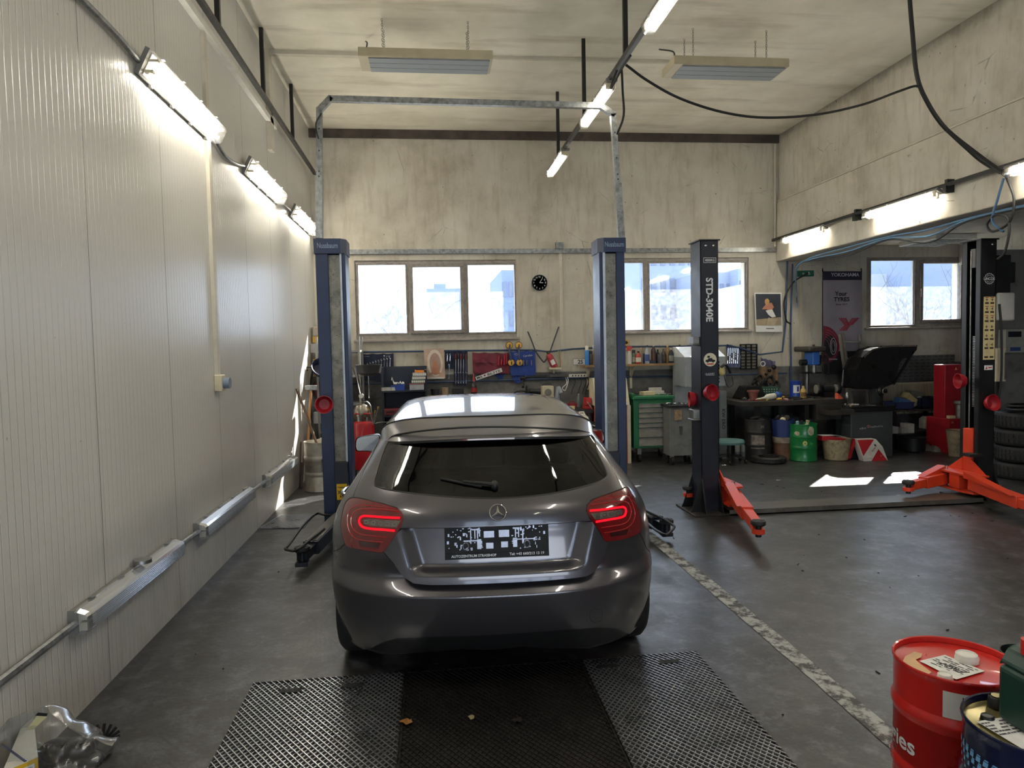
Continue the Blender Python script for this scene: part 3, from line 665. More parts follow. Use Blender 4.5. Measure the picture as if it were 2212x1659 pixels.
# ---------------------------------------------------------------- black lift on the right
t2 = thing('two_post_lift', 'black two post car lift with orange red swing arms and floor cross beam', 'car lift', (4.3, YP, 0))
def dark_post(s):
    xf0, xf1 = (2.71, 2.9) if s < 0 else (5.79, 5.97)
    y0, y1 = YP-.0, YP+.27; zt = 2.78; p = MB()
    if s < 0:
        p.box((xf0, y0, 0), (xf1, y0+.012, zt)).box((xf0, y1-.012, 0), (xf1, y1, zt)).box((xf0, y0, 0), (xf0+.012, y1, zt)).box((xf1-.012, y0, 0), (xf1, y0+.07, zt)).box((xf1-.012, y1-.07, 0), (xf1, y1, zt))
    else:
        p.box((xf0, y0, 0), (xf1, y0+.012, zt)).box((xf0, y1-.012, 0), (xf1, y1, zt)).box((xf1-.012, y0, 0), (xf1, y1, zt)).box((xf0, y0, 0), (xf0+.012, y0+.07, zt)).box((xf0, y1-.07, 0), (xf0+.012, y1, zt))
    post = build(p, 'post', M_BLUEB if s < 0 else M_BLKM, t2, bevel=.004)
    build(MB().prism([(xf0-.015, y0-.015, zt), (xf1+.015, y0-.015, zt), (xf1+.015, y1+.015, zt), (xf0-.015, y1+.015, zt)], (0, 0, .012)), 'post_cap', M_BLKM, t2)
    mb = MB()
    for x in ((xf0+.06, xf0+.14) if s < 0 else (xf1-.05,)): mb.ell((x, y0, zt-.05), (.014, .008, .014), 10)
    pieces(mb, 'bolt', M_CHROME, post)
    build(MB().box((xf0-.13, y0-.14, 0), (xf1+.13, y1+.14, .02)), 'base_plate', mat('base_plate_steel', (60, 56, 52), .5, .4, .2, 8, dirt=.4), t2, bevel=.003)
    g = MB()
    for x in (xf0+.006, xf1-.006): g.prism([(x-.006, y0, .02), (x-.006, y0-.13, .02), (x-.006, y0-.1, .06), (x-.006, y0, .36)], (.012, 0, 0))
    sx = xf0 if s < 0 else xf1
    for y in (y0+.006, y1-.006): g.prism([(sx, y-.006, .02), (sx-.12*(-s)*(1 if s < 0 else 1)*(1) if s < 0 else sx+.12, y-.006, .02), (sx-.1 if s < 0 else sx+.1, y-.006, .06), (sx, y-.006, .36)], (0, .012, 0))
    pieces(g, 'gusset', M_BLKM, t2)
    return post, xf0, xf1, y0, y1, zt
pL, a0, a1, yy0, yy1, ztp = dark_post(-1); pR, c0, c1, _, _, _ = dark_post(1)
MWT = mat('print_white', (214, 216, 218), .5)
cx = (a0+a1)/2
text('STD-3040E', (cx+.0, yy0-.001, (at(1530, 600, Y=YP).z+at(1530, 695, Y=YP).z)/2), (0, 0, -1), (1, 0, 0), .075, MWT, pL, at(1530, 600, Y=YP).z-at(1530, 695, Y=YP).z, bold=.03)
zk = at(1530, 562, Y=YP).z
text('4000KG', (cx+.005, yy0-.001, zk), (1, 0, 0), (0, 0, 1), .026, MWT, pL, .1, bold=.015)
f = MB()
for q in ((-.065, -.026, .065, -.022), (-.065, .022, .065, .026), (-.065, -.026, -.061, .026), (.061, -.026, .065, .026)): f.box((cx+.005+q[0], yy0-.0015, zk+q[1]), (cx+.005+q[2], yy0-.0003, zk+q[3]))
build(f, 'rating_frame', MWT, pL)
sc_ = at(1534, 777, Y=YP)
st = build(MB().cyl((sc_.x, yy0-.002, sc_.z), (sc_.x, yy0, sc_.z), .068, 32), 'sticker', mat('sticker_cream', (218, 210, 186), .6), pL, 'round cream sticker with a drawn car')
car_ = MB()
def flat(pts, y, mb=car_): mb.prism([(sc_.x+a*.06, y, sc_.z+b*.06) for a, b in pts], (0, -.001, 0))
flat([(-.85, -.35), (-.8, -.05), (-.45, .02), (-.3, .25), (.3, .28), (.45, .02), (.85, -.05), (.88, -.35)], yy0-.002)
car_.cyl((sc_.x-.028, yy0-.003, sc_.z-.02), (sc_.x-.028, yy0-.004, sc_.z-.02), .01, 12).cyl((sc_.x+.03, yy0-.003, sc_.z-.02), (sc_.x+.03, yy0-.004, sc_.z-.02), .01, 12).box((sc_.x-.03, yy0-.003, sc_.z+.02), (sc_.x-.005, yy0-.004, sc_.z+.04))
build(car_, 'drawn_car', MT, st)
build(MB().box((sc_.x-.035, yy0-.0035, sc_.z-.05), (sc_.x+.035, yy0-.002, sc_.z-.038)), 'red_band', C(190, 40, 34), st)
q = at(1534, 807, Y=YP); scribble((q.x, yy0-.001, q.z), (1, .0, .06), (-.06, 0, 1), .1, .022, MWT, pL, 11, 4)
build(MB().box((q.x-.045, yy0-.0012, q.z-.017), (q.x+.045, yy0-.0002, q.z-.014)), 'underline', MWT, pL)
for (px0, py0, px1, py1) in ((1487, 728, 1511, 743), (1490, 884, 1514, 904)):
    z0, z1 = at(1500, py1, Y=YP+.1).z, at(1500, py0, Y=YP+.1).z
    build(MB().box((a0-.07, yy0+.03, z0), (a0, yy0+.16, z1)).box((a0-.08, yy0+.02, z0-.012), (a0-.0, yy0+.17, z0)), 'cover_box', M_STEEL, t2, bevel=.005)
# LINCOS marks
lc = at(2137, 602, Y=YP); gr = MB(); pts = []
for i in range(64):
    r = .058 if (i//2) % 2 == 0 else .05; a = 2*PI*i/64
    if abs(math.sin(a)) > .32: pts.append(V((lc.x+r*math.cos(a), yy0-.0015, lc.z+r*math.sin(a))))
    elif pts:
        if len(pts) > 1: gr.tube(pts, .0022, 4)
        pts = []
if len(pts) > 1: gr.tube(pts, .0022, 4)
for s in (1, -1): gr.tube([(lc.x+.036*math.cos(a), yy0-.0015, lc.z+s*.036*math.sin(a)) for a in [PI*.22+PI*.56*i/12 for i in range(13)]], .0018, 4)
lg = build(gr, 'gear_logo', MWT, pR)
text('LINCOS', lc+V((0, -.001-YP+yy0, 0)), (1, 0, 0), (0, 0, 1), .03, MWT, pR, .125, bold=.015)
x0, x1, z0, z1 = prect(2124, 641, 2149, 777, YP)
chart = build(MB().box((x0, yy0-.002, z0), (x1, yy0, z1)), 'instruction_chart', mat('chart_cream', (206, 188, 140), .6), pR, 'tall cream chart of lifting instructions')
mb = MB(); mr = MB(); n = 7; ch_ = (z1-z0)/n
for i in range(n):
    for j in range(2):
        cx_ = x0+(x1-x0)*(.27+.46*j); zz = z1-ch_*(i+.38)
        mb.box((cx_-.021, yy0-.003, zz-ch_*.42), (cx_+.021, yy0-.002, zz-ch_*.22))
        if i < 6:
            mb.box((cx_-.012, yy0-.003, zz+.002), (cx_+.012, yy0-.002, zz+.01)); mb.box((cx_-.003+.004*(i % 3), yy0-.003, zz-.012), (cx_+.003+.004*(i % 3), yy0-.002, zz+.022))
        if i < 3: mr.box((cx_-.02, yy0-.003, zz+ch_*.27), (cx_+.02, yy0-.002, zz+ch_*.34))
build(mb, 'pictogram', mat('print_brown', (58, 44, 36), .6), chart); build(mr, 'red_header', C(160, 40, 34), chart)
x0, x1, z0, z1 = prect(2126, 789, 2144, 799, YP)
lb2 = build(MB().box((x0, yy0-.002, z0), (x1, yy0, z1)), 'sticker', M_PAPER, pR, 'small white sticker with red mark'); build(MB().prism([(x0+.01, yy0-.003, z0+.008), (x0+.035, yy0-.003, z0+.008), (x0+.03, yy0-.003, z1-.008)], (0, .001, 0)).box((x0+.045, yy0-.003, z0+.02), (x1-.01, yy0-.002, z0+.03)), 'red_mark', C(180, 44, 40), lb2)
# inside of the open channel: cable, screw chain, carriage
build(MB().tube([(c0+.02, yy0+.16, .7), (c0+.02, yy0+.16, 2.68)], .008, 6), 'lift_cable', M_STEEL, t2)
chn = MB()
for i in range(44):
    z = 1.0+i*.0175; chn.box((c0+.02, yy0+.085, z), (c0+.045, yy0+.125, z+.011))
build(chn, 'leaf_chain', M_STEEL, t2)
build(MB().box((c0+.02, yy0+.1, 2.5), (c0+.05, yy0+.17, 2.7)), 'pulley_cover', C(84, 82, 80), t2)
cz1 = at(2095, 925, Y=YP+.14).z
for s, xx in ((1, c0), (-1, a1)):
    cg = MB(); d_ = -.1 if s > 0 else .1
    xa, xb_ = (xx-.02, xx+.1) if s > 0 else (xx-.1, xx+.02)
    cg.box((xa, yy0+.07, .1), (xb_, yy0+.2, cz1 if s > 0 else .62))
    car = build(cg, 'carriage', M_ORANGE, t2, bevel=.006)
    xo = xa if s > 0 else xb_
    br = MB(); 
    for z in (.1, .28): br.prism([(xo, yy0-.18, z), (xo-s*.16, yy0-.16, z), (xo-s*.19, yy0-.05, z), (xo-s*.19, yy0+.3, z), (xo-s*.16, yy0+.42, z), (xo, yy0+.44, z)], (0, 0, .018))
    br.box((xo-s*.02, yy0+.05, .12), (xo-s*.16, yy0+.2, .28))
    for sy in (-1, 1): br.prism([(xo, yy0+.135+sy*.06, .298), (xo, yy0+.135+sy*.27, .298), (xo, yy0+.135+sy*.06, .44)], (-s*.012, 0, 0))
    build(br, 'bracket', M_ORANGE, car, bevel=.004)
    pn = MB()
    for y in (yy0-.06, yy0+.32): pn.cyl((xo-s*.1, y, .1), (xo-s*.1, y, .33), .02, 14)
    pieces(pn, 'pivot_pin', M_CHROME, car)
    # arms: one towards the viewer, one away
    if s > 0: tips = [at(2290, 1120, Z=.16), at(1962, 1044, Z=.2)]; rts = [V((xo-.1, yy0-.06, .2)), V((xo-.1, yy0+.32, .2))]
    else: tips = [at(1638, 1142, Z=.16), at(1487, 1056, Z=.2)]; rts = [V((xo+.1, yy0-.06, .2)), V((xo+.1, yy0+.32, .2))]
    for rt_, tip in zip(rts, tips):
        tip = V((tip.x, tip.y, .17)); d = (tip-rt_).normalized()
        am = MB().beam(rt_+d*.02, rt_.lerp(tip, .62), .11, .12).beam(rt_.lerp(tip, .5), tip-d*.03, .085, .09).cyl(tip-V((0, 0, .05)), tip-V((0, 0, .012)), .055, 18)
        am.prism([rt_+V((0, 0, .13)), rt_+V((0, 0, .06))+d*.0, rt_.lerp(tip, .6)+V((0, 0, .06)), rt_.lerp(tip, .52)+V((0, 0, .068))], d.cross(V((0, 0, 1)))*.09)
        ar = build(am, 'swing_arm', M_ORANGE, t2, bevel=.005); pad(ar, tip+V((0, 0, .02)), .062, .04)
    if s > 0:
        z = at(2088, 984, Y=YP).z
        build(MB().box((xo-.1, yy0-.03, z-.015), (xo+.05, yy0+.1, z+.015)), 'rubber_bumper', M_DARK, t2)
build(MB().box((a1+.05, YP-.14, 0), (c0-.05, YP+.16, .012)).box((a1+.05, YP-.14, 0), (c0-.05, YP-.13, .05)).box((a1+.05, YP+.15, 0), (c0-.05, YP+.16, .05)).box((a1+.05, YP-.14, .05), (c0-.05, YP+.16, .058)), 'floor_beam', mat('floor_beam_steel', (116, 112, 106), .35, .6, .2, 5, dirt=.3), t2)
# hydraulic unit on the outer side of the right post
pu = build(MB().box((c1, yy0+.02, 2.2), (c1+.19, yy0+.2, 2.62)).box((c1+.19, yy0+.06, 2.33), (c1+.28, yy0+.17, 2.55)), 'motor', M_BLKM, t2, bevel=.012)
build(MB().box((c1+.01, yy0+.02, 2.12), (c1+.2, yy0+.16, 2.2)), 'valve_block', M_STEEL, t2, bevel=.006)
x0, x1, z0, z1 = prect(2153, 622, 2187, 693, YP+.02)
build(MB().box((c1+.02, yy0+.0, z0), (x1+.02, yy0+.22, z1-.05)).box((c1+.02, yy0+.04, z1-.05), (x1-.03, yy0+.18, z1+.01)), 'oil_tank', mat('tank_plastic', (176, 174, 166), .5, 0, .05), t2, bevel=.02)
build(MB().tube(smooth([(c1+.03, yy0-.01, 2.1), (c1+.05, yy0-.02, 1.8), (c1+.06, yy0-.015, 1.3), (c1+.02, yy0+.0, 1.0)]), .012, 7), 'hose', M_DARK, t2)
# red bowls hung on the posts
M_REDB = mat('red_bowl_plastic', (160, 28, 40), .4, 0, .06, 6)
def bowl(label, px, py, r, nrm, Y):
    c = at(px, py, Y=Y); n = V(nrm).normalized(); mb = MB()
    mb.lathe([(r*.42, -.078), (r*.66, -.07), (r*.86, -.046), (r*.97, -.014), (r, .0), (r*1.04, .008), (r*.97, .008), (r*.92, -.014), (r*.8, -.042), (r*.58, -.062), (.001, -.068)], c, 28, n)
    one(mb, 'door_bumper_bowl', label, 'bowl', M_REDB, 'red plastic bowls hung on the lift posts')
bowl('red plastic bowl on the left blue post, open side showing', 700, 874, .083, (.12, -1, .03), YP-.09)
bowl('red plastic bowl facing out on the front of the post marked 4000KG', 1538, 848, .082, (.35, -.9, .12), YP-.08)
bowl('red bowl half hidden behind the left edge of the post marked 4000KG', 1490, 862, .08, (-1, .2, 0), YP+.2)
bowl('red plastic bowl facing out on the post with the gear logo', 2146, 870, .086, (.15, -1, .18), YP-.08)
bowl('red bowl on the inner side of the post with the gear logo', 2070, 823, .08, (-1, .15, 0), YP+.14)
bowl('red bowl half hidden behind the right blue post', 1296, 832, .07, (-1, .1, 0), YP+.15)
# ================================================================== the hatchback
def car_paint():
    t = NT('grey_metallic_paint'); p = t.obj()
    d = t.noise(p, 2.2, 5, .65)
    c = t.mix(t.mapr(d, .45, .8, 0, .5), (86, 84, 89), (78, 75, 76))
    b = t.bsdf(Base_Color=c, Metallic=.75, Roughness=t.mapr(d, .3, .75, .27, .33)); b.inputs['Coat Weight'].default_value = .9; b.inputs['Coat Roughness'].default_value = .06
    return t.m
M_PAINT = car_paint()
M_GAP = mat('panel_gap_black', (12, 12, 13), .7)
M_TRIM = mat('car_black_trim', (22, 22, 23), .45, 0, .12, 12)
def glass_tint(name, tint, base):
    t = NT(name); a = t.n('ShaderNodeBsdfTransparent', Color=tint); g = t.n('ShaderNodeBsdfGlossy', Color=(1, 1, 1, 1), Roughness=.03)
    f = t.n('ShaderNodeFresnel', IOR=1.5); x = t.n('ShaderNodeMixShader', Fac=t.math('ADD', f.outputs[0], base)); t.l(a.outputs[0], x.inputs[1]); t.l(g.outputs[0], x.inputs[2]); t.l(x.outputs[0], t.out.inputs[0]); return t.m
M_TINT = glass_tint('privacy_glass', (.10, .13, .135, 1), .0); M_SCREEN = glass_tint('windscreen_glass', (.62, .8, .78, 1), .0)
CO = V((.297, 3.40, 0)); CPSI = .038
cfx, cfy = V((math.cos(CPSI), -math.sin(CPSI), 0)), V((math.sin(CPSI), math.cos(CPSI), 0))
def cw(x, y, z): return CO+cfx*x+cfy*y+V((0, 0, z))
def cl(p): q = V(p)-CO; return V((q.dot(cfx), q.dot(cfy), q.z))
_tab = [(q.y, q.x) for q in smooth([(.14, .16, 0), (.115, .2, 0), (.055, .3, 0), (.018, .39, 0), (.0, .5, 0), (.0, .545, 0), (.016, .6, 0), (.034, .7, 0), (.05, .8, 0), (.062, .87, 0), (.082, .93, 0), (.125, .98, 0), (.18, 1.03, 0), (.29, 1.12, 0), (.45, 1.26, 0), (.53, 1.33, 0)], 8)]
_tab = [(a, b) for a, b in _tab]
WT = [(.16, .875), (.25, .895), (.35, .908), (.5, .915), (.7, .913), (.8, .9), (.86, .882), (.92, .85), (.98, .812), (1.05, .765), (1.12, .722), (1.2, .672), (1.27, .63), (1.4, .56)]
WT = [(q.x, q.y) for q in smooth([(a, b, 0) for a, b in WT], 6)]
def y0(z): return lerp([(q[0], q[1]) for q in _tab], z)
def cW(z): return lerp(WT, z)
LC = .74
def S(x, z, kind='b'):
    W = cW(z); s = min(abs(x)/W, .99995); n = 2.75
    y = y0(z)+LC*(1-(1-s**n)**(1/n))
    ax = abs(x)
    if kind == 't':
        xe = .345+(z-.63)*.3
        y += -.010+.052*(1-sstep(xe, xe+.1, ax))*sstep(.625, .675, z)*(1-sstep(.850, .859, z))
    elif kind == 'b':
        y += (.024+.026*(1-sstep(.42, .6, ax)))*max(0, min(1, (z-.532)/.066))*(1-sstep(.61, .74, z))
    elif kind == 'l': y -= .012
    return y
def hit(px, py, kind='b'):
    d = ray(px, py); o = cl(CAM); dl = V((d.dot(cfx), d.dot(cfy), d.z)); f = lambda t: (o.y+dl.y*t)-S(o.x+dl.x*t, o.z+dl.z*t, kind)
    t0 = (-.15-o.y)/dl.y; t1 = (1.6-o.y)/dl.y; a = t0
    for i in range(1, 161):
        b = t0+(t1-t0)*i/160
        x, z = o.x+dl.x*b, o.z+dl.z*b
        if f(b) >= 0 and abs(x) < cW(z)*1.0005: break
        a = b
    else:
        # the ray passes beside the body: take the nearest side point
        best = min((abs(abs(o.x+dl.x*t)-cW(o.z+dl.z*t)), t) for t in [t0+(t1-t0)*i/160 for i in range(60, 150)])[1]
        x, z = o.x+dl.x*best, o.z+dl.z*best
        return (math.copysign(cW(z)*.995, x), z)
    for _ in range(24):
        m_ = (a+b)/2
        if f(m_) >= 0: b = m_
        else: a = m_
    return (o.x+dl.x*b, o.z+dl.z*b)
KA = 1.8
def toa(x, z):
    s = min(abs(x)/cW(z), 1); return math.copysign(1-(1-s)**(1/KA), x)
def froma(a, z): return math.copysign((1-(1-min(abs(a), 1))**KA)*cW(z), a)
def pip(p, poly):
    c = False; x, y = p; j = len(poly)-1
    for i in range(len(poly)):
        (xi, yi), (xj, yj) = poly[i], poly[j]
        if (yi > y) != (yj > y) and x < (xj-xi)*(y-yi)/(yj-yi)+xi: c = not c
        j = i
    return c
def dens(poly, step, closed=True):
    out = []; n = len(poly)
    for i in range(n if closed else n-1):
        a, b = poly[i], poly[(i+1) % n]; k = max(1, int(math.hypot(b[0]-a[0], b[1]-a[1])/step))
        out += [(a[0]+(b[0]-a[0])*j/k, a[1]+(b[1]-a[1])*j/k) for j in range(k)]
    return out if closed else out+[poly[-1]]
def sm2(pts, n=5): return [(q.x, q.y) for q in smooth([(a, b, 0) for a, b in pts], n, True)]
# outlines read off the photograph, laid onto the rear surface
PX = {
 'lampL': [(745,1171),(737.5,1140),(739,1117),(745,1092),(752,1080),(763,1075),(783,1077),(826,1087),(858,1097),(869,1107),(871.5,1118),(866,1137),(848,1164),(831,1189),(822,1192),(792,1188),(757,1181)],
 'lampR': [(1343.5,1056),(1354,1053),(1366,1071),(1378,1101),(1383,1123),(1383,1140),(1379,1149),(1369,1156),(1343,1164),(1311,1168),(1304,1164),(1292,1142),(1273,1116),(1267,1102),(1268.5,1091),(1278,1080),(1300,1071)],
 'glass': [(809,1044),(820,1054),(859,1062),(964,1073.6),(1076,1077),(1184,1068),(1278,1047),(1308,1033),(1310,1020),(1290,978),(1272,935),(1180,925),(1065,922),(960,926),(862,938),(838,955),(820,1000)],
 'tail': [(872,1120),(868,1104),(858,1095),(826,1085),(783,1075),(764,1073),(790,1010),(815,962),(846,915),(1065,890),(1265,905),(1300,975),(1322,1010),(1340,1053),(1300,1069),(1277,1078),(1266,1090),(1265,1102),(1272,1118),(1291,1144),(1303,1166),(1313,1171),(1298,1207),(1280,1228),(1262,1238),(1230,1242),(1076,1252),(930,1256),(895,1252),(872,1238),(850,1212),(830,1191),(848,1166),(866,1139)],
 'diff': [(762,1411),(803,1399),(830,1386),(859,1378),(950,1375),(1053,1372),(1203,1361),(1290,1355),(1330,1357),(1349,1366),(1375,1378),(1378,1450),(760,1455)],
 'low': [(600,1391),(719,1393),(760,1407),(800,1415),(850,1413),(930,1409),(1000,1404),(1060,1406),(1130,1399),(1200,1402),(1310,1399),(1352,1388),(1402,1345),(1500,1330),(1500,1700),(600,1700)],
}
LOC = {}
for k, pp in PX.items():
    kk = {'tail': 't', 'glass': 't', 'lampL': 'l', 'lampR': 'l'}.get(k, 'b'); kk = 'b' if k in ('glass',) else kk
    if k in ('lampL', 'lampR', 'glass'): pp = sm2(pp, 3)
    if k == 'low': LOC[k] = [hit(a, b, 'b') if 705 < a < 1412 and b < 1420 else None for a, b in pp]; continue
    LOC[k] = [hit(a, b, 'b') for a, b in pp]
lowpts = [q for q in LOC['low'] if q]; lowpts.sort()
def zlow(x): return max(.15, lerp(lowpts, x))
ZT = 1.262
def ze(v): return ZT-.05*abs(v)**2.6
def A(poly): return [(toa(x, z)*.9, z) for x, z in poly]            # domain: (a*.9, z), about metric
polys = {k: A(v) for k, v in LOC.items() if k != 'low'}
botA = [(a/100, zlow(froma(a/100/.9, .3))) for a in range(-89, 90, 2)]
outer = [(-.8995, z/100) for z in range(126, 20, -2)]+botA+[(.8995, z/100) for z in range(22, 127, 2)]
loops = [dens(outer, .02)]+[dens(polys[k], .013) for k in ('lampL', 'lampR', 'glass', 'tail', 'diff')]
verts, edges = [], []
for lp in loops:
    n = len(verts); verts += [V((a, b)) for a, b in lp]; edges += [(n+i, n+(i+1) % len(lp)) for i in range(len(lp))]
for i in range(-59, 60):
    for j in range(0, 86):
        a = i*.015+(.0037 if j % 2 else 0); z = .162+j*.0128
        if abs(a) < .893: verts.append(V((a, z)))
        xx = froma((a+.0075)/.9, z)
        if abs(xx) < .53 and .6 < z < .88: verts += [V((a+.0075, z)), V((a, z+.0064)), V((a+.0075, z+.0064))]
    if abs(i*.015) < .89: verts += [V((i*.015+.002, .5318)), V((i*.015+.002, .5335))]
rv, re, rf, _, _, _ = geometry.delaunay_2d_cdt(verts, edges, [], 0, 1e-5)
opoly = loops[0]; cls = {}
order = [('lampL', 'l'), ('lampR', 'l'), ('glass', 'b'), ('tail', 't'), ('diff', 'b')]
pl = {k: dens(polys[k], .013) for k, _ in order}
for f in rf:
    c = ((rv[f[0]].x+rv[f[1]].x+rv[f[2]].x)/3, (rv[f[0]].y+rv[f[1]].y+rv[f[2]].y)/3)
    if not pip(c, opoly): continue
    x = froma(c[0]/.9, c[1])
    if c[1] > ze(x/cW(c[1]))+.002: continue
    if abs(x) > .62 and math.hypot(S(x, c[1])-.74, c[1]-.315) < .335: continue
    k = next((k for k, _ in order if pip(c, pl[k])), None)
    if k is None: k = 'bumper' if c[1] < lerp([(0, .76), (.62, .76), (.76, .70), (.9, .66)], abs(x)) else ('quarterL' if x < 0 else 'quarterR')
    cls.setdefault(k, []).append(f)
CB = cw(0, 2.1, 0)
car = thing('hatchback_car', 'grey metallic hatchback with red tail lamps standing between the blue lift posts', 'car', (CB.x, CB.y, 0))
def surf(a, z, kind, off=0):
    x = froma(a/.9, z); return cw(x, S(x, z, kind)-off, z)
def nrm(a, z, kind):
    a = max(-.888, min(.888, a)); h = .0015; dx = surf(a+h, z, kind)-surf(a-h, z, kind); dz = surf(a, z+h, kind)-surf(a, z-h, kind); return dx.cross(dz).normalized()
def region(keys, name, mat_, kind, parent, off=0, label=None):
    fs = [f for k in keys for f in cls.get(k, [])]; ids = sorted({i for f in fs for i in f}); ix = {v: i for i, v in enumerate(ids)}
    mb = MB(); mb.add([surf(rv[i].x, rv[i].y, kind, off) for i in ids], [tuple(ix[i] for i in f) for f in fs], 1)
    if fs:
        a, b, c = [mb.v[i] for i in mb.f[0]]
        if (b-a).cross(c-a).dot(cfy) > 0: mb.f = [list(reversed(f)) for f in mb.f]
    o = build(mb, name, mat_, parent, label, ang=180)
    o.data.normals_split_custom_set_from_vertices([nrm(rv[i].x, rv[i].y, kind) for i in ids])
    return o
def patch(px, name, mat_, parent, off, kind='l', label=None, smooth_=0, step=.012, raw=None):
    """a thin raised piece laid on the rear surface inside an outline"""
    pp = raw or [hit(a, b, 'b') for a, b in (sm2(px, smooth_) if smooth_ else px)]; lp = dens(A(pp), step); vs = [V(q) for q in lp]; n = len(vs)
    xs = [q[0] for q in lp]; zs = [q[1] for q in lp]; a = min(xs)
    while a < max(xs):
        z = min(zs)
        while z < max(zs):
            if pip((a, z), lp): vs.append(V((a, z)))
            z += step
        a += step
    v2, e2, f2, _, _, _ = geometry.delaunay_2d_cdt(vs, [(i, (i+1) % n) for i in range(n)], [], 1, 1e-6)
    mb = MB(); mb.add([surf(q.x, q.y, kind, off) for q in v2], [tuple(f) for f in f2], 1)
    if f2:
        p = [mb.v[i] for i in mb.f[0]]
        if (p[1]-p[0]).cross(p[2]-p[0]).dot(cfy) > 0: mb.f = [list(reversed(f)) for f in mb.f]
    o = build(mb, name, mat_, parent, label, ang=180); o.data.normals_split_custom_set_from_vertices([nrm(q.x, q.y, kind) for q in v2]); return o
def seam(pts, name, r, parent, kind='b', off=0, m_=M_GAP, closed=False):
    pp = dens(A(pts), .012, closed); return build(MB().tube([surf(a, z, kind, off) for a, z in pp], r, 6, closed), name, m_, parent)
body = region(['quarterR'], 'quarter_panel', M_PAINT, 'b', car); region(['quarterL'], 'quarter_panel', M_PAINT, 'b', car)
bumper = region(['bumper'], 'bumper', M_PAINT, 'b', car)
tail = region(['tail'], 'tailgate', M_PAINT, 't', car)
region(['diff'], 'diffuser', M_TRIM, 'b', bumper, -.012, 'black lower valance')
glass = region(['glass'], 'rear_window', M_TINT, 'b', tail, .002, 'dark tinted rear window')
seam(LOC['glass'], 'window_seal', .006, tail, 'b', -.001, M_TRIM, True)
tl = LOC['tail']
seam(tl[24:34], 'panel_gap', .008, tail, 'b', .0)
seam(tl[5:8], 'panel_gap', .0035, tail, 'b', .0); seam(tl[11:15], 'panel_gap', .0035, tail, 'b', .0)
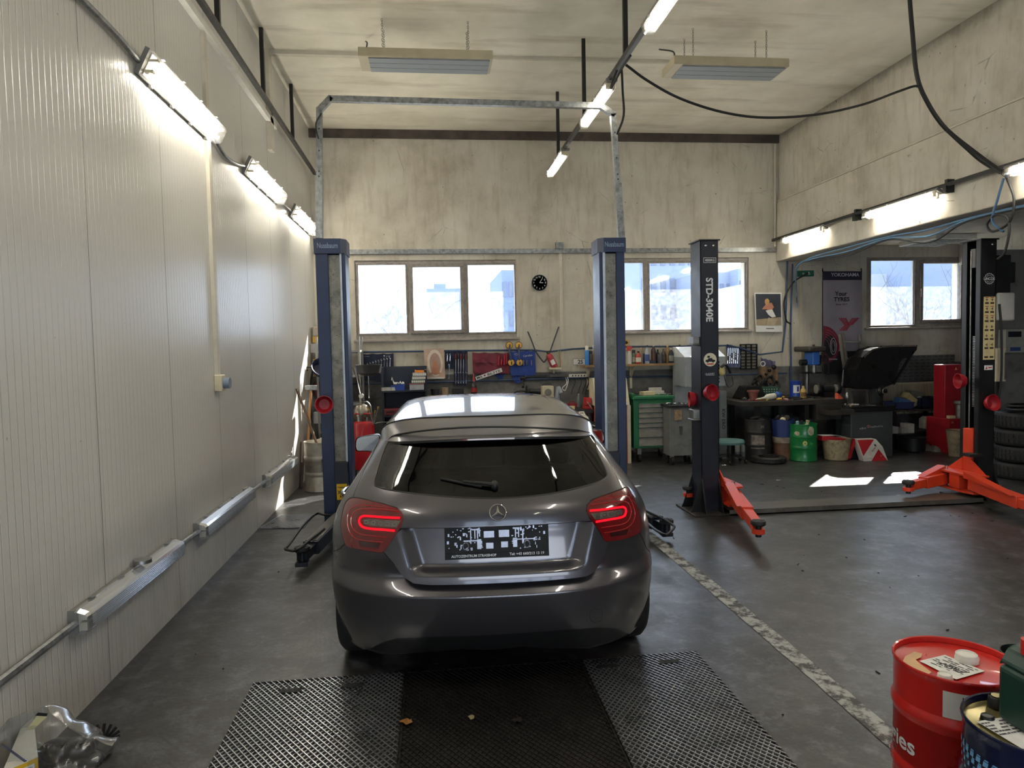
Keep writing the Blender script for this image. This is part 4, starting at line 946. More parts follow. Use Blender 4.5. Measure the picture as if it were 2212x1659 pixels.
# underside of the tailgate lip
lipa = dens(A(tl[24:34]), .015, False)
mb = MB(); P1 = [surf(a, z, 't', 0) for a, z in lipa]; P2 = [surf(a, z, 'b', -.03)+V((0, 0, .004)) for a, z in lipa]
mb.add(P1+P2, [(i, i+1, len(P1)+i+1, len(P1)+i) for i in range(len(P1)-1)], 0); build(mb, 'tailgate_lip', M_GAP, tail)
M_LENS = mat('tail_lamp_red', (104, 6, 12), .12, 0, .1, 20, coat=1); M_LENSD = mat('tail_lamp_dark_red', (52, 5, 9), .15, 0, .1, 20, coat=1)
M_LED = emis('tail_lamp_glow', (255, 22, 40), 1.5); M_LCLR = mat('tail_lamp_clear', (120, 108, 100), .18, .5, .2, 40, coat=1)
def lamp(side):
    key = 'lampL' if side < 0 else 'lampR'
    ln = region([key], 'tail_lamp', M_LENS, 'l', car, 0, 'left tail lamp' if side < 0 else 'right tail lamp')
    seam(LOC[key], 'lamp_seal', .0045, ln, 'b', .002, M_GAP, True)
    if side < 0:
        led = [(864,1117.5),(830,1116),(795,1113.5),(784,1114),(778,1119),(777,1126),(780,1133),(787,1138),(803,1141),(830,1143),(853,1145)]
        clr = [(785,1121),(800,1119),(866,1123),(858,1138),(800,1134),(788,1130)]
        rings = [[(862,1104),(830,1100),(795,1098),(775,1100),(762,1110),(759,1127),(764,1142),(778,1152),(800,1156),(835,1160)], [(858,1098),(800,1091),(772,1091),(756,1102),(751,1125),(757,1150),(772,1163),(800,1168),(828,1170)]]
        dk = [(775,1166),(822,1171),(818,1182),(778,1178)]; n = 5; c0, c1 = (792, 1126), (853, 1131)
        hi = [(800,1105),(825,1106),(858,1110)]
    else:
        led = [(1273,1102),(1295,1100),(1320,1097),(1337,1094.5),(1345,1094),(1350,1098),(1350.5,1106),(1347,1113),(1338,1117),(1315,1121),(1286,1126)]
        clr = [(1275,1108),(1300,1105),(1338,1099),(1344,1103),(1342,1110),(1330,1114),(1284,1121)]
        rings = [[(1275,1090),(1300,1086),(1335,1082),(1350,1083),(1359,1091),(1362,1107),(1357,1122),(1345,1131),(1320,1136),(1298,1139)], [(1283,1081),(1320,1074),(1350,1070),(1362,1080),(1370,1105),(1367,1125),(1352,1140),(1325,1147),(1304,1150)]]
        dk = [(1316,1148),(1356,1142),(1352,1153),(1318,1158)]; n = 4; c0, c1 = (1290, 1112), (1334, 1107)
    ch = lambda p: [hit(a, b, 'b') for a, b in p]
    def strip(px, w, name, m_, off):
        pts = [surf(a, z, 'l', off) for a, z in dens(A([(q[0], q[1]) for q in ch([(q.x, q.y) for q in smooth([(a, b, 0) for a, b in px], 4)])]), .01, False)]
        build(MB().tube(pts, w, 6), name, m_, ln)
    patch(clr, 'reversing_lamp', M_LCLR, ln, .003)
    cell = MB()
    for i in range(n):
        u = i/(n-1); q = hit(c0[0]+(c1[0]-c0[0])*u, c0[1]+(c1[1]-c0[1])*u); a = toa(*q)*.9; c = surf(a, q[1], 'l', .006)
        N = nrm(a, q[1], 'l'); R = N.cross(V((0, 0, 1))).normalized(); U = R.cross(N)
        for s in ((-.011, -.008, .011, -.0065), (-.011, .0065, .011, .008), (-.011, -.008, -.0095, .008), (.0095, -.008, .011, .008)):
            cell.add([c+R*s[0]+U*s[1], c+R*s[2]+U*s[1], c+R*s[2]+U*s[3], c+R*s[0]+U*s[3]], [(0, 1, 2, 3)])
    build(cell, 'reflector_cell', M_CHROME, ln)
    strip(led, .0062, 'light_guide', M_LED, .001)
    M_L2 = mat('tail_lamp_bright_red', (160, 14, 22), .15, 0, .1, 20, coat=1)
    for r_, w in zip(rings, (.0034, .0026)): strip(r_, w, 'lens_rib', M_L2, -.0005)
    patch(dk, 'reflector', M_LENSD, ln, .0015)
lamp(-1); lamp(1)
# number plate holder in the recess
pc = [hit(a, b, 't') for a, b in ((960, 1141), (1185, 1132), (1186, 1197), (961, 1208))]
px0, px1 = (pc[0][0]+pc[3][0])/2, (pc[1][0]+pc[2][0])/2; pz1 = (pc[0][1]+pc[1][1])/2; pz0 = (pc[2][1]+pc[3][1])/2
py = S(0, .78, 't')-.004
til = Matrix.Rotation(0, 3, 'X')
def pw(u, w, o=0): return cw(px0+(px1-px0)*u, py-.012-o+.012*w, pz0+(pz1-pz0)*w)
def slab(mb, u0, w0, u1, w1, o0, o1):
    q = [pw(u0, w0, o1), pw(u1, w0, o1), pw(u1, w1, o1), pw(u0, w1, o1)]; mb.prism(q, cfy*(o1-o0))
pl_ = MB(); slab(pl_, 0, 0, 1, 1, -.012, 0); plate = build(pl_, 'plate_holder', mat('plate_holder_black', (13, 13, 15), .55, 0, .1, 30, spec=.3), tail, 'black empty number plate holder', bevel=.003)
rnd = random.Random(5); mk = MB(); 
for (u0, w0, u1, w1) in ((.375,.62,.475,.82),(.52,.62,.62,.84),(.395,.28,.465,.46),(.54,.3,.605,.48),(.31,.28,.35,.58),(.655,.3,.695,.58),(.245,.45,.255,.9),(.18,.52,.31,.56),(.26,.86,.34,.9),(.285,.6,.295,.88),(.31,.6,.32,.88),(.33,.66,.34,.9),(.655,.86,.72,.9),(.675,.6,.685,.88),(.705,.6,.715,.88),(.65,.52,.86,.55),(.745,.4,.755,.84),(.15,.3,.16,.42),(.15,.4,.175,.43),(.73,.66,.76,.69)): slab(mk, u0, w0, u1, w1, 0, .0012)
for i in range(90):
    u, w = rnd.choice((rnd.uniform(.02, .35), rnd.uniform(.64, .97))), rnd.uniform(.24, .92); l = rnd.uniform(.006, .022); slab(mk, u, w, u+l, w+rnd.choice((.025, .03, .09)), 0, .001)
build(mk, 'moulded_pattern', mat('plate_moulding', (150, 154, 168), .3, .6, .2, 12), plate)
rg = MB()
for u in (.2, .79):
    rg.tube([pw(u+.026*math.cos(a), .38+.11*math.sin(a), .002) for a in [2*PI*i/20 for i in range(20)]], .0025, 5, True)
build(rg, 'ring', mat('plate_moulding', (150, 154, 168), .3, .6), plate)
bar = MB(); slab(bar, .0, -.01, 1, .16, 0, .003); build(bar, 'name_bar', mat('plate_holder_black', (20, 20, 23), .35), plate)
wpt = lambda a, b: None
def onplate(u, w, s, hgt, wid): text(s, pw(u, w, .0045), cfx, (pw(0, 1)-pw(0, 0)), hgt, MWT, plate, wid, bold=.025)
onplate(.275, .085, 'AUTOZENTRUM STRASSHOF', .013, .225); onplate(.785, .095, 'Tel: +43 660/213 13 19', .014, .175)
# emblem, wiper, tow eye cover
ec = hit(1075, 1105); ew = cw(ec[0], S(ec[0], ec[1], 't')-.012, ec[1]); en = nrm(toa(*ec)*.9, ec[1], 't'); er = cfx; eu = er.cross(en)*1
if eu.z < 0: eu = -eu
emb = MB().tube([ew+er*.041*math.cos(a)+eu*.041*math.sin(a) for a in [2*PI*i/36 for i in range(36)]], .0032, 8, True)
for k in range(3):
    a = PI/2+k*2*PI/3; d = er*math.cos(a)+eu*math.sin(a); sd = er*-math.sin(a)+eu*math.cos(a)
    tip = ew+d*.04; l, r_ = ew+sd*.0075+d*.004, ew-sd*.0075+d*.004; top = ew+en*.006
    emb.add([tip, l, top, r_, ew-en*.003], [(0, 1, 2), (0, 2, 3), (1, 4, 2), (2, 4, 3), (0, 4, 1), (0, 3, 4)])
build(emb, 'star_emblem', M_CHROME, tail, 'chrome three pointed star in a ring')
def gp_(px, py, off): q = hit(px, py); return surf(toa(*q)*.9, q[1], 'b', off)
wp = build(MB().ell(gp_(1068, 1047, .018), (.02, .026, .026), 12).tube([gp_(1068, 1045, .03), gp_(1058, 1043, .034), gp_(1030, 1040, .032), gp_(1000, 1037, .03)], [.012, .011, .008, .006], 8), 'rear_wiper', M_TRIM, tail)
build(MB().tube([gp_(1040, 1050, .014), gp_(1000, 1042, .016), gp_(952, 1032, .014)], .006, 6), 'blade', M_DARK, wp)
seam([hit(*q) for q in sm2([(1276,1319),(1298,1317),(1299,1340),(1277,1341)], 4)], 'tow_eye_cover', .0015, bumper, 'b', -.0005, M_GAP, True)
seam([hit(*q) for q in ((718, 1192), (735, 1185), (747, 1172))], 'panel_gap', .0022, body); seam([hit(*q) for q in ((1381, 1150), (1395, 1182), (1403, 1192))], 'panel_gap', .0022, body)
# roof, spoiler, sides, front
RZ = [(.33, 1.252), (.39, 1.263), (.5, 1.281), (.9, 1.336), (1.3, 1.364), (1.8, 1.383), (2.2, 1.382), (2.5, 1.365)]
RZ = [(q.x, q.y) for q in smooth([(a, b, 0) for a, b in RZ], 6)]
def zedge(y): return 1.212+.05*sstep(.95, 1.7, y)
def RW(y): return cW(zedge(y))*.995
def Ed(v):                                             # trailing edge of the roof spoiler
    z = ze(v); x = v*cW(z)*.99; return x, S(x, z)-.06*(1-abs(v)**4), z
def rz(v, y): return zedge(y)+(lerp(RZ, y)-zedge(y))*(1-min(1, abs(v))**3.2)**(1/3.2)
def roofp(v, y, dz=0): return cw(v*RW(y), y, rz(v, y)+dz)
def va(i, n): t = 2*i/n-1; return math.copysign(1-(1-abs(t))**1.6, t)
def YS(v): return max(.87+.1*abs(v)**2, Ed(v)[1]+.02)
def spo(u, v):
    v = va(round(v*48), 48); x0, y_, z_ = Ed(v); ys = YS(v); y = y_*(1-u)+ys*u; q = (1-u)**1.1
    return cw(x0*(1-u)+v*RW(ys)*u, y, rz(v, y)+(z_-rz(v, y_))*q)
build(MB().grid(spo, 18, 48), 'spoiler', M_PAINT, car, ang=60)
roof = build(MB().grid(lambda u, v: roofp(va(round(v*48), 48), YS(va(round(v*48), 48))*(1-u)+2.5*u), 20, 48), 'roof', M_PAINT, car, ang=60)
build(MB().tube([roofp(va(i, 48), YS(va(i, 48)), .001) for i in range(1, 48)], .0046, 6), 'roof_seam', M_GAP, roof)
for s in (-1, 1): build(MB().tube([roofp(s*.93, 1.2+.13*i, -.001) for i in range(11)], .004, 6), 'roof_ditch', M_GAP, roof)
def under(u, v):
    v = va(round(v*48), 48); x0, y_, z_ = Ed(v); zb_ = z_-.02
    return cw(x0, y_*(1-u)+(S(x0, zb_)+.012)*u, (z_-.013)*(1-u)+zb_*u)
build(MB().grid(under, 3, 48), 'spoiler_underside', M_TRIM, car)
build(MB().grid(lambda u, v: (lambda e: cw(e[0], e[1]+.001, e[2]-.013*u))(Ed(va(round(v*48), 48))), 1, 48), 'spoiler_edge', M_TRIM, car)
build(MB().grid(lambda u, v: (lambda e: cw(e[0], e[1]-.003, e[2]-.003-.009*u))(Ed((-.17+.29*v)/.62)), 1, 14), 'brake_light', mat('brake_light_red', (92, 14, 24), .2, 0, .1, 30, coat=1), car)
def sidep(s, y, z):
    w = cW(z) if y < 3.3 else cW(z)*(1-((min(y, 4.2)-3.3)/.95)**2.6)**(1/2.6); return cw(s*w, y, z)
def ztop(y): return lerp([(1.1, ZT), (2.45, ZT), (3.05, .985), (3.4, .93), (4.2, .74)], y)
win = [(1.22, 1.0), (1.14, 1.06), (1.3, 1.225), (1.6, 1.245), (2.4, 1.24), (2.95, 1.01), (2.2, .975)]
ar = [(.74, .315, .335), (3.44, .315, .335)]
for s in (-1, 1):
    ob = [(y0(z)+LC*.98, z) for z in [1.26-.02*i for i in range(52)]]
    ob += [(y, .22) for y in [1.1+.05*i for i in range(61)]]
    ob += [(4.2, .24+.05*i) for i in range(10)]+[(y, ztop(y)) for y in [4.15-.05*i for i in range(61)] if y > 1.2]
    vs = [V(q) for q in ob]; es = [(i, (i+1) % len(ob)) for i in range(len(ob))]
    wd_ = dens(win, .03); n = len(vs); vs += [V(q) for q in wd_]; es += [(n+i, n+(i+1) % len(wd_)) for i in range(len(wd_))]
    for cy, cz, r_ in ar:
        c_ = [(cy+r_*math.cos(2*PI*i/48), cz+r_*math.sin(2*PI*i/48)) for i in range(48)]; c_ = [q for q in c_ if q[1] > .22]
        n = len(vs); vs += [V(q) for q in c_]; es += [(n+i, n+i+1) for i in range(len(c_)-1)]
    for i in range(56):
        for j in range(17): vs.append(V((.85+.06*i, .25+.06*j)))
    v2, _, f2, _, _, _ = geometry.delaunay_2d_cdt(vs, es, [], 0, 1e-5); B = []; G_ = []
    for f in f2:
        c = (sum(v2[i].x for i in f)/3, sum(v2[i].y for i in f)/3)
        if not pip(c, ob) or any(math.hypot(c[0]-a, c[1]-b) < r_ for a, b, r_ in ar): continue
        (G_ if pip(c, wd_) else B).append(tuple(f))
    P3 = [sidep(s, q.x, q.y) for q in v2]
    def sub(fs, name, m_, par):
        ids = sorted({i for f in fs for i in f}); ix = {a: b for b, a in enumerate(ids)}; return build(MB().add([P3[i] for i in ids], [tuple(ix[i] for i in (f if s > 0 else reversed(f))) for f in fs], 1), name, m_, par, ang=50)
    sd_ = sub(B, 'side_panel', M_PAINT, car); sub(G_, 'side_window', M_TINT, sd_)
    build(MB().tube([sidep(s, 1.0+.1*i, .72+.012*i) for i in range(22)], .003, 5), 'crease', M_PAINT, sd_)
build(MB().grid(lambda u, v: cw((2*v-1)*.62*(1-u)+(2*v-1)*.78*u, 2.5*(1-u)+3.1*u-.1*(2*v-1)**2*(1-u*.3), (ZT+(1.365-ZT)*(1-abs(2*v-1)**3.4)**(1/3.4))*(1-u)+.985*u), 10, 20), 'windscreen', M_SCREEN, car)
build(MB().grid(lambda u, v: cw((2*v-1)*(cW(.93)*(1-((max(3.3, 2.98+1.2*u)-3.3)/.95)**2.6)**(1/2.6)), 2.98+1.2*u, ztop(2.98+1.2*u)+.05*(1-(2*v-1)**2)), 14, 16), 'bonnet', M_PAINT, car)
build(MB().grid(lambda u, v: cw((2*v-1)*cW(.5)*.34, 4.2+.03*(1-(2*v-1)**2), .24+.53*u), 4, 8), 'front_bumper', M_PAINT, car)
build(MB().box((-.86, .3, .19), (.86, 4.1, .24), 0), 'underbody', M_DARK, car) if 0 else None
ub = MB(); ub.add([cw(x, y, z) for z in (.2, .26) for x, y in ((-.56, .5), (.56, .5), (.66, 4.05), (-.66, 4.05))], [(0,3,2,1),(4,5,6,7),(0,1,5,4),(1,2,6,5),(2,3,7,6),(3,0,4,7)]); build(ub, 'underbody', M_DARK, car)
# wheels
for sx_, wy in ((-1, .74), (1, .74), (-1, 3.44), (1, 3.44)):
    c = cw(sx_*.765, wy, .315); whl = build(MB().lathe([(.2, -.1), (.285, -.112), (.308, -.09), (.315, -.05), (.315, .05), (.308, .09), (.285, .112), (.2, .1)], c, 40, cfx, cap=False), 'tyre', M_DARK, car)
    rm = MB().lathe([(.2, -.1), (.195, .1)], c, 30, cfx)
    for k in range(10):
        a = 2*PI*k/10; d = cfy*math.cos(a)+V((0, 0, math.sin(a))); rm.beam(c+cfx*sx_*.09+d*.03, c+cfx*sx_*.095+d*.198, .03, .02, cfx)
    rm.cyl(c+cfx*sx_*.08, c+cfx*sx_*.11, .035, 16); build(rm, 'rim', M_STEEL, whl)
# door mirrors
for s in (-1, 1):
    if s < 0:
        o = [at(a, b, Y=5.85) for a, b in sm2([(772, 960), (777, 946), (800, 941), (821, 938), (826, 945), (821, 965), (814, 975), (790, 975), (775, 974)], 3)]
        o = [cl(q) for q in o]; o = [(q.x-.02, q.z) for q in o]
    cx_ = sum(q[0] for q in o)/len(o); cz_ = sum(q[1] for q in o)/len(o)
    mb = MB(); k = len(o)
    pr = [(.0, 1.0), (.03, 1.03), (.1, .9), (.15, .55), (.165, .05)]
    vs = [cw(-s*-1*0+(s*-1)*-1*0+((cx_+(a-cx_)*f) if s < 0 else -(cx_+(a-cx_)*f)), 2.42+d, cz_+(b-cz_)*f) for d, f in pr for a, b in o]
    fc = [(i*k+j, i*k+(j+1) % k, (i+1)*k+(j+1) % k, (i+1)*k+j) for i in range(4) for j in range(k)]
    mb.add(vs, fc, 1); mb.add([cw(.0+s*.83, 2.44, .97)]+[cw(s*.7, 2.46, .97)], [])
    mb.beam(cw(s*.80, 2.46, .965), cw(s*.74, 2.5, .95), .06, .04)
    mr = build(mb, 'door_mirror', M_PAINT, car)
    build(MB().add([cw((cx_+(a-cx_)*.93)*(1 if s < 0 else -1), 2.428, cz_+(b-cz_)*.93) for a, b in o], [tuple(range(k))]), 'mirror_glass', glass_tint('mirror_glass', (.02, .02, .02, 1), .45), mr)
    hd = MB().tube(smooth([sidep(s, 1.75, .83)+cfx*s*.0, sidep(s, 1.8, .835)+cfx*s*.035, sidep(s, 1.95, .835)+cfx*s*.035, sidep(s, 2.0, .83)], 4), .013, 8); build(hd, 'door_handle', M_PAINT, car)
    hd = MB().tube(smooth([sidep(s, 1.0, .85)+cfx*s*.0, sidep(s, 1.05, .855)+cfx*s*.035, sidep(s, 1.2, .855)+cfx*s*.035, sidep(s, 1.25, .85)], 4), .013, 8); build(hd, 'door_handle', M_PAINT, car)
# cabin seen through the rear window
M_TEX = mat('seat_cloth', (30, 30, 33), .85, 0, .2, 20)
MC = Matrix.Translation(CO) @ Matrix.Rotation(-CPSI, 4, 'Z')
mb = MB(MC); mb.box((-.62, .55, .3), (.62, 3.0, .36)).box((-.6, .5, .86), (.6, .98, .9)); build(mb, 'cabin_floor', M_TEX, car)
mb = MB(MC); mb.box((-.6, 1.0, .4), (.6, 1.14, .98)); build(mb, 'rear_seat', M_TEX, car, bevel=.03)
for x in (-.4, 0, .4): mb = MB(MC); mb.box((x-.11, 1.0, 1.0), (x+.11, 1.08, 1.13)); build(mb, 'headrest', M_TEX, car, bevel=.025)
for x in (-.37, .37):
    mb = MB(MC); mb.box((x-.24, 1.95, .4), (x+.24, 2.09, 1.03)).box((x-.12, 1.97, 1.05), (x+.12, 2.06, 1.22)); build(mb, 'front_seat', M_TEX, car, bevel=.03)
mb = MB(MC); mb.box((-.7, 2.75, .6), (.7, 3.1, .93)); build(mb, 'dashboard', M_TEX, car, bevel=.03)
build(MB().tube([cw(-.37+.18*math.cos(a), 2.6+.05*math.sin(a), .93+.17*math.sin(a)) for a in [2*PI*i/24 for i in range(24)]], .014, 6, True), 'steering_wheel', M_TRIM, car)
mb = MB(MC); mb.box((-.11, 2.52, 1.25), (.11, 2.54, 1.31)); build(mb, 'inside_mirror', M_TRIM, car)
# ================================================================== on the floor in front
M_PIT = mat('pit_shade', (30, 28, 27), .6, .2, .2, 5)  # dark sheet under the mesh, its colour standing in for shade below
def lattice(c0, c1, c2, c3, nx, ny, r=.0022, z0=.006, z1=.011):
    """diamond mesh laid inside the quad c0 c1 c2 c3 (c0-c1 front edge)"""
    mb = MB(); P = lambda u, v: (V(c0)*(1-u)+V(c1)*u)*(1-v)+(V(c3)*(1-u)+V(c2)*u)*v
    for s, zz in ((1, z0), (-1, z1)):
        k = nx/ny
        for i in range(-ny, nx+ny+1):
            # line u*nx - s*v*ny = i
            pts = []
            for v in (0, 1):
                u = (i+s*v*ny)/nx
                pts.append((u, v))
            (u0, v0), (u1, v1) = pts
            t0, t1 = 0, 1; du = u1-u0
            for lim, sg in ((0, 1), (1, -1)):
                a = (u0-lim)*sg; b = (u1-lim)*sg
                if a < 0 and b < 0: t0, t1 = 1, 0
                elif a < 0: t0 = max(t0, -a/(b-a))
                elif b < 0: t1 = min(t1, a/(a-b))
            if t1-t0 < .01: continue
            p, q = P(u0+du*t0, t0), P(u0+du*t1, t1); p.z = q.z = zz; mb.beam(p, q, r*2, r*2)
    return mb
gx = [-.985, -.19, .775, 1.445]; gy0, gy1 = 1.9, 3.765
M_MESH = mat('expanded_metal', (204, 207, 212), .3, .95, .12, 5)
M_MESHD = mat('shaded_dirty_mesh', (46, 43, 41), .55, .6, .25, 6, dirt=.5)  # darker copy of the mesh metal: dirt plus shade from the car
gl = ['expanded metal floor grating panel on the left, behind the car', 'dirty middle floor grating panel, coloured dark for shade, right behind the car', 'shiny expanded metal floor grating panel on the right, behind the car']
for i in range(3):
    a, b = gx[i]+.004, gx[i+1]-.004
    t = thing('floor_grating', gl[i], 'grating', ((a+b)/2, (gy0+gy1)/2, 0), 'expanded metal gratings over the pit')
    build(MB().box((a, gy0, 0), (b, gy1, .004)), 'shade_sheet', M_PIT, t)
    build(lattice((a, gy0, 0), (b, gy0, 0), (b, gy1, 0), (a, gy1, 0), round((b-a)/.03), round((gy1-gy0)/.042)), 'mesh', M_MESHD if i == 1 else M_MESH, t)
    fr = MB().box((a, gy0, .004), (a+.006, gy1, .012)).box((b-.006, gy0, .004), (b, gy1, .012)).box((a, gy1-.006, .004), (b, gy1, .012)); build(fr, 'frame', M_MESHD, t)
    for px, py in {0: ((628, 1497), (762, 1485)), 1: (), 2: ((1446, 1434), (1312, 1444))}[i]:
        q = at(px, py, Z=0); build(MB().box((q.x-.055, q.y-.02, .004), (q.x+.055, q.y+.02, .0145)), 'hand_slot', M_GAP, t)
q = [at(*p, Z=0) for p in ((562, 1143), (655, 1141), (677, 1114), (606, 1116))]
t = thing('floor_grating', 'small square expanded metal grating lying by the left wall', 'grating', (q[0]+q[2])/2)
for k in q: k.x = max(k.x, XL+.01)
build(MB().prism([V((k.x, k.y, 0)) for k in q], (0, 0, .004)), 'shade_sheet', M_PIT, t); build(lattice(q[0], q[1], q[2], q[3], 20, 18, .003), 'mesh', M_MESH, t)
mb = MB()
for a, b in zip(q, q[1:]+q[:1]): mb.beam(V((a.x, a.y, .01)), V((b.x, b.y, .01)), .012, .012)
build(mb, 'frame', M_MESH, t)
# ------------------------------------------------ drums
def drum(t, c, r, h, m_, hoops, mlid=None, lid=1):
    pr = [(r*.95, 0), (r*1.0, .006), (r*1.0, .02), (r*.975, .03)]
    for z in hoops: pr += [(r*.975, z-.03), (r*.985, z-.022), (r*1.015, z-.008), (r*1.015, z+.008), (r*.985, z+.022), (r*.975, z+.03)]
    pr += [(r*.975, h-.035), (r*.985, h-.02), (r*1.0, h-.012), (r*1.005, h-.004), (r*.995, h), (r*.965, h-.002), (r*.955, h-.02)]
    if not lid: pr += [(r*.95, h-.3), (r*.95, .03), (.001, .03)]
    body = build(MB().lathe(pr, c, 56, cap=False), 'drum_body', m_, t)
    if lid: build(MB().lathe([(r*.957, h-.034), (r*.956, h-.022), (r*.9, h-.026), (.001, h-.026)], c, 56), 'lid', mlid or m_, t)
    return body
def dirs(c, p0):                                       # angle on the drum facing the camera, turned by p0 degrees to the right
    return math.atan2(CAM.y-c.y, CAM.x-c.x)+math.radians(p0)
def wrap(c, r, p0, z): return lambda a, b: V((c.x+r*math.cos(dirs(c, p0)+a/r), c.y+r*math.sin(dirs(c, p0)+a/r), z+b))
def wlabel(c, r, p0, p1, z0, z1, m_, t, name='label', lab=None):
    f = lambda u, v: (lambda a: V((c.x+r*math.cos(a), c.y+r*math.sin(a), c.z+z0+(z1-z0)*v)))(dirs(c, p0+(p1-p0)*u))
    return build(MB().grid(f, 14, 1), name, m_, t, lab)
M_REDD = mat('drum_red', (196, 32, 26), .3, 0, .05, 4, coat=.5); M_NAVY = mat('drum_navy', (14, 22, 54), .25, 0, .06, 4, coat=.6)
def bung(t, c, r, h, m_, n='bung_cap'):
    b = build(MB().lathe([(r*1.05, 0), (r*1.05, h*.4), (r, h*.5), (r*.96, h*.9), (r*.86, h), (r*.8, h*.85), (.001, h*.85)], c, 24), n, m_, t)
    build(MB().box((c.x+r*.9, c.y-r*.2, c.z), (c.x+r*1.25, c.y+r*.15, c.z+h*.4)), 'tab', m_, b)
def printlines(t, o, r, u, w, h, n, m_, name='print', seed=3, lo=.35):
    rd = random.Random(seed); mb = MB(); nn = V(r).cross(V(u)).normalized()
    for i in range(n):
        x = 0; y = h*(1-(i+.5)/n)
        while x < w*.92:
            l = rd.uniform(.05, .22)*w
            if rd.random() > lo*.6: p = V(o)+V(r)*x+V(u)*y+nn*.0012; e = min(l, w-x); mb.add([p, p+V(r)*e, p+V(r)*e+V(u)*h/n*.4, p+V(u)*h/n*.4], [(0, 1, 2, 3)])
            x += l*1.25
    return build(mb, name, m_, t)
M_PRINT = mat('print_grey', (74, 74, 78), .6)
c = at(2063, 1434, Z=.6); c.z = 0; rr = .197
t = thing('oil_drum', 'red 60 litre oil drum with white lid label at the front right', 'drum', c)
drum(t, c, rr, .62, M_REDD, (.455, .24))
zl_ = .596
bc = at(2088, 1414, Z=.62); bung(t, V((bc.x, bc.y, zl_)), .036, .03, M_WHITE); bc = at(2041, 1456, Z=.62); bung(t, V((bc.x, bc.y, zl_)), .023, .026, M_WHITE)
lq = [at(*p, Z=zl_+.002) for p in ((1986, 1428), (2041, 1415), (2127, 1450), (2066, 1468))]
ll = build(MB().prism(lq, (0, 0, .001)), 'lid_label', M_PAPER, t, 'white printed lid label with handwriting')
R_, U_ = (lq[2]-lq[1]), (lq[1]-lq[0]); 
printlines(ll, lq[3]+(lq[0]-lq[3])*.92+(lq[1]-lq[0])*.1+V((0, 0, .001)), R_.normalized(), U_.normalized(), R_.length*.85, U_.length*.8, 7, M_PRINT)
hw = MB(); o_ = lq[0].lerp(lq[2], .32)+V((0, 0, .002)); rn, un = R_.normalized(), U_.normalized()
for i, st_ in enumerate((((0, 0), (.01, .02), (.018, 0), (.012, .012)), ((.024, .022), (.024, 0), (.024, .02), (.036, .016), (.026, .01)), ((.04, 0), (.046, .02), (.05, 0)), ((.056, .02), (.056, .0), (.066, .002)), ((.07, -.006), (.085, .03)))): hw.tube(smooth([o_+rn*a+un*b for a, b in st_], 4), .0012, 4)
build(hw, 'handwriting', MT, ll)
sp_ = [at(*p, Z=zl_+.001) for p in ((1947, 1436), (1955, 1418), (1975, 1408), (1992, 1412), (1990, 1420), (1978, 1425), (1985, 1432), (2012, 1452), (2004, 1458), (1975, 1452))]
build(MB().prism(sp_, (0, 0, .0006)), 'reflection_patch', mat('reflection_beige', (214, 172, 124), .5, 0, .12, 12), t)  # beige reflection on the lid, painted as a flat patch
text('energies', (0, 0, 0), (1, 0, 0), (0, 0, 1), .074, MWT, t, .31, warp=lambda a, b: wrap(c, rr*.976+.0015, -82, .325)(a, b), bold=.02)
wl = wlabel(c, rr*.976+.001, -10, 26, .488, .578, M_PAPER, t, 'side_label')
wf = wrap(c, rr*.976+.003, 8, .53); mb = MB()
for i in range(5):
    for (b0, b1) in ((.025, .038), (.0, .022), (-.02, -.004), (-.036, -.024))[i % 2::1][:2+i % 2]: mb.add([wf(-.005+i*.012, b0), wf(-.001+i*.012, b0), wf(-.001+i*.012, b1), wf(-.005+i*.012, b1)], [(0, 1, 2, 3)])
build(mb, 'print', M_PRINT, wl)
build(MB().grid(lambda u, v: wrap(c, rr*.976+.0015, 12, .272)(-.02+.05*u, .012*(v-.5)), 6, 1), 'white_dash', M_WHITE, t)
c2 = at(2226, 1571, Z=.6); c2.z = 0; r2 = .186; c2 += V((.004, -.012, 0))
t = thing('oil_drum', 'dark navy oil drum with pale blue stripes, in front of the red drum', 'drum', c2)
drum(t, c2, r2, .62, M_NAVY, (.43, .22), mat('brass_lacquer_lid', (150, 138, 92), .25, .7, .1, 5))
z_ = .596
bc = at(2153, 1524, Z=.6); bung(t, V((bc.x, bc.y, z_)), .024, .035, M_BLKM); build(MB().cyl((bc.x, bc.y, z_+.034), (bc.x, bc.y, z_+.037), .016, 16), 'brass_disc', mat('brass_lacquer_lid', (150, 138, 92), .25, .7), t)
bc = at(2133, 1550, Z=.6); bung(t, V((bc.x, bc.y, z_)), .018, .012, M_BLKM)
lq = [at(*p, Z=z_+.002) for p in ((2110, 1559), (2190, 1546), (2290, 1605), (2215, 1622))]
for k in range(4):
    d_ = V((lq[k].x-c2.x, lq[k].y-c2.y, 0))
    if d_.length > r2*.9: d_ *= r2*.9/d_.length; lq[k].x, lq[k].y = c2.x+d_.x, c2.y+d_.y
ll = build(MB().prism(lq, (0, 0, .001)), 'lid_label', M_PAPER, t, 'white printed paper label')
printlines(ll, lq[0].lerp(lq[3], .55)+V((0, 0, .001)), (lq[1]-lq[0]).normalized(), (lq[0]-lq[3]).normalized(), (lq[1]-lq[0]).length*.85, (lq[0]-lq[3]).length*.48, 5, M_PRINT, seed=8)
M_LB = mat('stripe_light_blue', (112, 170, 216), .4); mb = MB()
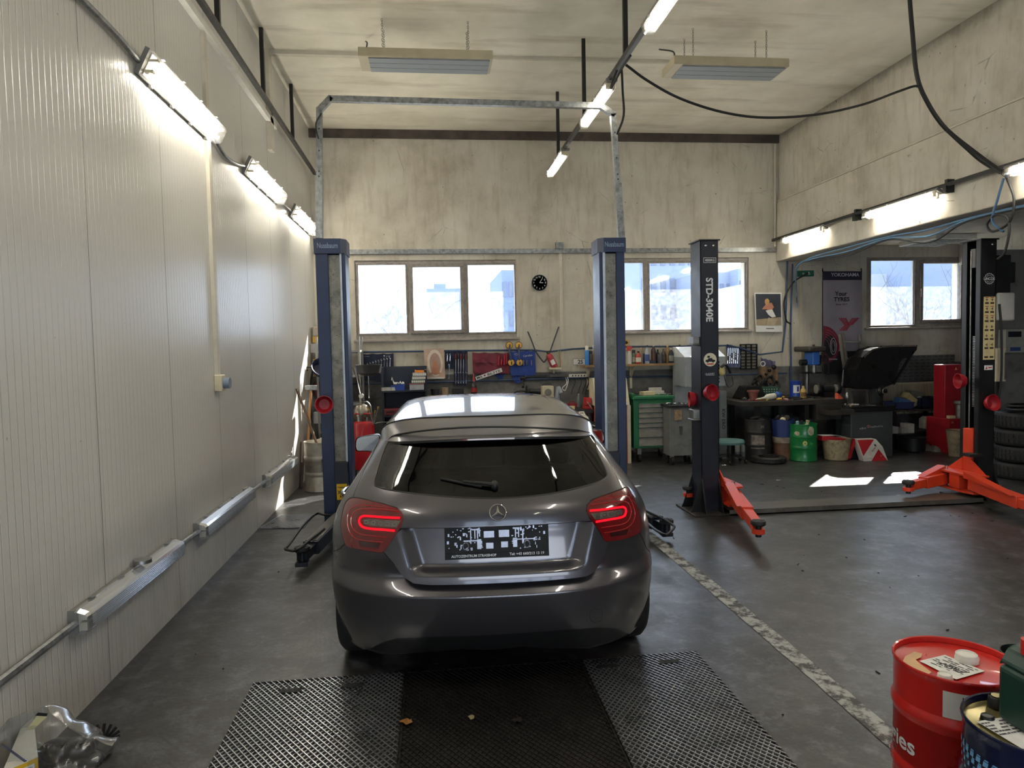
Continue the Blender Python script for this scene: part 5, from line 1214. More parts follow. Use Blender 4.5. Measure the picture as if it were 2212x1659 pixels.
for i in range(13):
    for j in range(4):
        a0 = -78+i*8+j*1.5; w_ = .0075*(1-.16*j)*(1+.05*i); zz = .535-.021*j-.002*i; h_ = .0075*(1-.2*j)
        f_ = wrap(c2, r2*.976+.0015, a0, zz)
        mb.add([f_(-w_, -h_), f_(w_*.7, -h_), f_(w_, h_), f_(-w_*.7, h_)], [(0, 1, 2, 3)])
        mb.add([f_(-w_*.6, h_*1.25), f_(w_*.9, h_*1.25), f_(w_, h_*1.9), f_(-w_*.3, h_*1.9)], [(0, 1, 2, 3)])
build(mb, 'stripe_pattern', M_LB, t)
jx = at(2190, 1560, Z=.62).x+.002; jy = c2.y+.02
t = thing('jerrycan', 'dark green plastic canister standing on the navy drum', 'canister', (jx+.07, jy, .596))
build(MB().box((jx, jy-.06, .598), (jx+.14, jy+.06, .77)).prism([(jx, jy-.06, .77), (jx+.14, jy-.06, .77), (jx+.12, jy-.05, .82), (jx+.04, jy-.05, .82)], (0, .11, 0)), 'body', mat('canister_green', (24, 58, 50), .4, 0, .08, 6), t, bevel=.018, seg=3)
build(MB().box((jx+.02, jy-.063, .62), (jx+.024, jy-.058, .78)), 'level_strip', mat('canister_strip', (80, 120, 120), .4), t)
build(MB().cyl((jx+.055, jy, .815), (jx+.055, jy, .86), .024, 18), 'cap', mat('canister_cap_red', (196, 44, 36), .4), t)
q = at(2190, 1412, Y=2.95)
t = thing('waste_pail', 'open black pail with metal scraps, behind the red drum at the edge', 'pail', (q.x+.06, 2.95, 0))
build(MB().lathe([(.085, 0), (.1, q.z-.01), (.104, q.z), (.098, q.z), (.094, q.z-.02), (.08, .02), (.001, .02)], (q.x+.06, 2.95, 0), 32), 'pail', M_BLKM, t)
mb = MB().lathe([(.001, q.z-.09), (.092, q.z-.09)], (q.x+.06, 2.95, 0), 24); mb.prism([(q.x+.0, 2.93, q.z-.08), (q.x+.05, 2.92, q.z-.08), (q.x+.07, 2.92, q.z+.05), (q.x+.03, 2.92, q.z+.06)], (0, .004, 0)); build(mb, 'scrap', M_STEEL, t)
# ------------------------------------------------ bag and cartons at the front left
bz = V((-1.36, 2.95, 0))
t = thing('plastic_bag', 'clear plastic bag of dark car parts lying by the left wall', 'bag', bz)
rd = random.Random(4)
ol = [at(*p, Y=3.0) for p in ((-40, 1595), (10, 1555), (60, 1541), (97, 1533), (130, 1556), (170, 1580), (210, 1598), (247, 1616), (225, 1640), (205, 1675), (100, 1700), (-40, 1700))]
def bagp(u, v):
    a = 2*PI*v; k = len(ol); f = v*k; i = int(f) % k; p = ol[i].lerp(ol[(i+1) % k], f-int(f)); ctr = V((-1.42, 3.0, .12))
    rr_ = math.sin(PI*u/2)**.8; q = ctr.lerp(p, rr_); dpt = .19*math.cos(PI*u/2)
    n = noise.noise(q*9+V((u, 0, 0)))*.035+noise.noise(q*24)*.014
    q = V((max(q.x, XL+.015), q.y-dpt-n, max(.004, q.z+n*.6))); return q
def bagq(u, v):
    q = bagp(u, v); return V((q.x, 6.0-q.y+.0, q.z)) if u < .999 else q
M_BAG = clear('clear_bag_film', (236, 239, 242), .07, .07, .16, .3)
build(MB().grid(bagp, 26, 72, 1), 'front_film', M_BAG, t, ang=180); build(MB().grid(lambda u, v: (lambda q: V((q.x, 3.0+(3.0-q.y)*.6, q.z)))(bagp(u, v)), 16, 60, 1), 'back_film', M_BAG, t, ang=180)
for px_, py_, s, lb in ((165, 1618, .06, 'rounded black car part showing through the right of the clear bag'), (128, 1622, .065, 'black car part in the middle of the clear bag'), (196, 1640, .045, 'small black part at the tip of the clear bag'), (92, 1640, .055, 'dark part low at the left inside the clear bag')):
    q = at(px_, py_, Y=3.03); x, y, z = q.x, 3.03, max(q.z, s*.85)
    mb = MB().ell((x, y, z), (s*1.25, s*.8, s*.8), 16)
    for i in range(12): a = rd.uniform(0, 6.28); mb.obox((x+math.cos(a)*s*.9, y-s*.3, max(z+math.sin(a)*s*.6, s*.3)), (s*.5, s*.3, s*.25), rotz(a))
    one(mb, 'car_part', lb, 'car part', mat('bag_content_black', (16, 16, 17), .35, 0, .2, 14))
lq = [at(*p, Y=2.9) for p in ((56, 1577), (80, 1546), (102, 1548), (72, 1576))]
build(MB().prism(lq, (0, -.001, 0)), 'sticker', mat('sticker_yellowish', (196, 186, 140), .5), t); lq = [at(*p, Y=2.898) for p in ((76, 1546), (82, 1539), (103, 1541), (101, 1547))]; build(MB().prism(lq, (0, -.001, 0)), 'sticker_head', MT, t)
q = at(228, 1640, Z=.0); mb = MB()
for i in range(7):
    a = 1.9-.42*i; s_ = V((q.x-.03, q.y+.04, .05)); mb.tube([s_, s_+V((math.cos(a)*.07, .02, .03+math.sin(a)*.05))], .007, 6)
mb.ell((q.x-.03, q.y+.04, .04), (.05, .05, .04), 12); one(mb, 'wheel_hub', 'black hub with studs poking out beside the clear bag', 'car part', M_DARK)
def carton(name, label, A0, B0, C0, ztop, cols, stripe):
    A_, B_, C_ = [at(*p, Z=ztop) for p in (A0, B0, C0)]; e1 = A_-B_; e2 = C_-B_; e2 = (e2-e1*(e2.dot(e1)/e1.dot(e1))); e2 = e2.normalized()*max(e2.length, .12)
    b4 = [B_, A_, A_+e2, B_+e2]
    for p in b4: p.x = max(p.x, XL+.01)
    base = sum(b4, V((0, 0, 0)))/4
    t = thing(name, label, 'box', (base.x, base.y, 0))
    build(MB().prism([V((p.x, p.y, .001)) for p in b4], (0, 0, ztop-.004)), 'carton', cols[0], t, bevel=.003)
    build(MB().prism([V((p.x, p.y, ztop-.003)) for p in b4], (0, 0, .003)), 'top_flap', cols[1], t)
    if stripe:
        f = .62; s0, s1 = B_.lerp(B_+e2, f*.5), B_.lerp(B_+e2, f*.62); build(MB().prism([s0+V((0, 0, .0005)), s1+V((0, 0, .0005)), s1+e1+V((0, 0, .0005)), s0+e1+V((0, 0, .0005))], (0, 0, .0006)), 'blue_stripe', mat('stripe_navy', (40, 44, 92), .5), t)
    ed = e2.normalized(); o = B_+ed*e2.length*.12; nrm_ = e1.normalized()*-1
    lb_ = MB().prism([o+nrm_*.0005-V((0, 0, .02)), o+ed*.09+nrm_*.0005-V((0, 0, .02)), o+ed*.09+nrm_*.0005-V((0, 0, .075)), o+nrm_*.0005-V((0, 0, .075))], nrm_*.001); lb_ = build(lb_, 'label', M_PAPER, t)
    mb = MB()
    for i in range(14): p = o+ed*(.008+.0055*i)+nrm_*.002-V((0, 0, .027)); mb.add([p, p+ed*(.0015+.001*(i % 3)), p+ed*(.0015+.001*(i % 3))-V((0, 0, .025)), p-V((0, 0, .025))], [(0, 1, 2, 3)])
    build(mb, 'barcode', MT, lb_)
M_YEL = mat('carton_yellow', (212, 168, 32), .5, 0, .06, 6)
carton('parts_carton', 'yellow carton with white top and blue stripe, front left corner', (-30, 1556), (82, 1634), (28, 1662), .2, (M_YEL, mat('carton_white', (214, 208, 196), .6, 0, .05, 5)), 1)
carton('parts_carton', 'flat yellow carton peeping out under the clear bag', (88, 1648), (130, 1661), (100, 1690), .05, (M_YEL, M_YEL), 0)

def scrap(name, label, cat, px, py, s, m_, seed, z=.013):
    q = at(px, py, Z=0); r_ = random.Random(seed); ol_ = [(r_.uniform(.4, 1.1)*math.cos(a), r_.uniform(.4, 1.1)*math.sin(a)) for a in [2*PI*k/11 for k in range(11)]]
    mb = MB(); n = len(ol_); top = [V((q.x+a*s, q.y+b*s, z+.004+r_.uniform(0, s*.25))) for a, b in ol_]; c_ = V((q.x, q.y, z+.004))
    mb.add([c_]+top, [(0, i+1, (i+1) % n+1) for i in range(n)], 1); mb.add([p-V((0, 0, .002)) for p in [c_]+top], [(0, (i+1) % n+1, i+1) for i in range(n)], 1); one(mb, name, label, cat, m_)
scrap('dry_leaf', 'dry orange brown leaf lying on the dark middle grating', 'leaf', 880, 1567, .035, C(150, 104, 52), 3); scrap('paper_scrap', 'pale curled scrap lying on the dark middle grating', 'scrap', 1019, 1557, .022, C(176, 164, 118), 4); scrap('dry_leaf', 'dark dry leaf on the middle grating, rightmost of the three scraps', 'leaf', 1118, 1564, .028, C(40, 32, 28), 5)
scrap('paper_scrap', 'white paper scrap on the floor behind the black post', 'scrap', 1681, 1038, .03, M_PAPER, 6, 0); scrap('paper_scrap', 'white scrap on the floor just before the orange arm of the black lift', 'scrap', 1940, 1071, .03, M_PAPER, 7, 0); scrap('paper_scrap', 'white slip on the floor at the right foot of the post marked 4000KG', 'scrap', 1564, 1006, .05, M_PAPER, 8, 0); scrap('paper_scrap', 'white scrap on the floor in front of the black mortar tub', 'scrap', 1986, 978, .035, M_PAPER, 9, 0)
# ================================================================== corner behind the left post
M_DRUMG = mat('bare_steel_drum', (168, 162, 150), .42, .55, .2, 5, dirt=.3)
c = V((at(692, 1062, Z=0).x, 9.05, 0))
t = thing('steel_drum', 'bare grey steel drum behind the left blue post', 'drum', c)
drum(t, c, .205, .62, M_DRUMG, (.42, .22), lid=0)
mb = MB()
mb.grid(lambda u, v: (lambda k: V((c.x+.17*u*k*math.cos(2*PI*v), c.y+.17*u*k*math.sin(2*PI*v), .5+.13*(1-u*u)+.07*noise.noise(V((u*4*math.cos(2*PI*v), u*4*math.sin(2*PI*v), 3))))))(1+.1*math.sin(10*PI*v)), 12, 36)
one(mb, 'rag_heap', 'pale crumpled rags heaped in the grey steel drum', 'rags', mat('rag_pale', (190, 184, 172), .9, 0, .15, 12))
a, b = at(633, 840, Y=9.3), at(702, 1006, Y=8.82); a.x = max(a.x, XL+.02)
one(MB().tube([a, b], .016, 10), 'steel_pole', 'long steel pole leaning from the white wall into the grey drum', 'pole', mat('pole_brown_steel', (96, 74, 58), .4, .5, .2, 8))
t = thing('sledgehammer', 'hammer with wooden handle standing head up against the white wall', 'hammer', (at(660, 960, Y=9.8).x, 9.8, .35))
a, b = at(657, 838, Y=9.9), at(664, 975, Y=9.75); a.x = max(a.x, XL+.1)
build(MB().tube([b, a.lerp(b, .5), a], [.02, .018, .017], 10), 'handle', mat('ash_handle', (178, 128, 84), .55, 0, .15, 10), t)
build(MB().obox(a, (.16, .06, .07)), 'head', M_STEEL, t, bevel=.01)
for (x0, y0_, x1, y1_, lb) in ((650, 955, 644, 1062, 'dark iron bar leaning beside the grey drum, tallest of the set'), (656, 985, 652, 1066, 'thin iron bar leaning in the corner nearest the grey drum'), (640, 1000, 634, 1058, 'short dark iron bar leaning on the white wall')):
    a, b = at(x0, y0_, Y=9.45), at(x1, y1_, Y=9.2); b.z = .004; a.x = max(a.x, XL+.02); b.x = max(b.x, XL+.03)
    one(MB().tube([b, a], .012, 6), 'iron_bar', lb, 'bar', mat('rusty_iron', (66, 54, 48), .6, .4, .3, 8))
sh = thing('shelf_rack', 'grey metal shelf rack in the back left corner behind the blue post', 'shelf', (-1.38, 10.75, 0))
M_SHELF = mat('shelf_grey', (150, 150, 148), .5, .3, .12, 6)
for x in (-1.66, -1.06):
    for y in (10.5, 10.98): build(MB().box((x-.015, y-.015, 0), (x+.015, y+.015, 1.95)), 'upright', M_SHELF, sh)
zs = [at(690, q, Y=10.6).z for q in (758, 812, 872, 930)]+[.15]
for z in zs: build(MB().box((-1.67, 10.48, z-.03), (-1.05, 11.0, z)), 'shelf_board', M_SHELF, sh)
def pcarton(name, label, cat, x0, y0_, x1, y1_, Y, d, m_, group=None, bevel=.004): return one(pbox(MB(), x0, y0_, x1, y1_, Y, d), name, label, cat, m_, group, bevel)
pcarton('storage_box', 'pale grey box with two small drawers on top of the corner rack', 'box', 670, 743, 706, 762, 10.52, .3, mat('box_grey', (170, 168, 166), .6))
pcarton('plastic_tub', 'translucent tub at the very top of the corner rack', 'tub', 675, 705, 702, 727, 10.6, .25, mat('tub_translucent', (176, 166, 150), .4), None, .02)
pcarton('storage_box', 'small yellow and white carton under the tub on the corner rack', 'box', 675, 727, 703, 740, 10.6, .25, M_YEL)
pcarton('storage_box', 'yellow box on the upper shelf of the corner rack', 'box', 676, 775, 700, 792, 10.55, .25, M_YEL)
pcarton('storage_box', 'brown carton on the middle shelf of the corner rack', 'box', 676, 793, 703, 813, 10.58, .25, mat('cardboard', (158, 126, 88), .7, 0, .1, 6))
pcarton('storage_box', 'dark red case on the corner rack below the brown carton', 'box', 679, 826, 705, 856, 10.6, .25, mat('case_dark_red', (92, 26, 30), .5))
pcarton('storage_box', 'white and blue carton low on the corner rack', 'box', 677, 890, 705, 915, 10.56, .25, mat('carton_pale', (206, 206, 208), .6))
t = thing('oil_pan', 'dark blue round pan with curved handle hanging by the corner rack', 'pan', (at(690, 795, Y=10.2).x, 10.2, 1.25))
pc_ = at(695, 797, Y=10.2)
build(MB().lathe([(.05, -.06), (.12, -.05), (.15, .04), (.155, .05), (.14, .04), (.11, -.04), (.001, -.045)], pc_, 24, (.3, -.6, .5)), 'bowl', mat('pan_navy', (28, 36, 64), .4), t)
build(MB().tube(smooth([pc_-V((.1, 0, 0)), at(675, 793, Y=10.2), at(664, 793, Y=10.2), at(661, 797, Y=10.2), at(664, 801, Y=10.2)], 4), .013, 7), 'handle', M_DARK, t)
one(MB().tube(smooth([at(675, 802, Y=10.3), at(671, 830, Y=10.3), at(672, 880, Y=10.3), at(674, 930, Y=10.3), at(668, 955, Y=10.25), at(661, 975, Y=10.2)], 5), .012, 7), 'rubber_hose', 'black rubber hose hanging down in front of the corner rack', 'hose', M_DARK)
one(MB().tube([at(699, 765, Y=10.3), at(697, 965, Y=10.3)], .012, 8), 'red_pipe', 'thin red pipe standing upright beside the corner rack', 'pipe', mat('pipe_red', (150, 34, 40), .5))
one(MB().lathe([(.1, 0), (.12, .42), (.125, .43), (.11, .43)], (at(688, 930, Y=10.2).x, 10.2, .0), 24), 'rusty_can', 'rusty brown can on the floor below the corner rack', 'can', mat('rust_brown', (104, 78, 66), .7, 0, .25, 8, dirt=.3))
# ---------------------------------------------- between left post and the car
t = thing('oil_drainer', 'red oil drain tank on wheels with bottle and overhead pan, behind the left post', 'oil drainer', (at(785, 1010, Y=9.7).x, 9.7, 0))
x0, x1, _, _ = prect(758, 905, 808, 1000, 9.6); cx = (x0+x1)/2; R_ = (x1-x0)/2; zt = at(782, 912, Y=9.6).z
M_TRED = mat('tank_red', (168, 24, 34), .35, 0, .08, 5, coat=.3)
build(MB().lathe([(R_*.5, .1), (R_*.9, .13), (R_, .19), (R_, zt-.07), (R_*.92, zt-.02), (R_*.6, zt), (.001, zt)], (cx, 9.75, 0), 32), 'tank', M_TRED, t)
build(MB().tube([(cx-R_*.9, 9.75, zt-.05), (cx-R_*.9, 9.75, zt+.1), (cx+R_*.75, 9.75, zt+.1), (cx+R_*.8, 9.75, zt-.05)], .013, 8), 'handle_bar', M_TRED, t)
build(MB().cyl((cx-.04, 9.7, zt), (cx-.04, 9.7, zt+.07), .035, 12).cyl((cx+.06, 9.72, zt), (cx+.06, 9.72, zt+.05), .02, 10), 'fittings', M_STEEL, t)
for s in (-1, 1): build(MB().cyl((cx+s*.13, 9.9, .075), (cx+s*.17, 9.9, .075), .075, 16), 'wheel', M_DARK, t)
bx_, bz_ = at(782, 900, Y=9.85).x, at(782, 905, Y=9.85).z; btz = at(780, 872, Y=9.85).z
build(MB().lathe([(.1, bz_), (.115, bz_+.03), (.112, btz-.08), (.08, btz-.02), (.03, btz), (.03, btz+.03), (.001, btz+.03)], (bx_, 9.85, 0), 28), 'steel_bottle', mat('bottle_steel', (150, 142, 132), .3, .8, .15, 6), t)
gz = at(782, 855, Y=9.85).z; gg = build(MB().cyl((bx_, 9.8, gz), (bx_, 9.84, gz), .035, 20), 'gauge', M_STEEL, t); build(MB().cyl((bx_, 9.797, gz), (bx_, 9.8, gz), .03, 20), 'dial', M_PAPER, gg)
build(MB().tube(smooth([(bx_+.03, 9.85, btz+.02), at(793, 868, Y=9.8), at(801, 880, Y=9.8), at(803, 905, Y=9.8), at(800, 925, Y=9.8)], 5), .01, 7), 'hose', M_STEEL, t)
ppn = at(796, 795, Y=9.95); pr_ = ppx(796, 795, 9.95)*29
pn = build(MB().lathe([(pr_*.25, -.11), (pr_*.9, -.07), (pr_, .035), (pr_*1.02, .045), (pr_*.97, .045), (pr_*.85, -.05), (.001, -.08)], ppn, 36), 'drain_pan', mat('pan_charcoal', (52, 50, 52), .4, 0, .1, 8), t)
build(MB().tube([ppn-V((0, 0, .1)), at(798, 860, Y=9.95)], .012, 8), 'pan_stem', M_CHROME, t)
build(MB().tube([at(767, 793, Y=9.9), at(782, 860, Y=9.9)], .018, 8).tube([at(759, 793, Y=9.92), at(764, 810, Y=9.92)], .014, 8), 'suction_tube', M_CHROME, t)
for (a, b) in (((797, 886), (806, 915)), ((810, 892), (806, 918)), ((816, 884), (808, 915)), ((838, 912), (810, 915))):
    p, q = at(*a, Y=9.62), at(*b, Y=9.62); w = build(MB().tube(smooth([p, p.lerp(q, .5)+V((0, 0, .01)), q], 3), .006, 6), 'probe', M_STEEL, t); build(MB().cyl(p, p+(p-q).normalized()*.035, .011, 8), 'brass_tip', mat('brass', (186, 148, 70), .35, .8), w)
# ================================================================== back wall and work bench
YW = YB-.015
def W_(px, py, d=0.0): return at(px, py, Y=YW-d)
def board(name, label, cat, pxs, th, m_, group=None, d=.0):
    q = [W_(a, b, d) for a, b in pxs]; return one(MB().prism(q, (0, -th, 0)), name, label, cat, m_, group)
def flatpart(par, name, pxs, m_, d, Y=None):
    q = [at(a, b, Y=(Y or YW)-d) for a, b in pxs]; return build(MB().prism(q, (0, .002, 0)), name, m_, par)
def rect(x0, y0, x1, y1): return [(x0, y1), (x1, y1), (x1, y0), (x0, y0)]
def oval(cx, cy, rx, ry, n=20): return [(cx+rx*math.cos(2*PI*i/n), cy+ry*math.sin(2*PI*i/n)) for i in range(n)]
def wthing(name, label, cat, px, py, group=None): q = W_(px, py); return thing(name, label, cat, (q.x, q.y, q.z), group)
M_RAILB = mat('rail_blue', (52, 72, 104), .5, .2, .15, 10)
one(MB().tube([W_(750, 761, .03), W_(960, 758, .03), W_(1150, 756, .03), W_(1185, 760, .03), W_(1235, 754, .03), W_(1330, 749, .03), W_(1480, 748, .03), W_(1580, 746, .03)], .014, 8), 'air_pipe', 'upper blue air pipe running along the back wall under the windows', 'pipe', M_RAILB)
one(MB().tube([W_(750, 830, .025), W_(1000, 824, .025), W_(1290, 815, .025), W_(1480, 812, .025), W_(1700, 806, .025)], .013, 8), 'air_pipe', 'lower blue air pipe running along the grey dado of the back wall', 'pipe', M_RAILB)
# clock
ck = wthing('wall_clock', 'round black wall clock with white figures between the windows', 'clock', 1165, 611)
o = W_(1165, 611); R_ = ppx(1165, 611, YW)*17
build(MB().lathe([(R_, 0), (R_, .03), (R_*.93, .038), (R_*.9, .03)], o, 36, (0, -1, 0)), 'case', mat('clock_case', (34, 44, 66), .35), ck)
fc = build(MB().cyl(o, o+V((0, -.03, 0)), R_*.91, 36), 'dial', mat('clock_dial', (18, 28, 48), .5), ck)
for i in range(1, 13):
    a = PI/2-i*PI/6; text(str(i), o+V((math.cos(a)*R_*.73, -.032, math.sin(a)*R_*.73)), (1, 0, 0), (0, 0, 1), R_*.2, MWT, fc, bold=.02)
for a, l, w in ((PI/2-.6, .62, .006), (-.05, .45, .008)): build(MB().beam(o+V((0, -.034, 0)), o+V((math.cos(a)*R_*l, -.034, math.sin(a)*R_*l)), w, .002, (0, 1, 0)), 'hand', MWT, ck)
# tool rolls and pouches
M_ROLLN = mat('roll_navy', (26, 34, 60), .75, 0, .15, 9); M_ROLLB = mat('roll_blue', (34, 62, 138), .75, 0, .14, 9); M_ROLLR = mat('roll_maroon', (112, 42, 58), .8, 0, .16, 9)
def cloth(pxs, m_, par, name, d=.02, fold=.006):
    a, b, c, e = [W_(*p, d) for p in pxs]                 # bottom left, bottom right, top right, top left
    def f(u, v): p = (a*(1-u)+b*u)*(1-v)+(e*(1-u)+c*u)*v; return p+V((0, -.01-fold*math.sin(u*19+v*2)-fold*noise.noise(p*7), -.012*math.sin(PI*(u*3 % 1))*v))
    mb = MB().grid(f, 36, 10); mb.grid(lambda u, v: f(u, v)+V((0, .012, 0)), 36, 10); return build(mb, name, m_, par)
def spanner(p, q, w, m_, par, name='spanner', hook=1):
    p, q = V(p), V(q); d = (q-p).normalized(); s = d.cross(V((0, 1, 0))).normalized(); mb = MB().beam(p, q, w*.45, .006, (0, 1, 0))
    if hook: mb.tube([q+d*w+(s*math.cos(a)+d*math.sin(a))*w for a in [-2.6-(-4.2)*i/9 for i in range(10)]], w*.32, 6); 
    mb.tube([p-d*w*.7+(s*math.cos(a)+d*math.sin(a))*w*.7 for a in [2*PI*i/10 for i in range(10)]], w*.26, 6, True)
    return build(mb, name, m_, par)
tr = wthing('wrench_roll', 'navy wrench roll with rising row of spanners beside the left post', 'tool roll', 815, 800)
cloth([(783, 806), (851, 806), (850, 763), (782, 764)], M_ROLLN, tr, 'cloth'); cloth([(784, 822), (828, 822), (830, 806), (783, 806)], M_ROLLN, tr, 'lower_flap')
for i in range(9): x = 793+i*6.1; y = 787-i*1.6; spanner(W_(x, 800, .045), W_(x+1, y, .045), .008+.0009*i, M_CHROME, tr)
scribble(W_(793, 770, .042), (1, 0, -.02), (0, 0, 1), .075, .012, MWT, tr, 8, 2); scribble(W_(839, 769, .042), (1, 0, -.02), (0, 0, 1), .07, .016, MWT, tr, 7, 3); qd = W_(830, 769, .042); build(MB().prism([qd+V((-.014, 0, .01)), qd+V((.014, 0, .01)), qd+V((0, 0, -.014))], (0, -.001, 0)), 'diamond_mark', MWT, tr)
t = wthing('poster', 'pale poster of an oval bathtub hanging on the blue pipe', 'poster', 938, 818)
build(MB().prism([W_(a, b, .045) for a, b in ((920, 820), (962, 817), (959, 752), (915, 754))], (0, -.002, 0)), 'sheet', mat('poster_tan', (196, 168, 150), .6), t)
M_TUB = mat('poster_tub', (222, 208, 198), .6)
flatpart(t, 'printed_tub', [(a+(b-785)*.05, b) for a, b in oval(940, 784, 17, 29)], M_TUB, .05); flatpart(t, 'printed_water', [(a+(b-785)*.05, b) for a, b in oval(940, 786, 12, 24)], mat('poster_shade', (178, 148, 134), .6), .0525)
flatpart(t, 'printed_figure', [(930, 808), (952, 808), (947, 797), (944, 784), (940, 779), (936, 784), (934, 797)], mat('poster_skin', (190, 132, 104), .6), .055); flatpart(t, 'caption', rect(921, 815, 960, 818), M_PAPER, .05)
t = wthing('spanner_roll', 'blue spanner roll hanging between the poster and the screwdriver roll', 'tool roll', 972, 790)
cloth([(962, 797), (979, 797), (980, 757), (961, 757)], M_ROLLN, t, 'cloth')
for x, y0_, y1_ in ((966, 778, 768), (972, 778, 768), (970, 816, 790)): spanner(W_(x, y0_, .05), W_(x+.5, y1_, .05), .011, M_CHROME, t)
t = wthing('screwdriver_roll', 'blue roll of long screwdrivers and chrome wrenches on the pipe', 'tool roll', 997, 830)
cloth([(981, 833), (1010, 834), (1010, 757), (980, 757)], M_ROLLN, t, 'cloth')
for i in range(5):
    x = 984.5+i*5.6
    h = build(MB().lathe([(.009, 0), (.013, .015), (.012, .07), (.007, .085)], W_(x, 776, .055), 10), 'screwdriver_handle', [mat('handle_red', (120, 44, 46), .5), mat('handle_dark', (40, 44, 60), .5)][i % 2], t)
    build(MB().tube([W_(x, 776, .055), W_(x, 802, .055)], .0035, 6), 'shank', M_CHROME, h); spanner(W_(x, 826, .055), W_(x, 806, .055), .01, M_CHROME, t)
t = wthing('tool_pouch', 'dark red two row tool pouch hanging on the blue pipe', 'tool roll', 1058, 790)
cloth([(1022, 808), (1101, 808), (1098, 762), (1020, 761)], M_ROLLR, t, 'cloth', .02, .009); cloth([(1022, 806), (1100, 807), (1100, 790), (1022, 790)], M_ROLLR, t, 'pocket_row', .035, .008); cloth([(1024, 784), (1074, 785), (1074, 776), (1024, 775)], M_ROLLR, t, 'pocket_row', .033, .006)
for x, y0_, y1_ in ((1077, 789, 769), (1083, 789, 776), (1089, 788, 766), (1094, 786, 764)): build(MB().tube([W_(x, y0_, .06), W_(x+1, y1_, .06)], .012, 8), 'tool_grip', mat('grip_crimson', (168, 34, 58), .45), t)
t = wthing('tool_pouch', 'bright blue tool pouch with white print hanging under the suction lifters', 'tool roll', 1128, 800)
cloth([(1104, 812), (1157, 811), (1156, 757), (1099, 758)], M_ROLLB, t, 'cloth', .03, .012); cloth([(1112, 827), (1124, 827), (1138, 811), (1104, 812)], M_ROLLB, t, 'hanging_tail', .03, .008); cloth([(1104, 811), (1157, 810), (1157, 791), (1103, 790)], M_ROLLB, t, 'pocket_row', .045, .01)
text('Carolus', W_(1140, 768, .062), (1, 0, .1), (-.1, 0, 1), .03, MWT, t, .15, bold=.0); build(MB().tube([V((W_(1116, 765, .062).x+.035*math.cos(a), YW-.062, W_(1116, 765).z+.012*math.sin(a))) for a in [2*PI*i/16 for i in range(16)]], .002, 4, True), 'oval_logo', MWT, t)
for x in (1131, 1138, 1148): build(MB().tube([W_(x, 789, .06), W_(x, 778, .06)], .008, 6), 'tool_tip', M_STEEL, t)
t = wthing('tool_pouch', 'blue cloth tail of a pouch hanging low behind the licence plate', 'tool roll', 1085, 815)
cloth([(1076, 818), (1086, 818), (1088, 806), (1068, 808)], M_ROLLB, t, 'cloth', .01, .004)
M_SUCT = mat('suction_yellow', (222, 172, 78), .4, 0, .06, 8)
for i, (xa, xb_) in enumerate(((1100, 1104), (1120, 1122))):
    t = wthing('suction_lifter', ['left yellow double suction lifter hung over the blue pouch', 'right yellow double suction lifter hung over the blue pouch'][i], 'suction lifter', (xa+xb_)/2, 790, 'yellow suction lifters')
    for px, py in ((xa, 746), (xb_, 783)):
        c = W_(px, py, .06); r_ = ppx(px, py, YW)*7.4
        cu_ = build(MB().lathe([(r_*1.04, -.0), (r_*1.04, -.014), (r_*.9, -.016)], c, 28, (0, 1, 0)), 'rubber_cup', M_DARK, t); build(MB().lathe([(r_*.92, -.0), (r_*.9, -.02), (r_*.5, -.028), (.001, -.028)], c, 28, (0, 1, 0)), 'disc', M_SUCT, cu_)
        build(MB().obox(c+V((.004, -.035, -.01)), (.016, .02, .05)), 'lever', M_BLKM, cu_)
    build(MB().tube([W_(xa, 750, .09), W_(xa+1, 760, .12), W_(xb_-1, 770, .12), W_(xb_, 778, .09)], .014, 8), 'grip', mat('grip_grey_blue', (66, 78, 104), .5), t)
def plate(label, pxs, s, Yd, frac=1.0):
    q = [W_(a, b, Yd) for a, b in pxs]; c_ = sum(q, V((0, 0, 0)))/4; rx = (q[1]-q[0]).normalized(); ux = (q[3]-q[0]).normalized()
    t = thing('licence_plate', label, 'licence plate', (c_.x, c_.y, min(k.z for k in q)))
    b = build(MB().prism(q, (0, .006, 0)), 'plate', M_PAPER, t); ed = MB()
    for a, e in zip(q, q[1:]+q[:1]): ed.beam(a+V((0, -.001, 0)), e+V((0, -.001, 0)), .005, .003, (0, 1, 0))
    build(ed, 'rim', M_BLKM, b); return t, b, q, rx, ux
t, b, q, rx, ux = plate('white licence plate with dark letters MA 863YE tilted across the pouches', ((1029, 822), (1086, 803), (1083, 794), (1026, 814)), '', .09)
L_ = (q[1]-q[0]).length; hh = (q[3]-q[0]).length
def onp(s, f, w, h=.62): text(s, q[0]+rx*L_*f+ux*hh*.5+V((0, -.002, 0)), rx, ux, hh*h, MT, b, L_*w, bold=.01)
onp('MA', .155, .21); onp('863YE', .69, .5)
build(MB().prism([q[0]+rx*L_*(.345+a)+ux*hh*(.52+c_)+V((0, -.002, 0)) for a, c_ in ((-.035, .22), (.035, .22), (.032, -.05), (0, -.22), (-.032, -.05))], (0, .001, 0)), 'shield', C(150, 40, 70), b); build(MB().prism([q[0]+rx*L_*(.345+a)+ux*hh*(.52+c_)+V((0, -.003, 0)) for a, c_ in ((-.02, .12), (.02, .12), (0, -.1))], (0, .001, 0)), 'shield_mark', C(70, 80, 150), b)
t, b, q, rx, ux = plate('short white plate reading 2S on the wall left of the bottle shelf', ((1238, 788), (1264, 788), (1264, 775), (1238, 775)), '', .02)
text('2S', q[0]+rx*(q[1]-q[0]).length*.6+ux*(q[3]-q[0]).length*.5+V((0, -.002, 0)), rx, ux, (q[3]-q[0]).length*.68, MT, b, bold=.02)
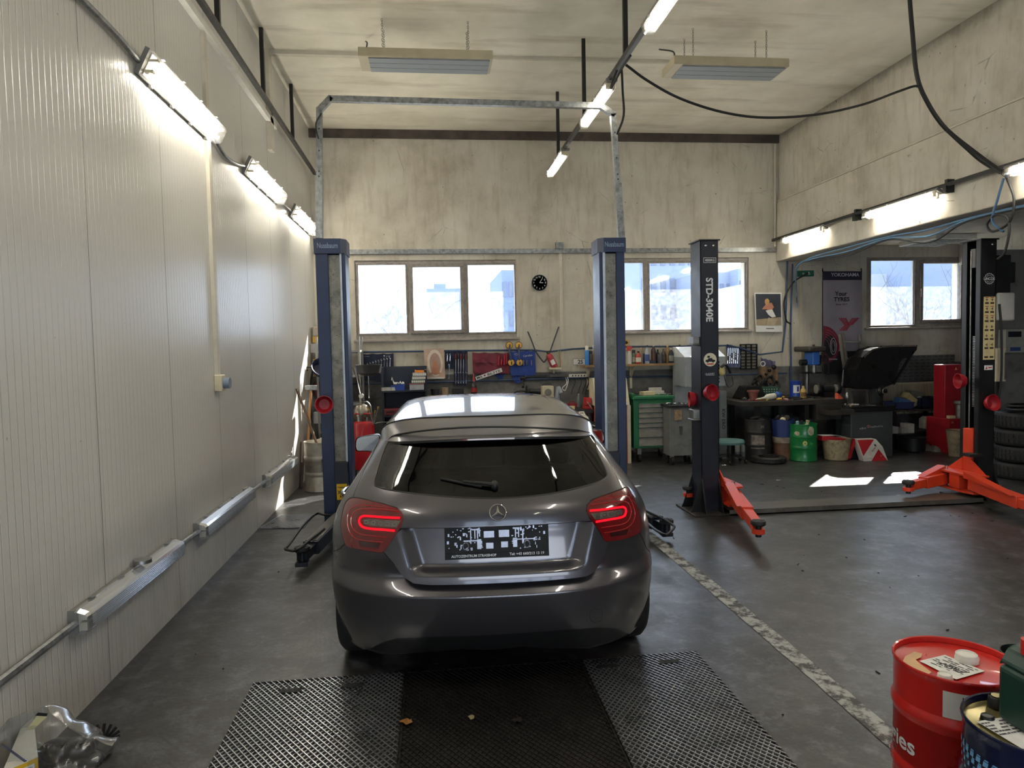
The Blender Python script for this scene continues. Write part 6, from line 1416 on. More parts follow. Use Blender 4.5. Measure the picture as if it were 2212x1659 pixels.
# hoses, extinguisher, wall fittings
one(MB().tube(smooth([W_(1140, 716, .03), W_(1148, 735, .03), W_(1158, 760, .05), W_(1172, 780, .06), W_(1177, 781, .06), W_(1186, 765, .06), W_(1195, 740, .04), W_(1207, 706, .03)], 5), .011, 6), 'bent_tube', 'dark bent tube hooked in a V over the blue pipe beside the extinguisher', 'tube', mat('tube_slate', (58, 62, 74), .5))
t = wthing('fire_extinguisher', 'small red extinguisher hanging askew on the back wall pipe', 'extinguisher', 1192, 793)
a, b = W_(1184, 764, .09), W_(1198, 792, .09); d = (b-a).normalized()
build(MB().lathe([(.001, 0), (.035, .01), (.052, .045), (.055, .07), (.055, .22), (.05, .24), (.001, .25)], a, 22, d), 'cylinder', mat('extinguisher_red', (150, 40, 48), .35), t)
build(MB().cyl(a-d*.04, a+d*.01, .02, 12).obox(a-d*.03+V((.02, 0, .01)), (.07, .025, .02)), 'valve', M_BLKM, t); build(MB().grid(lambda u, v: a+d*(.11+.08*v)+V((d.z, 0, -d.x))*.056*math.cos(PI*(.3+.4*u))*-1+V((0, -.056*math.sin(PI*(.3+.4*u)), 0)), 8, 1), 'label', M_PAPER, t)
for i, (x, c_) in enumerate(((1206, (150, 182, 132)), (1210, (196, 150, 92)))): one(MB().tube(smooth([W_(x, 757, .04), W_(x-1.5, 770, .05), W_(x+1.5, 780, .05), W_(x-1, 793, .05)], 4), .006, 6), 'cord_loop', ['pale green cord loop hanging on the pipe beside the extinguisher', 'orange cord loop hanging on the pipe beside the green one'][i], 'cord', C(*c_))
one(pbox(MB(), 1187, 794, 1213, 798, YW-.14, .14).box(*[tuple(v) for v in (W_(1195, 806, .05), W_(1197, 798, .0))]), 'wall_bracket', 'small cream wall ledge below the hanging extinguisher', 'ledge', M_CREAM)
t = wthing('power_strip', 'white multi socket strip fixed on the grey dado', 'power strip', 1248, 815)
build(pbox(MB(), 1229, 808, 1268, 815, YW-.045, .045), 'strip', M_WHITE, t, bevel=.006); mb = MB()
for i in range(5): mb.cyl(W_(1237+i*6.3, 811.5, .047), W_(1237+i*6.3, 811.5, .044), .014, 12)
pieces(mb, 'socket', mat('socket_shadow', (80, 78, 76), .6), t)
one(pbox(MB(), 1188, 808, 1226, 814, YW-.06, .06), 'junction_box', 'long grey junction box left of the white socket strip', 'junction box', mat('box_dark_grey', (78, 78, 78), .6))
one(pbox(MB(), 1128, 811, 1182, 814, YW-.04, .04), 'steel_bar', 'dark flat bar fixed on the wall under the blue pouch', 'bar', M_BLKM)
cab('power_cable', 'white cable loop hanging from the wall below the junction box', [W_(1222, 815, .03), W_(1224, 828, .04), W_(1215, 838, .05), W_(1221, 843, .05), W_(1227, 825, .05), W_(1226, 814, .03)], .007, M_WHITE)
for i, x in enumerate((1240, 1254, 1264, 1270)): cab('power_cable', ['first dark cable hanging from the socket strip', 'second dark cable hanging from the socket strip', 'third dark cable hanging from the socket strip', 'thick black cable hanging right of the socket strip'][i], [W_(x, 815, .05), W_(x+2, 826, .06), W_(x-3, 840, .06), W_(x-6, 852, .08)], .006 + .004*(i == 3))
# dark rack with small parts
M_RACK = mat('rack_blue_black', (34, 42, 58), .5, 0, .12, 7)
x0, x1, z0, z1 = prect(826, 792, 923, 905, 10.75)
t = thing('parts_rack', 'dark blue steel parts rack behind the car roof on the left', 'shelf', ((x0+x1)/2, 10.8, 0))
build(MB().box((x0, 11.0, .1), (x1, 11.02, z1)), 'back_panel', M_RACK, t)
for x in (x0, x1-.03): build(MB().box((x, 10.62, 0), (x+.03, 11.02, z1-(0 if x == x0 else .05))), 'side_upright', M_RACK, t)
zs = [at(870, q, Y=10.65).z for q in (843, 896)]+[.55, .15]
for z in zs: build(MB().box((x0, 10.6, z-.025), (x1, 11.0, z)), 'shelf_board', M_RACK, t, bevel=.003)
zt = zs[0]; Yr = 10.68
t = thing('parts_bin', 'blue open bin stuffed with white tissue on the dark rack', 'bin', (at(859, 838, Y=Yr).x, Yr, zt))
bb = prect(846, 824, 873, 838, Yr); build(MB().prism([(bb[0], Yr-.07, zt+.001), (bb[1], Yr-.07, zt+.001), (bb[1]+.01, Yr-.08, zt+.1), (bb[0]-.01, Yr-.08, zt+.07)], (0, .16, 0)), 'bin', mat('bin_blue', (44, 74, 158), .5), t)
build(MB().grid(lambda u, v: V((bb[0]+(bb[1]-bb[0])*u, Yr-.05+.1*v, zt+.09+.07*abs(noise.noise(V((u*5, v*4, 2))))+.1*max(0, 1-abs(u-.05)*9))), 16, 10), 'tissue', M_PAPER, t)
t = thing('parts_box', 'clear plastic box of small parts, lowest of the stack on the rack', 'box', (at(898, 838, Y=Yr).x, Yr, zt)); bq = prect(885, 826, 916, 840, Yr)
build(MB().box((bq[0], Yr-.1, zt+.001), (bq[1], Yr+.1, zt+.085)), 'tray', mat('box_clear_grey', (168, 170, 176), .35), t, bevel=.004); build(MB().box((bq[0]-.004, Yr-.105, zt+.086), (bq[1]+.004, Yr+.1, zt+.1)), 'lid', mat('box_lid_red', (150, 92, 96), .4), t)
zz = zt+.102
for i, (l, c_) in enumerate((('green and white parts box second from the bottom of the rack stack', (100, 132, 112)), ('grey assortment box in the middle of the rack stack', (150, 152, 150)), ('clear assortment box near the top of the rack stack', (168, 172, 176)))):
    t = thing('parts_box', l, 'box', (at(898, 838, Y=Yr).x, Yr, zz)); bq = prect(889+i*1.5, 826, 918+i*1.5, 840, Yr); build(MB().box((bq[0], Yr-.09, zz), (bq[1], Yr+.08, zz+.05)), 'case', mat('parts_case_%d' % i, c_, .4, 0, .2, 30), t, bevel=.004); mb = MB()
    for k in range(7): xx = bq[0]+(bq[1]-bq[0])*(k+.3)/7; mb.box((xx, Yr-.094, zz+.012), (xx+.022, Yr-.09, zz+.04))
    build(mb, 'compartment', M_WHITE, t); zz += .052
one(MB().box((at(896, 800, Y=Yr).x, Yr-.06, zz), (at(916, 800, Y=Yr).x, Yr+.0, zz+.035)).box((at(896, 800, Y=Yr).x, Yr-.06, zz+.035), (at(898, 800, Y=Yr).x, Yr, zz+.045)), 'work_light', 'orange hand lamp lying on top of the parts box stack', 'lamp', mat('lamp_orange', (232, 140, 44), .45), bevel=.006)
rd = random.Random(9)
for i in range(6): 
    q = at(829+i*5.2, 838, Y=Yr); one(MB().obox((q.x, Yr-.06+.02*(i % 2), zt+.026), (.05, .05, .05), rotz(rd.uniform(0, 1))), 'small_carton', ['pale small carton at the left end of the rack shelf', 'pale carton second from the left on the rack shelf', 'pale carton third from the left on the rack shelf', 'pale carton left of the blue bin', 'pale carton just in front of the blue bin', 'pale carton right of the blue bin'][i], 'box', C(188, 186, 178), 'pale cartons on the dark rack')
t = thing('tool_case', 'dark red tool case on the lower shelf of the dark rack', 'case', (at(855, 893, Y=Yr).x, Yr, zs[1])); bq = prect(828, 888, 862, 896, Yr); build(MB().box((bq[0]+.02, Yr-.1, zs[1]+.002), (bq[1], Yr+.1, zs[1]+.1)), 'case', mat('case_red', (110, 34, 42), .45), t, bevel=.012); build(MB().tube([((bq[0]+bq[1])/2-.05, Yr-.11, zs[1]+.05), ((bq[0]+bq[1])/2-.04, Yr-.13, zs[1]+.06), ((bq[0]+bq[1])/2+.04, Yr-.13, zs[1]+.06), ((bq[0]+bq[1])/2+.05, Yr-.11, zs[1]+.05)], .008, 6), 'handle', M_BLKM, t)
# bench behind the car
zb = at(1255, 884, Y=10.35).z
bx0, bx1 = at(925, 870, Y=10.6).x, at(1280, 880, Y=10.35).x
t = thing('work_bench', 'long dark steel work bench behind the car under the blue pouches', 'bench', ((bx0+bx1)/2, 10.65, 0))
build(MB().box((bx0, 10.3, zb-.06), (bx1, 11.05, zb)), 'worktop', mat('bench_dark_steel', (52, 50, 50), .5, .3, .2, 5, dirt=.3), t, bevel=.004)
for x in (bx0+.05, (bx0+bx1)/2, bx1-.08):
    for y in (10.36, 10.98): build(MB().box((x, y-.03, 0), (x+.06, y+.03, zb-.06)), 'leg', M_BLKM, t)
build(MB().box((bx0, 10.4, .25), (bx1, 10.95, .28)), 'lower_shelf', M_BLKM, t)
wz = at(990, 852, Y=10.8).z; a, b = at(922, 858, Y=10.75).x, at(1058, 855, Y=10.75).x
t = thing('plank_shelf', 'rough wooden plank shelf on posts behind the car roof', 'shelf', ((a+b)/2, 10.85, zb))
build(MB().box((a, 10.7, wz-.045), (b, 11.05, wz)), 'plank', mat('oily_plank', (132, 122, 104), .7, 0, .2, 6, dirt=.45), t, bevel=.004)
for x in (a+.05, b-.1): build(MB().box((x, 10.9, zb), (x+.05, 10.95, wz-.045)), 'post', M_BLKM, t)
def P_(px, Y, z): q = at(px, 850, Y=Y); return V((q.x, Y, z))
one(MB().lathe([(.05, 0), (.052, .005), (.05, .1), (.053, .105), (.045, .106)], P_(961, 10.85, wz+.001), 22), 'paint_tin', 'small pale tin on the plank shelf behind the car roof', 'tin', mat('tin_beige', (190, 168, 140), .5, 0, .1, 12, dirt=.3))
one(MB().lathe([(.06, 0), (.07, .09), (.066, .09)], P_(940, 10.85, wz+.001), 22), 'tin_can', 'dark squat can left of the pale tin on the plank', 'tin', C(44, 46, 54))
q = P_(989, 10.85, wz+.001); one(MB().box((q.x-.09, q.y-.06, q.z), (q.x+.09, q.y+.06, q.z+.07)).box((q.x-.1, q.y-.06, q.z+.07), (q.x+.1, q.y+.06, q.z+.085)), 'plastic_tray', 'black plastic tray on the plank shelf', 'tray', M_BLKM, bevel=.008)
def bottle(label, px, z, Y, h, r, c_, cap, style='spray', group=None, lab=None, name=None, px_y=780):
    q = V((at(px, px_y, Y=Y).x, Y, z)); nm = name or {'spray': 'spray_can', 'trigger': 'spray_bottle', 'bottle': 'bottle', 'can': 'can'}[style]
    t = thing(nm, label, nm.replace('_', ' '), q, group); m_ = mat('bottle_%d_%d_%d' % c_, c_, .35, 0, .06, 10); cm = mat('cap_%d_%d_%d' % cap, cap, .45, 0, .05, 10)
    if style == 'spray':
        build(MB().lathe([(r*.95, 0), (r, .006), (r, h*.72), (r*.9, h*.77), (r*.75, h*.79)], q, 20), 'can', m_, t); build(MB().lathe([(r*.82, h*.78), (r*.84, h*.97), (r*.7, h), (.001, h)], q, 18), 'cap', cm, t)
    elif style == 'trigger':
        build(MB().lathe([(r*.95, 0), (r, .01), (r, h*.5), (r*.5, h*.68), (r*.36, h*.74)], q, 20), 'bottle', m_, t)
        build(MB().box((q.x-.018, q.y-.016, q.z+h*.74), (q.x+.018, q.y+.016, q.z+h*.86)).box((q.x-.045, q.y-.014, q.z+h*.86), (q.x+.04, q.y+.014, q.z+h)).beam((q.x-.03, q.y, q.z+h*.86), (q.x-.045, q.y, q.z+h*.7), .012, .012), 'trigger', cm, t)
    elif style == 'bottle':
        build(MB().lathe([(r*.9, 0), (r, .01), (r, h*.6), (r*.85, h*.7), (r*.36, h*.84), (r*.34, h*.9)], q, 20), 'bottle', m_, t); build(MB().lathe([(r*.42, h*.88), (r*.4, h), (.001, h)], q, 14), 'cap', cm, t)
    else: build(MB().lathe([(r, 0), (r, h*.95), (r*.97, h), (r*.9, h*.98), (.001, h*.98)], q, 22), 'can', m_, t)
    if lab: build(MB().grid(lambda u, v: V((q.x+(r+.001)*math.cos(-PI*(.05+.9*(1-u))), q.y+(r+.001)*math.sin(-PI*(.05+.9*(1-u))), q.z+h*(.14+.36*v))), 12, 1), 'label', mat('label_%d_%d_%d' % lab, lab, .5), t)
    return t
q = P_(1024, 10.85, wz+.001)
bottle('black oil bottle with red label and spout on the plank shelf', 1024, wz+.001, 10.85, .19, .048, (24, 24, 28), (30, 30, 34), 'bottle', None, (150, 40, 44), px_y=850); one(MB().lathe([(.022, 0), (.006, .12), (.001, .13)], V((q.x-.002, q.y, q.z+.19)), 12), 'red_cone', 'small red cone nozzle on the black oil bottle', 'nozzle', C(160, 50, 60))
# tools on the bench
t = thing('bench_polisher', 'black angle polisher mounted upright on the bench behind the car', 'power tool', P_(1150, 10.6, zb))
g = at(1137, 845, Y=10.6); gx_ = at(1163, 846, Y=10.6)
build(MB().lathe([(.03, -.01), (.085, .0), (.088, .02), (.06, .035), (.03, .05)], g, 28, (1, .15, 0)), 'guard_disc', M_BLKM, t); build(MB().cyl(g+V((.03, 0, 0)), gx_, .04, 18).cyl(gx_, gx_+V((.03, 0, 0)), .047, 18), 'motor', M_BLKM, t); build(MB().cyl((g.x+.1, 10.6, zb), (g.x+.1, 10.6, g.z-.03), .035, 14), 'stand', M_BLKM, t)
build(MB().tube(smooth([g+V((0, 0, 0)), at(1118, 845, Y=10.6), at(1108, 852, Y=10.6), at(1100, 858, Y=10.6)], 5), .01, 6), 'cord', M_DARK, t); build(MB().tube([at(1130, 836, Y=10.7), at(1129, 820, Y=10.85)], .02, 8).tube([at(1123, 817, Y=10.85), at(1135, 817, Y=10.85)], .02, 8), 'side_grip', M_BLKM, t)
x0, x1, z0, z1 = prect(1171, 834, 1196, 862, 10.7)
t = thing('bench_radio', 'cream portable radio with two round speakers on the bench', 'radio', ((x0+x1)/2, 10.75, zb)); zr = max(zb+.001, z0)
build(MB().box((x0, 10.68, zb+.002), (x1, 10.85, z1)), 'case', M_CREAM, t, bevel=.008)
for k, zf in enumerate((.72, .42)): build(MB().lathe([((x1-x0)*.3, 0), ((x1-x0)*.3, .006), ((x1-x0)*.24, .008), (.001, .002)], ((x0+x1)/2, 10.68, zb+(z1-zb)*(zf+.12*(k == 0)*0+.0)), 24, (0, -1, 0)), 'speaker', mat('speaker_grey', (120, 116, 108), .6), t)
build(MB().tube([(x0+.02, 10.76, z1), (x0+.03, 10.76, z1+.03), (x1-.03, 10.76, z1+.03), (x1-.02, 10.76, z1)], .007, 6), 'handle', M_BLKM, t)
a, b = at(1200, 862, Y=10.55), at(1206, 835, Y=10.6); one(MB().beam((a.x+.02, 10.58, zb+.001), b, .06, .05).beam(b, at(1213, 850, Y=10.55), .05, .045), 'steam_iron_handle', 'pale grey moulded tool handle standing right of the radio', 'tool', mat('moulding_grey', (150, 158, 168), .35), bevel=.012)
bottle('clear water bottle on the bench beneath the socket strip', 1250, zb+.001, 10.7, .21, .034, (110, 116, 120), (150, 154, 158), 'bottle', px_y=850)
t = thing('bench_vise', 'red bench vise on the right end of the bench', 'vise', P_(1270, 10.4, zb)); q = P_(1268, 10.42, zb)
build(MB().box((q.x-.05, q.y-.08, zb), (q.x+.05, q.y+.1, zb+.05)).box((q.x-.04, q.y-.02, zb+.05), (q.x+.04, q.y+.1, zb+.13)).box((q.x-.05, q.y+.0, zb+.12), (q.x+.05, q.y+.05, zb+.17)), 'fixed_jaw', mat('vise_red', (186, 38, 44), .4), t, bevel=.008); build(MB().box((q.x-.045, q.y-.12, zb+.06), (q.x+.045, q.y-.05, zb+.165)), 'moving_jaw', mat('vise_red', (186, 38, 44), .4), t, bevel=.008); build(MB().tube([(q.x, q.y-.2, zb+.09), (q.x, q.y-.1, zb+.09)], .014, 8).tube([(q.x-.05, q.y-.2, zb+.12), (q.x+.06, q.y-.2, zb-.02)], .007, 6), 'handle', M_CHROME, t)
q = P_(1234, 10.4, zb); one(MB().box((q.x-.04, q.y-.04, zb+.001), (q.x+.045, q.y+.04, zb+.05)), 'small_carton', 'small cream carton on the bench left of the red vise', 'box', C(212, 192, 140), bevel=.003)
q = P_(1232, 10.75, zb); one(MB().box((q.x-.09, q.y-.06, zb+.001), (q.x+.09, q.y+.06, zb+.06)).tube([(q.x-.04, q.y-.07, zb+.06), (q.x-.03, q.y-.07, zb+.09), (q.x+.04, q.y-.07, zb+.09), (q.x+.05, q.y-.07, zb+.06)], .007, 6), 'toolbox', 'low red toolbox on the bench behind the small cream carton', 'toolbox', C(150, 30, 42), bevel=.006)
t = thing('water_canister', 'white plastic canister standing below the bench behind the car', 'canister', P_(1256, 9.9, 0)); x0, x1, z0, z1 = prect(1240, 893, 1271, 935, 9.9)
build(MB().box((x0, 9.84, 0), (x1, 10.02, z1-.06)).prism([(x0, 9.86, z1-.06), (x1, 9.86, z1-.06), (x1-.06, 9.88, z1-.01), (x0+.03, 9.88, z1-.01)], (0, .12, 0)), 'body', mat('canister_white', (214, 212, 196), .45, 0, .05, 6), t, bevel=.022, seg=3); build(MB().cyl((x0+.05, 9.93, z1-.02), (x0+.05, 9.93, z1+.02), .024, 14), 'cap', M_WHITE, t); build(MB().tube([(x0+.08, 9.93, z1-.02), (x0+.09, 9.93, z1+.015), (x1-.06, 9.93, z1+.015), (x1-.045, 9.93, z1-.03)], .012, 8), 'handle', M_WHITE, t)
q = P_(1288, 10.0, 0); t = thing('blue_bin', 'blue bin of coiled hoses behind the right blue post', 'bin', q); build(MB().lathe([(.12, 0), (.15, .5), (.155, .52), (.14, .52), (.11, .02), (.001, .02)], q, 26), 'bin', C(38, 58, 104), t)
for i in range(3): build(MB().tube([V((q.x+.11*math.cos(a), q.y+.1*math.sin(a), .56+.035*i+.02*math.sin(a*2+i))) for a in [2*PI*k/18 for k in range(18)]], .014, 6, True), 'hose_coil', [M_DARK, mat('hose_white', (196, 196, 190), .5), M_DARK][i], t)
x0, x1, z0, z1 = prect(1288, 818, 1362, 985, 10.05)
t = thing('brake_tester', 'tall white and red machine cabinet hidden behind the right blue post', 'machine', ((x0+x1)/2, 10.3, 0))
build(MB().box((x0+.03, 10.1, .0), (x1, 10.5, .86)), 'lower_cabinet', C(150, 30, 44), t, bevel=.01); build(MB().prism([(x0, 10.08, .86), (x0, 10.5, .86), (x0, 10.5, z1), (x0, 10.25, z1)], (x1-x0, 0, 0)), 'console', M_CREAM, t, bevel=.01); build(MB().box((x0-.01, 10.07, 0), (x0+.04, 10.11, .86)).box((x1-.04, 10.07, 0), (x1+.01, 10.11, .86)), 'edge_trim', M_CREAM, t)
text('G', at(1298, 829, Y=10.18), (1, 0, 0), (0, 0, 1), .06, C(160, 40, 50), t)
# bottle shelf
sx0, sx1, sz0, sz1 = prect(1262, 785, 1479, 791, 10.85)
t = thing('bottle_shelf', 'long wooden shelf of bottles on cream brackets under the second window', 'shelf', ((sx0+sx1)/2, 10.95, sz1))
shz = at(1380, 786, Y=10.85).z
build(MB().box((sx0, 10.82, shz-.035), (sx1, 11.08, shz)), 'board', mat('shelf_wood', (150, 116, 78), .6, 0, .2, 5, dirt=.2), t, bevel=.003)
for px in (1272, 1365, 1460): x = at(px, 800, Y=11.0).x; build(MB().box((x-.02, 11.06, shz-.4), (x+.02, 11.085, shz-.035)).beam((x, 11.07, shz-.22), (x, 10.86, shz-.045), .02, .02), 'bracket', M_CREAM, t)
BT = [(1268, .30, .033, (54, 128, 204), (226, 222, 206), 'spray', None, 'blue spray can with white cap at the left end of the bottle shelf'), (1276, .22, .036, (66, 58, 60), (40, 40, 44), 'spray', None, 'dark grey can second from the left end of the bottle shelf'), (1286, .31, .036, (186, 150, 104), (226, 222, 214), 'trigger', None, 'amber trigger spray with white head beside the blue can'), (1294, .2, .034, (206, 84, 50), (40, 40, 40), 'spray', None, 'orange can just left of the right blue post'),
 (1360, .28, .04, (190, 190, 184), (196, 60, 50), 'trigger', None, 'white bottle with red trigger just right of the right blue post'), (1369, .22, .034, (96, 116, 92), (34, 36, 34), 'spray', (190, 190, 176), 'green labelled can with black cap on the bottle shelf'), (1379, .2, .042, (176, 60, 42), (30, 30, 30), 'bottle', (220, 216, 200), 'squat bottle with orange red label on the bottle shelf'), (1385, .26, .03, (150, 136, 112), (196, 176, 140), 'bottle', None, 'tan bottle right of the orange labelled one'), (1392, .16, .03, (60, 78, 130), (60, 78, 130), 'spray', None, 'short blue can left of the clear bottle'), (1398, .29, .036, (172, 176, 184), (40, 40, 44), 'bottle', (70, 90, 150), 'clear bottle with black cap and blue label on the shelf'),
 (1412, .31, .04, (58, 34, 34), (190, 186, 176), 'bottle', (92, 60, 56), 'tall brown bottle in the middle of the bottle shelf'), (1421, .22, .036, (48, 52, 62), (34, 36, 44), 'bottle', None, 'dark bottle right of the tall brown bottle'), (1426, .14, .044, (74, 72, 78), (60, 60, 64), 'can', None, 'round dark tin in front of the dark bottles'), (1433, .23, .036, (60, 56, 58), (96, 76, 52), 'bottle', (104, 88, 70), 'dark bottle with brown cap right of the round tin'), (1442, .3, .04, (150, 118, 78), (196, 178, 140), 'bottle', None, 'amber brown bottle with pale cap on the shelf'), (1450, .24, .04, (52, 52, 58), (200, 196, 184), 'bottle', (150, 150, 140), 'dark bottle with white printed label right of the amber one'), (1462, .22, .04, (214, 208, 196), (26, 26, 28), 'spray', (190, 60, 44), 'white can with red label and black cap on the shelf'), (1468, .29, .038, (64, 58, 66), (60, 54, 62), 'bottle', None, 'tall dark bottle near the right end of the shelf')]
for i, (px, h, r_, c_, cp, st_, lb, l) in enumerate(BT): bottle(l, px, shz+.001, 10.9+.07*((i*7) % 3-1)*.6, h, r_, c_, cp, st_, 'bottles on the wooden shelf', lb)
rd = random.Random(2)
for i in range(5): q = V((at(1474+i*2.2, 780, Y=10.88).x, 10.86+.03*(i % 2), shz+.001)); one(MB().lathe([(.02, 0), (.022, .04), (.012, .055), (.001, .055)], q, 12), 'valve_cap', 'small red screw cap heaped at the right end of the bottle shelf', 'cap', C(196, 56, 56), 'red caps at the right end of the bottle shelf')
q = V((at(1412, 780, Y=10.83).x, 10.835, shz+.001)); one(MB().box((q.x-.06, q.y-.01, q.z), (q.x+.04, q.y+.015, q.z+.05)), 'small_carton', 'small dark blue box in front of the tall brown bottle', 'box', C(44, 48, 66), bevel=.004)
t = wthing('warning_sign', 'small yellow diamond warning sign behind the right blue post', 'sign', 1355, 740); o = W_(1353, 740); build(MB().prism([o+V((.06*a, 0, .06*b)) for a, b in ((0, -1), (1, 0), (0, 1), (-1, 0))], (0, -.004, 0)), 'plate', C(206, 160, 70), t); build(MB().prism([o+V((.03*a, -.005, .03*b)) for a, b in ((0, -1), (1, 0), (0, 1), (-1, 0))], (0, -.001, 0)), 'symbol', MT, t)
t = wthing('wall_calendar', 'wall calendar with a picture of a seated woman beside the third pillar', 'calendar', 1660, 717)
build(MB().prism([W_(a, b, .03) for a, b in ((1633, 717), (1690, 717), (1688, 632), (1629, 632))], (0, -.006, 0)), 'sheet', M_PAPER, t)
flatpart(t, 'printed_photo', [(1634, 703), (1688, 703), (1686, 635), (1632, 635)], mat('print_dusk', (58, 62, 72), .5), .038); flatpart(t, 'printed_sand', [(1634, 703), (1688, 703), (1687, 685), (1634, 690)], mat('print_sand', (168, 152, 124), .5), .04)
flatpart(t, 'printed_dress', [(1654, 671), (1668, 668), (1674, 680), (1676, 684), (1668, 686), (1660, 680)], M_PAPER, .042); flatpart(t, 'printed_skin', [(1646, 668), (1656, 655), (1667, 654), (1672, 664), (1664, 672), (1655, 668)], mat('poster_skin', (190, 132, 104), .6), .0415); flatpart(t, 'printed_hair', oval(1657, 652, 5, 7), mat('print_blond', (196, 150, 92), .5), .043); flatpart(t, 'printed_box', [(1656, 703), (1672, 703), (1680, 690), (1660, 686)], mat('print_sand2', (186, 172, 146), .5), .043)
text('2024', W_(1676, 640, .045), (1, 0, 0), (0, 0, 1), .022, MWT, t) if 0 else None
flatpart(t, 'caption', rect(1655, 709, 1672, 710.5), M_PRINT, .04)
# ================================================================== right half of the workshop
one(MB().tube([W_(1701, 560, .04), W_(1697, 700, .04), W_(1690, 760, .04), W_(1640, 766, .05), W_(1600, 752, .05), W_(1570, 745, .05)], .014, 7), 'air_pipe', 'blue air pipe dropping beside the calendar and bending left over the tool board', 'pipe', M_RAILB)
one(MB().tube([W_(1712, 570, .05), W_(1708, 700, .05), W_(1709, 830, .05)], .014, 7), 'air_pipe', 'straight blue air pipe dropping to the bench beside the drill press', 'pipe', M_RAILB)
one(MB().box((W_(1728, 700).x, YW-.05, 0), (W_(1772, 700).x, YB, 3.06)), 'wall_pilaster', 'pale plastered pilaster between the calendar and the tyre banner', 'pilaster', M_WALL, kind='structure')
cab('air_hose', 'dark hose curling from the beam down to the calendar', [W_(1745, 590, .12), W_(1712, 612, .1), W_(1694, 650, .08), W_(1698, 690, .08), W_(1708, 700, .06)], .012)
t = wthing('exit_sign', 'green emergency exit sign with running figure and arrow', 'sign', 1740, 598); o = W_(1740, 591, .075)
build(MB().prism([W_(a, b, .07) for a, b in ((1722, 598), (1758, 597), (1758, 584), (1722, 585))], (0, -.004, 0)), 'plate', C(24, 92, 74), t)
mb = MB(); f = lambda x, z: o+V((x, -.003, z)); mb.cyl(f(.055, .022), f(.055, .022)+V((0, -.001, 0)), .009, 10); 
for a, b in (((.05, .012), (.06, -.008)), ((.06, -.008), (.045, -.028)), ((.06, -.008), (.085, -.02)), ((.035, .0), (.055, .012)), ((.055, .012), (.08, .004))): mb.beam(f(*a), f(*b), .007, .001, (0, 1, 0))
build(mb, 'running_figure', MWT, t); mb = MB().beam(f(-.01, 0), f(-.055, 0), .007, .001, (0, 1, 0)).beam(f(-.055, 0), f(-.035, .018), .007, .001, (0, 1, 0)).beam(f(-.055, 0), f(-.035, -.018), .007, .001, (0, 1, 0)); build(mb, 'arrow', MWT, t)
# tyre banner
t = wthing('tyre_banner', 'tall grey tyre banner with red zigzag mark hanging on the wall', 'banner', 1820, 805)
cn = [W_(a, b, .07) for a, b in ((1778, 808), (1863, 806), (1862, 586), (1777, 586))]
def bn(u, v, o=0): p = (cn[0]*(1-u)+cn[1]*u)*(1-v)+(cn[3]*(1-u)+cn[2]*u)*v; return p+V((0, -.012*math.sin(u*9+1)*(1-v*.4)-o, 0))
def bnpx(px, py, o): q = W_(px, py, .07); u = (q.x-cn[0].x)/(cn[1].x-cn[0].x); v = (q.z-cn[0].z)/(cn[3].z-cn[0].z); return bn(u, v, o)
build(MB().grid(lambda u, v: bn(u, v), 30, 30), 'cloth', mat('banner_grey', (150, 144, 156), .8, 0, .08, 3), t)
build(MB().grid(lambda u, v: bn(u, .915+.085*v, .003), 30, 2), 'top_band', mat('banner_navy', (42, 40, 62), .8), t)
build(MB().grid(lambda u, v: bn(u, .0+.22*v, .003), 30, 4), 'lower_band', mat('banner_black', (34, 34, 40), .8), t)
def btext(s, px, py, w, h, m_, bold=.02): text(s, (0, 0, 0), (1, 0, 0), (0, 0, 1), h, m_, t, w, warp=lambda a, b: (lambda q: bn((q.x+a-cn[0].x)/(cn[1].x-cn[0].x), (q.z+b-cn[0].z)/(cn[3].z-cn[0].z), .006))(W_(px, py, .07)), bold=bold)
btext('YOKOHAMA', 1827, 593, .5, .06, mat('banner_print_pale', (206, 204, 212), .7)); btext('Your', 1818, 634, .21, .075, MT); btext('TYRES', 1819, 646, .27, .072, MT, .03); btext('Since 1917', 1819, 657, .2, .026, MT); btext('ADVAN', 1797, 776, .19, .025, MWT)
mb = MB(); 
for i in range(4):
    z = i*3.8
    L_ = [(1814+z*1.15, 686.5), (1826+z*.75, 702), (1815+z*1.1, 714)]
    pts = [bnpx(a, b, .008) for a, b in L_]; mb.tube(pts, .008, 4)
for i in range(5): mb.tube([bnpx(1842+i*3.4, 686.5, .008), bnpx(1830+i*2.6, 702-i*.2, .008)], .006, 4)
pieces(mb, 'zigzag_mark', mat('banner_red', (176, 44, 62), .7), t)
build(MB().grid(lambda u, v: bnpx(1778.5+36*u*math.sin(PI*v), 745-41*u*math.cos(PI*v), .004), 10, 24), 'red_disc', mat('banner_red_dark', (128, 40, 58), .75), t)
for i in range(5): build(MB().tube([bnpx(1779+(12+i*6)*math.sin(a), 752-(20+i*5)*math.cos(a), .006) for a in [.15+1.3*k/10 for k in range(11)]], .004, 4), 'disc_line', mat('banner_pale_red', (176, 110, 122), .7), t)
ty = build(MB().grid(lambda u, v: bnpx(1794+15*u*math.cos(2*PI*v), 748+24*u*math.sin(2*PI*v), .008), 6, 24), 'printed_tyre', mat('banner_black', (34, 34, 40), .8), t); build(MB().tube([bnpx(*p, .01) for p in oval(1800, 748, 7, 18)], .004, 4, True).tube([bnpx(*p, .01) for p in oval(1800, 748, 4, 12)], .003, 4, True), 'printed_rim', mat('banner_print_pale', (206, 204, 212), .7), ty)
for px in (1777, 1861): build(MB().tube([W_(px, 586, .08), W_(px-1, 580, .02)], .01, 5), 'tie', M_DARK, t)
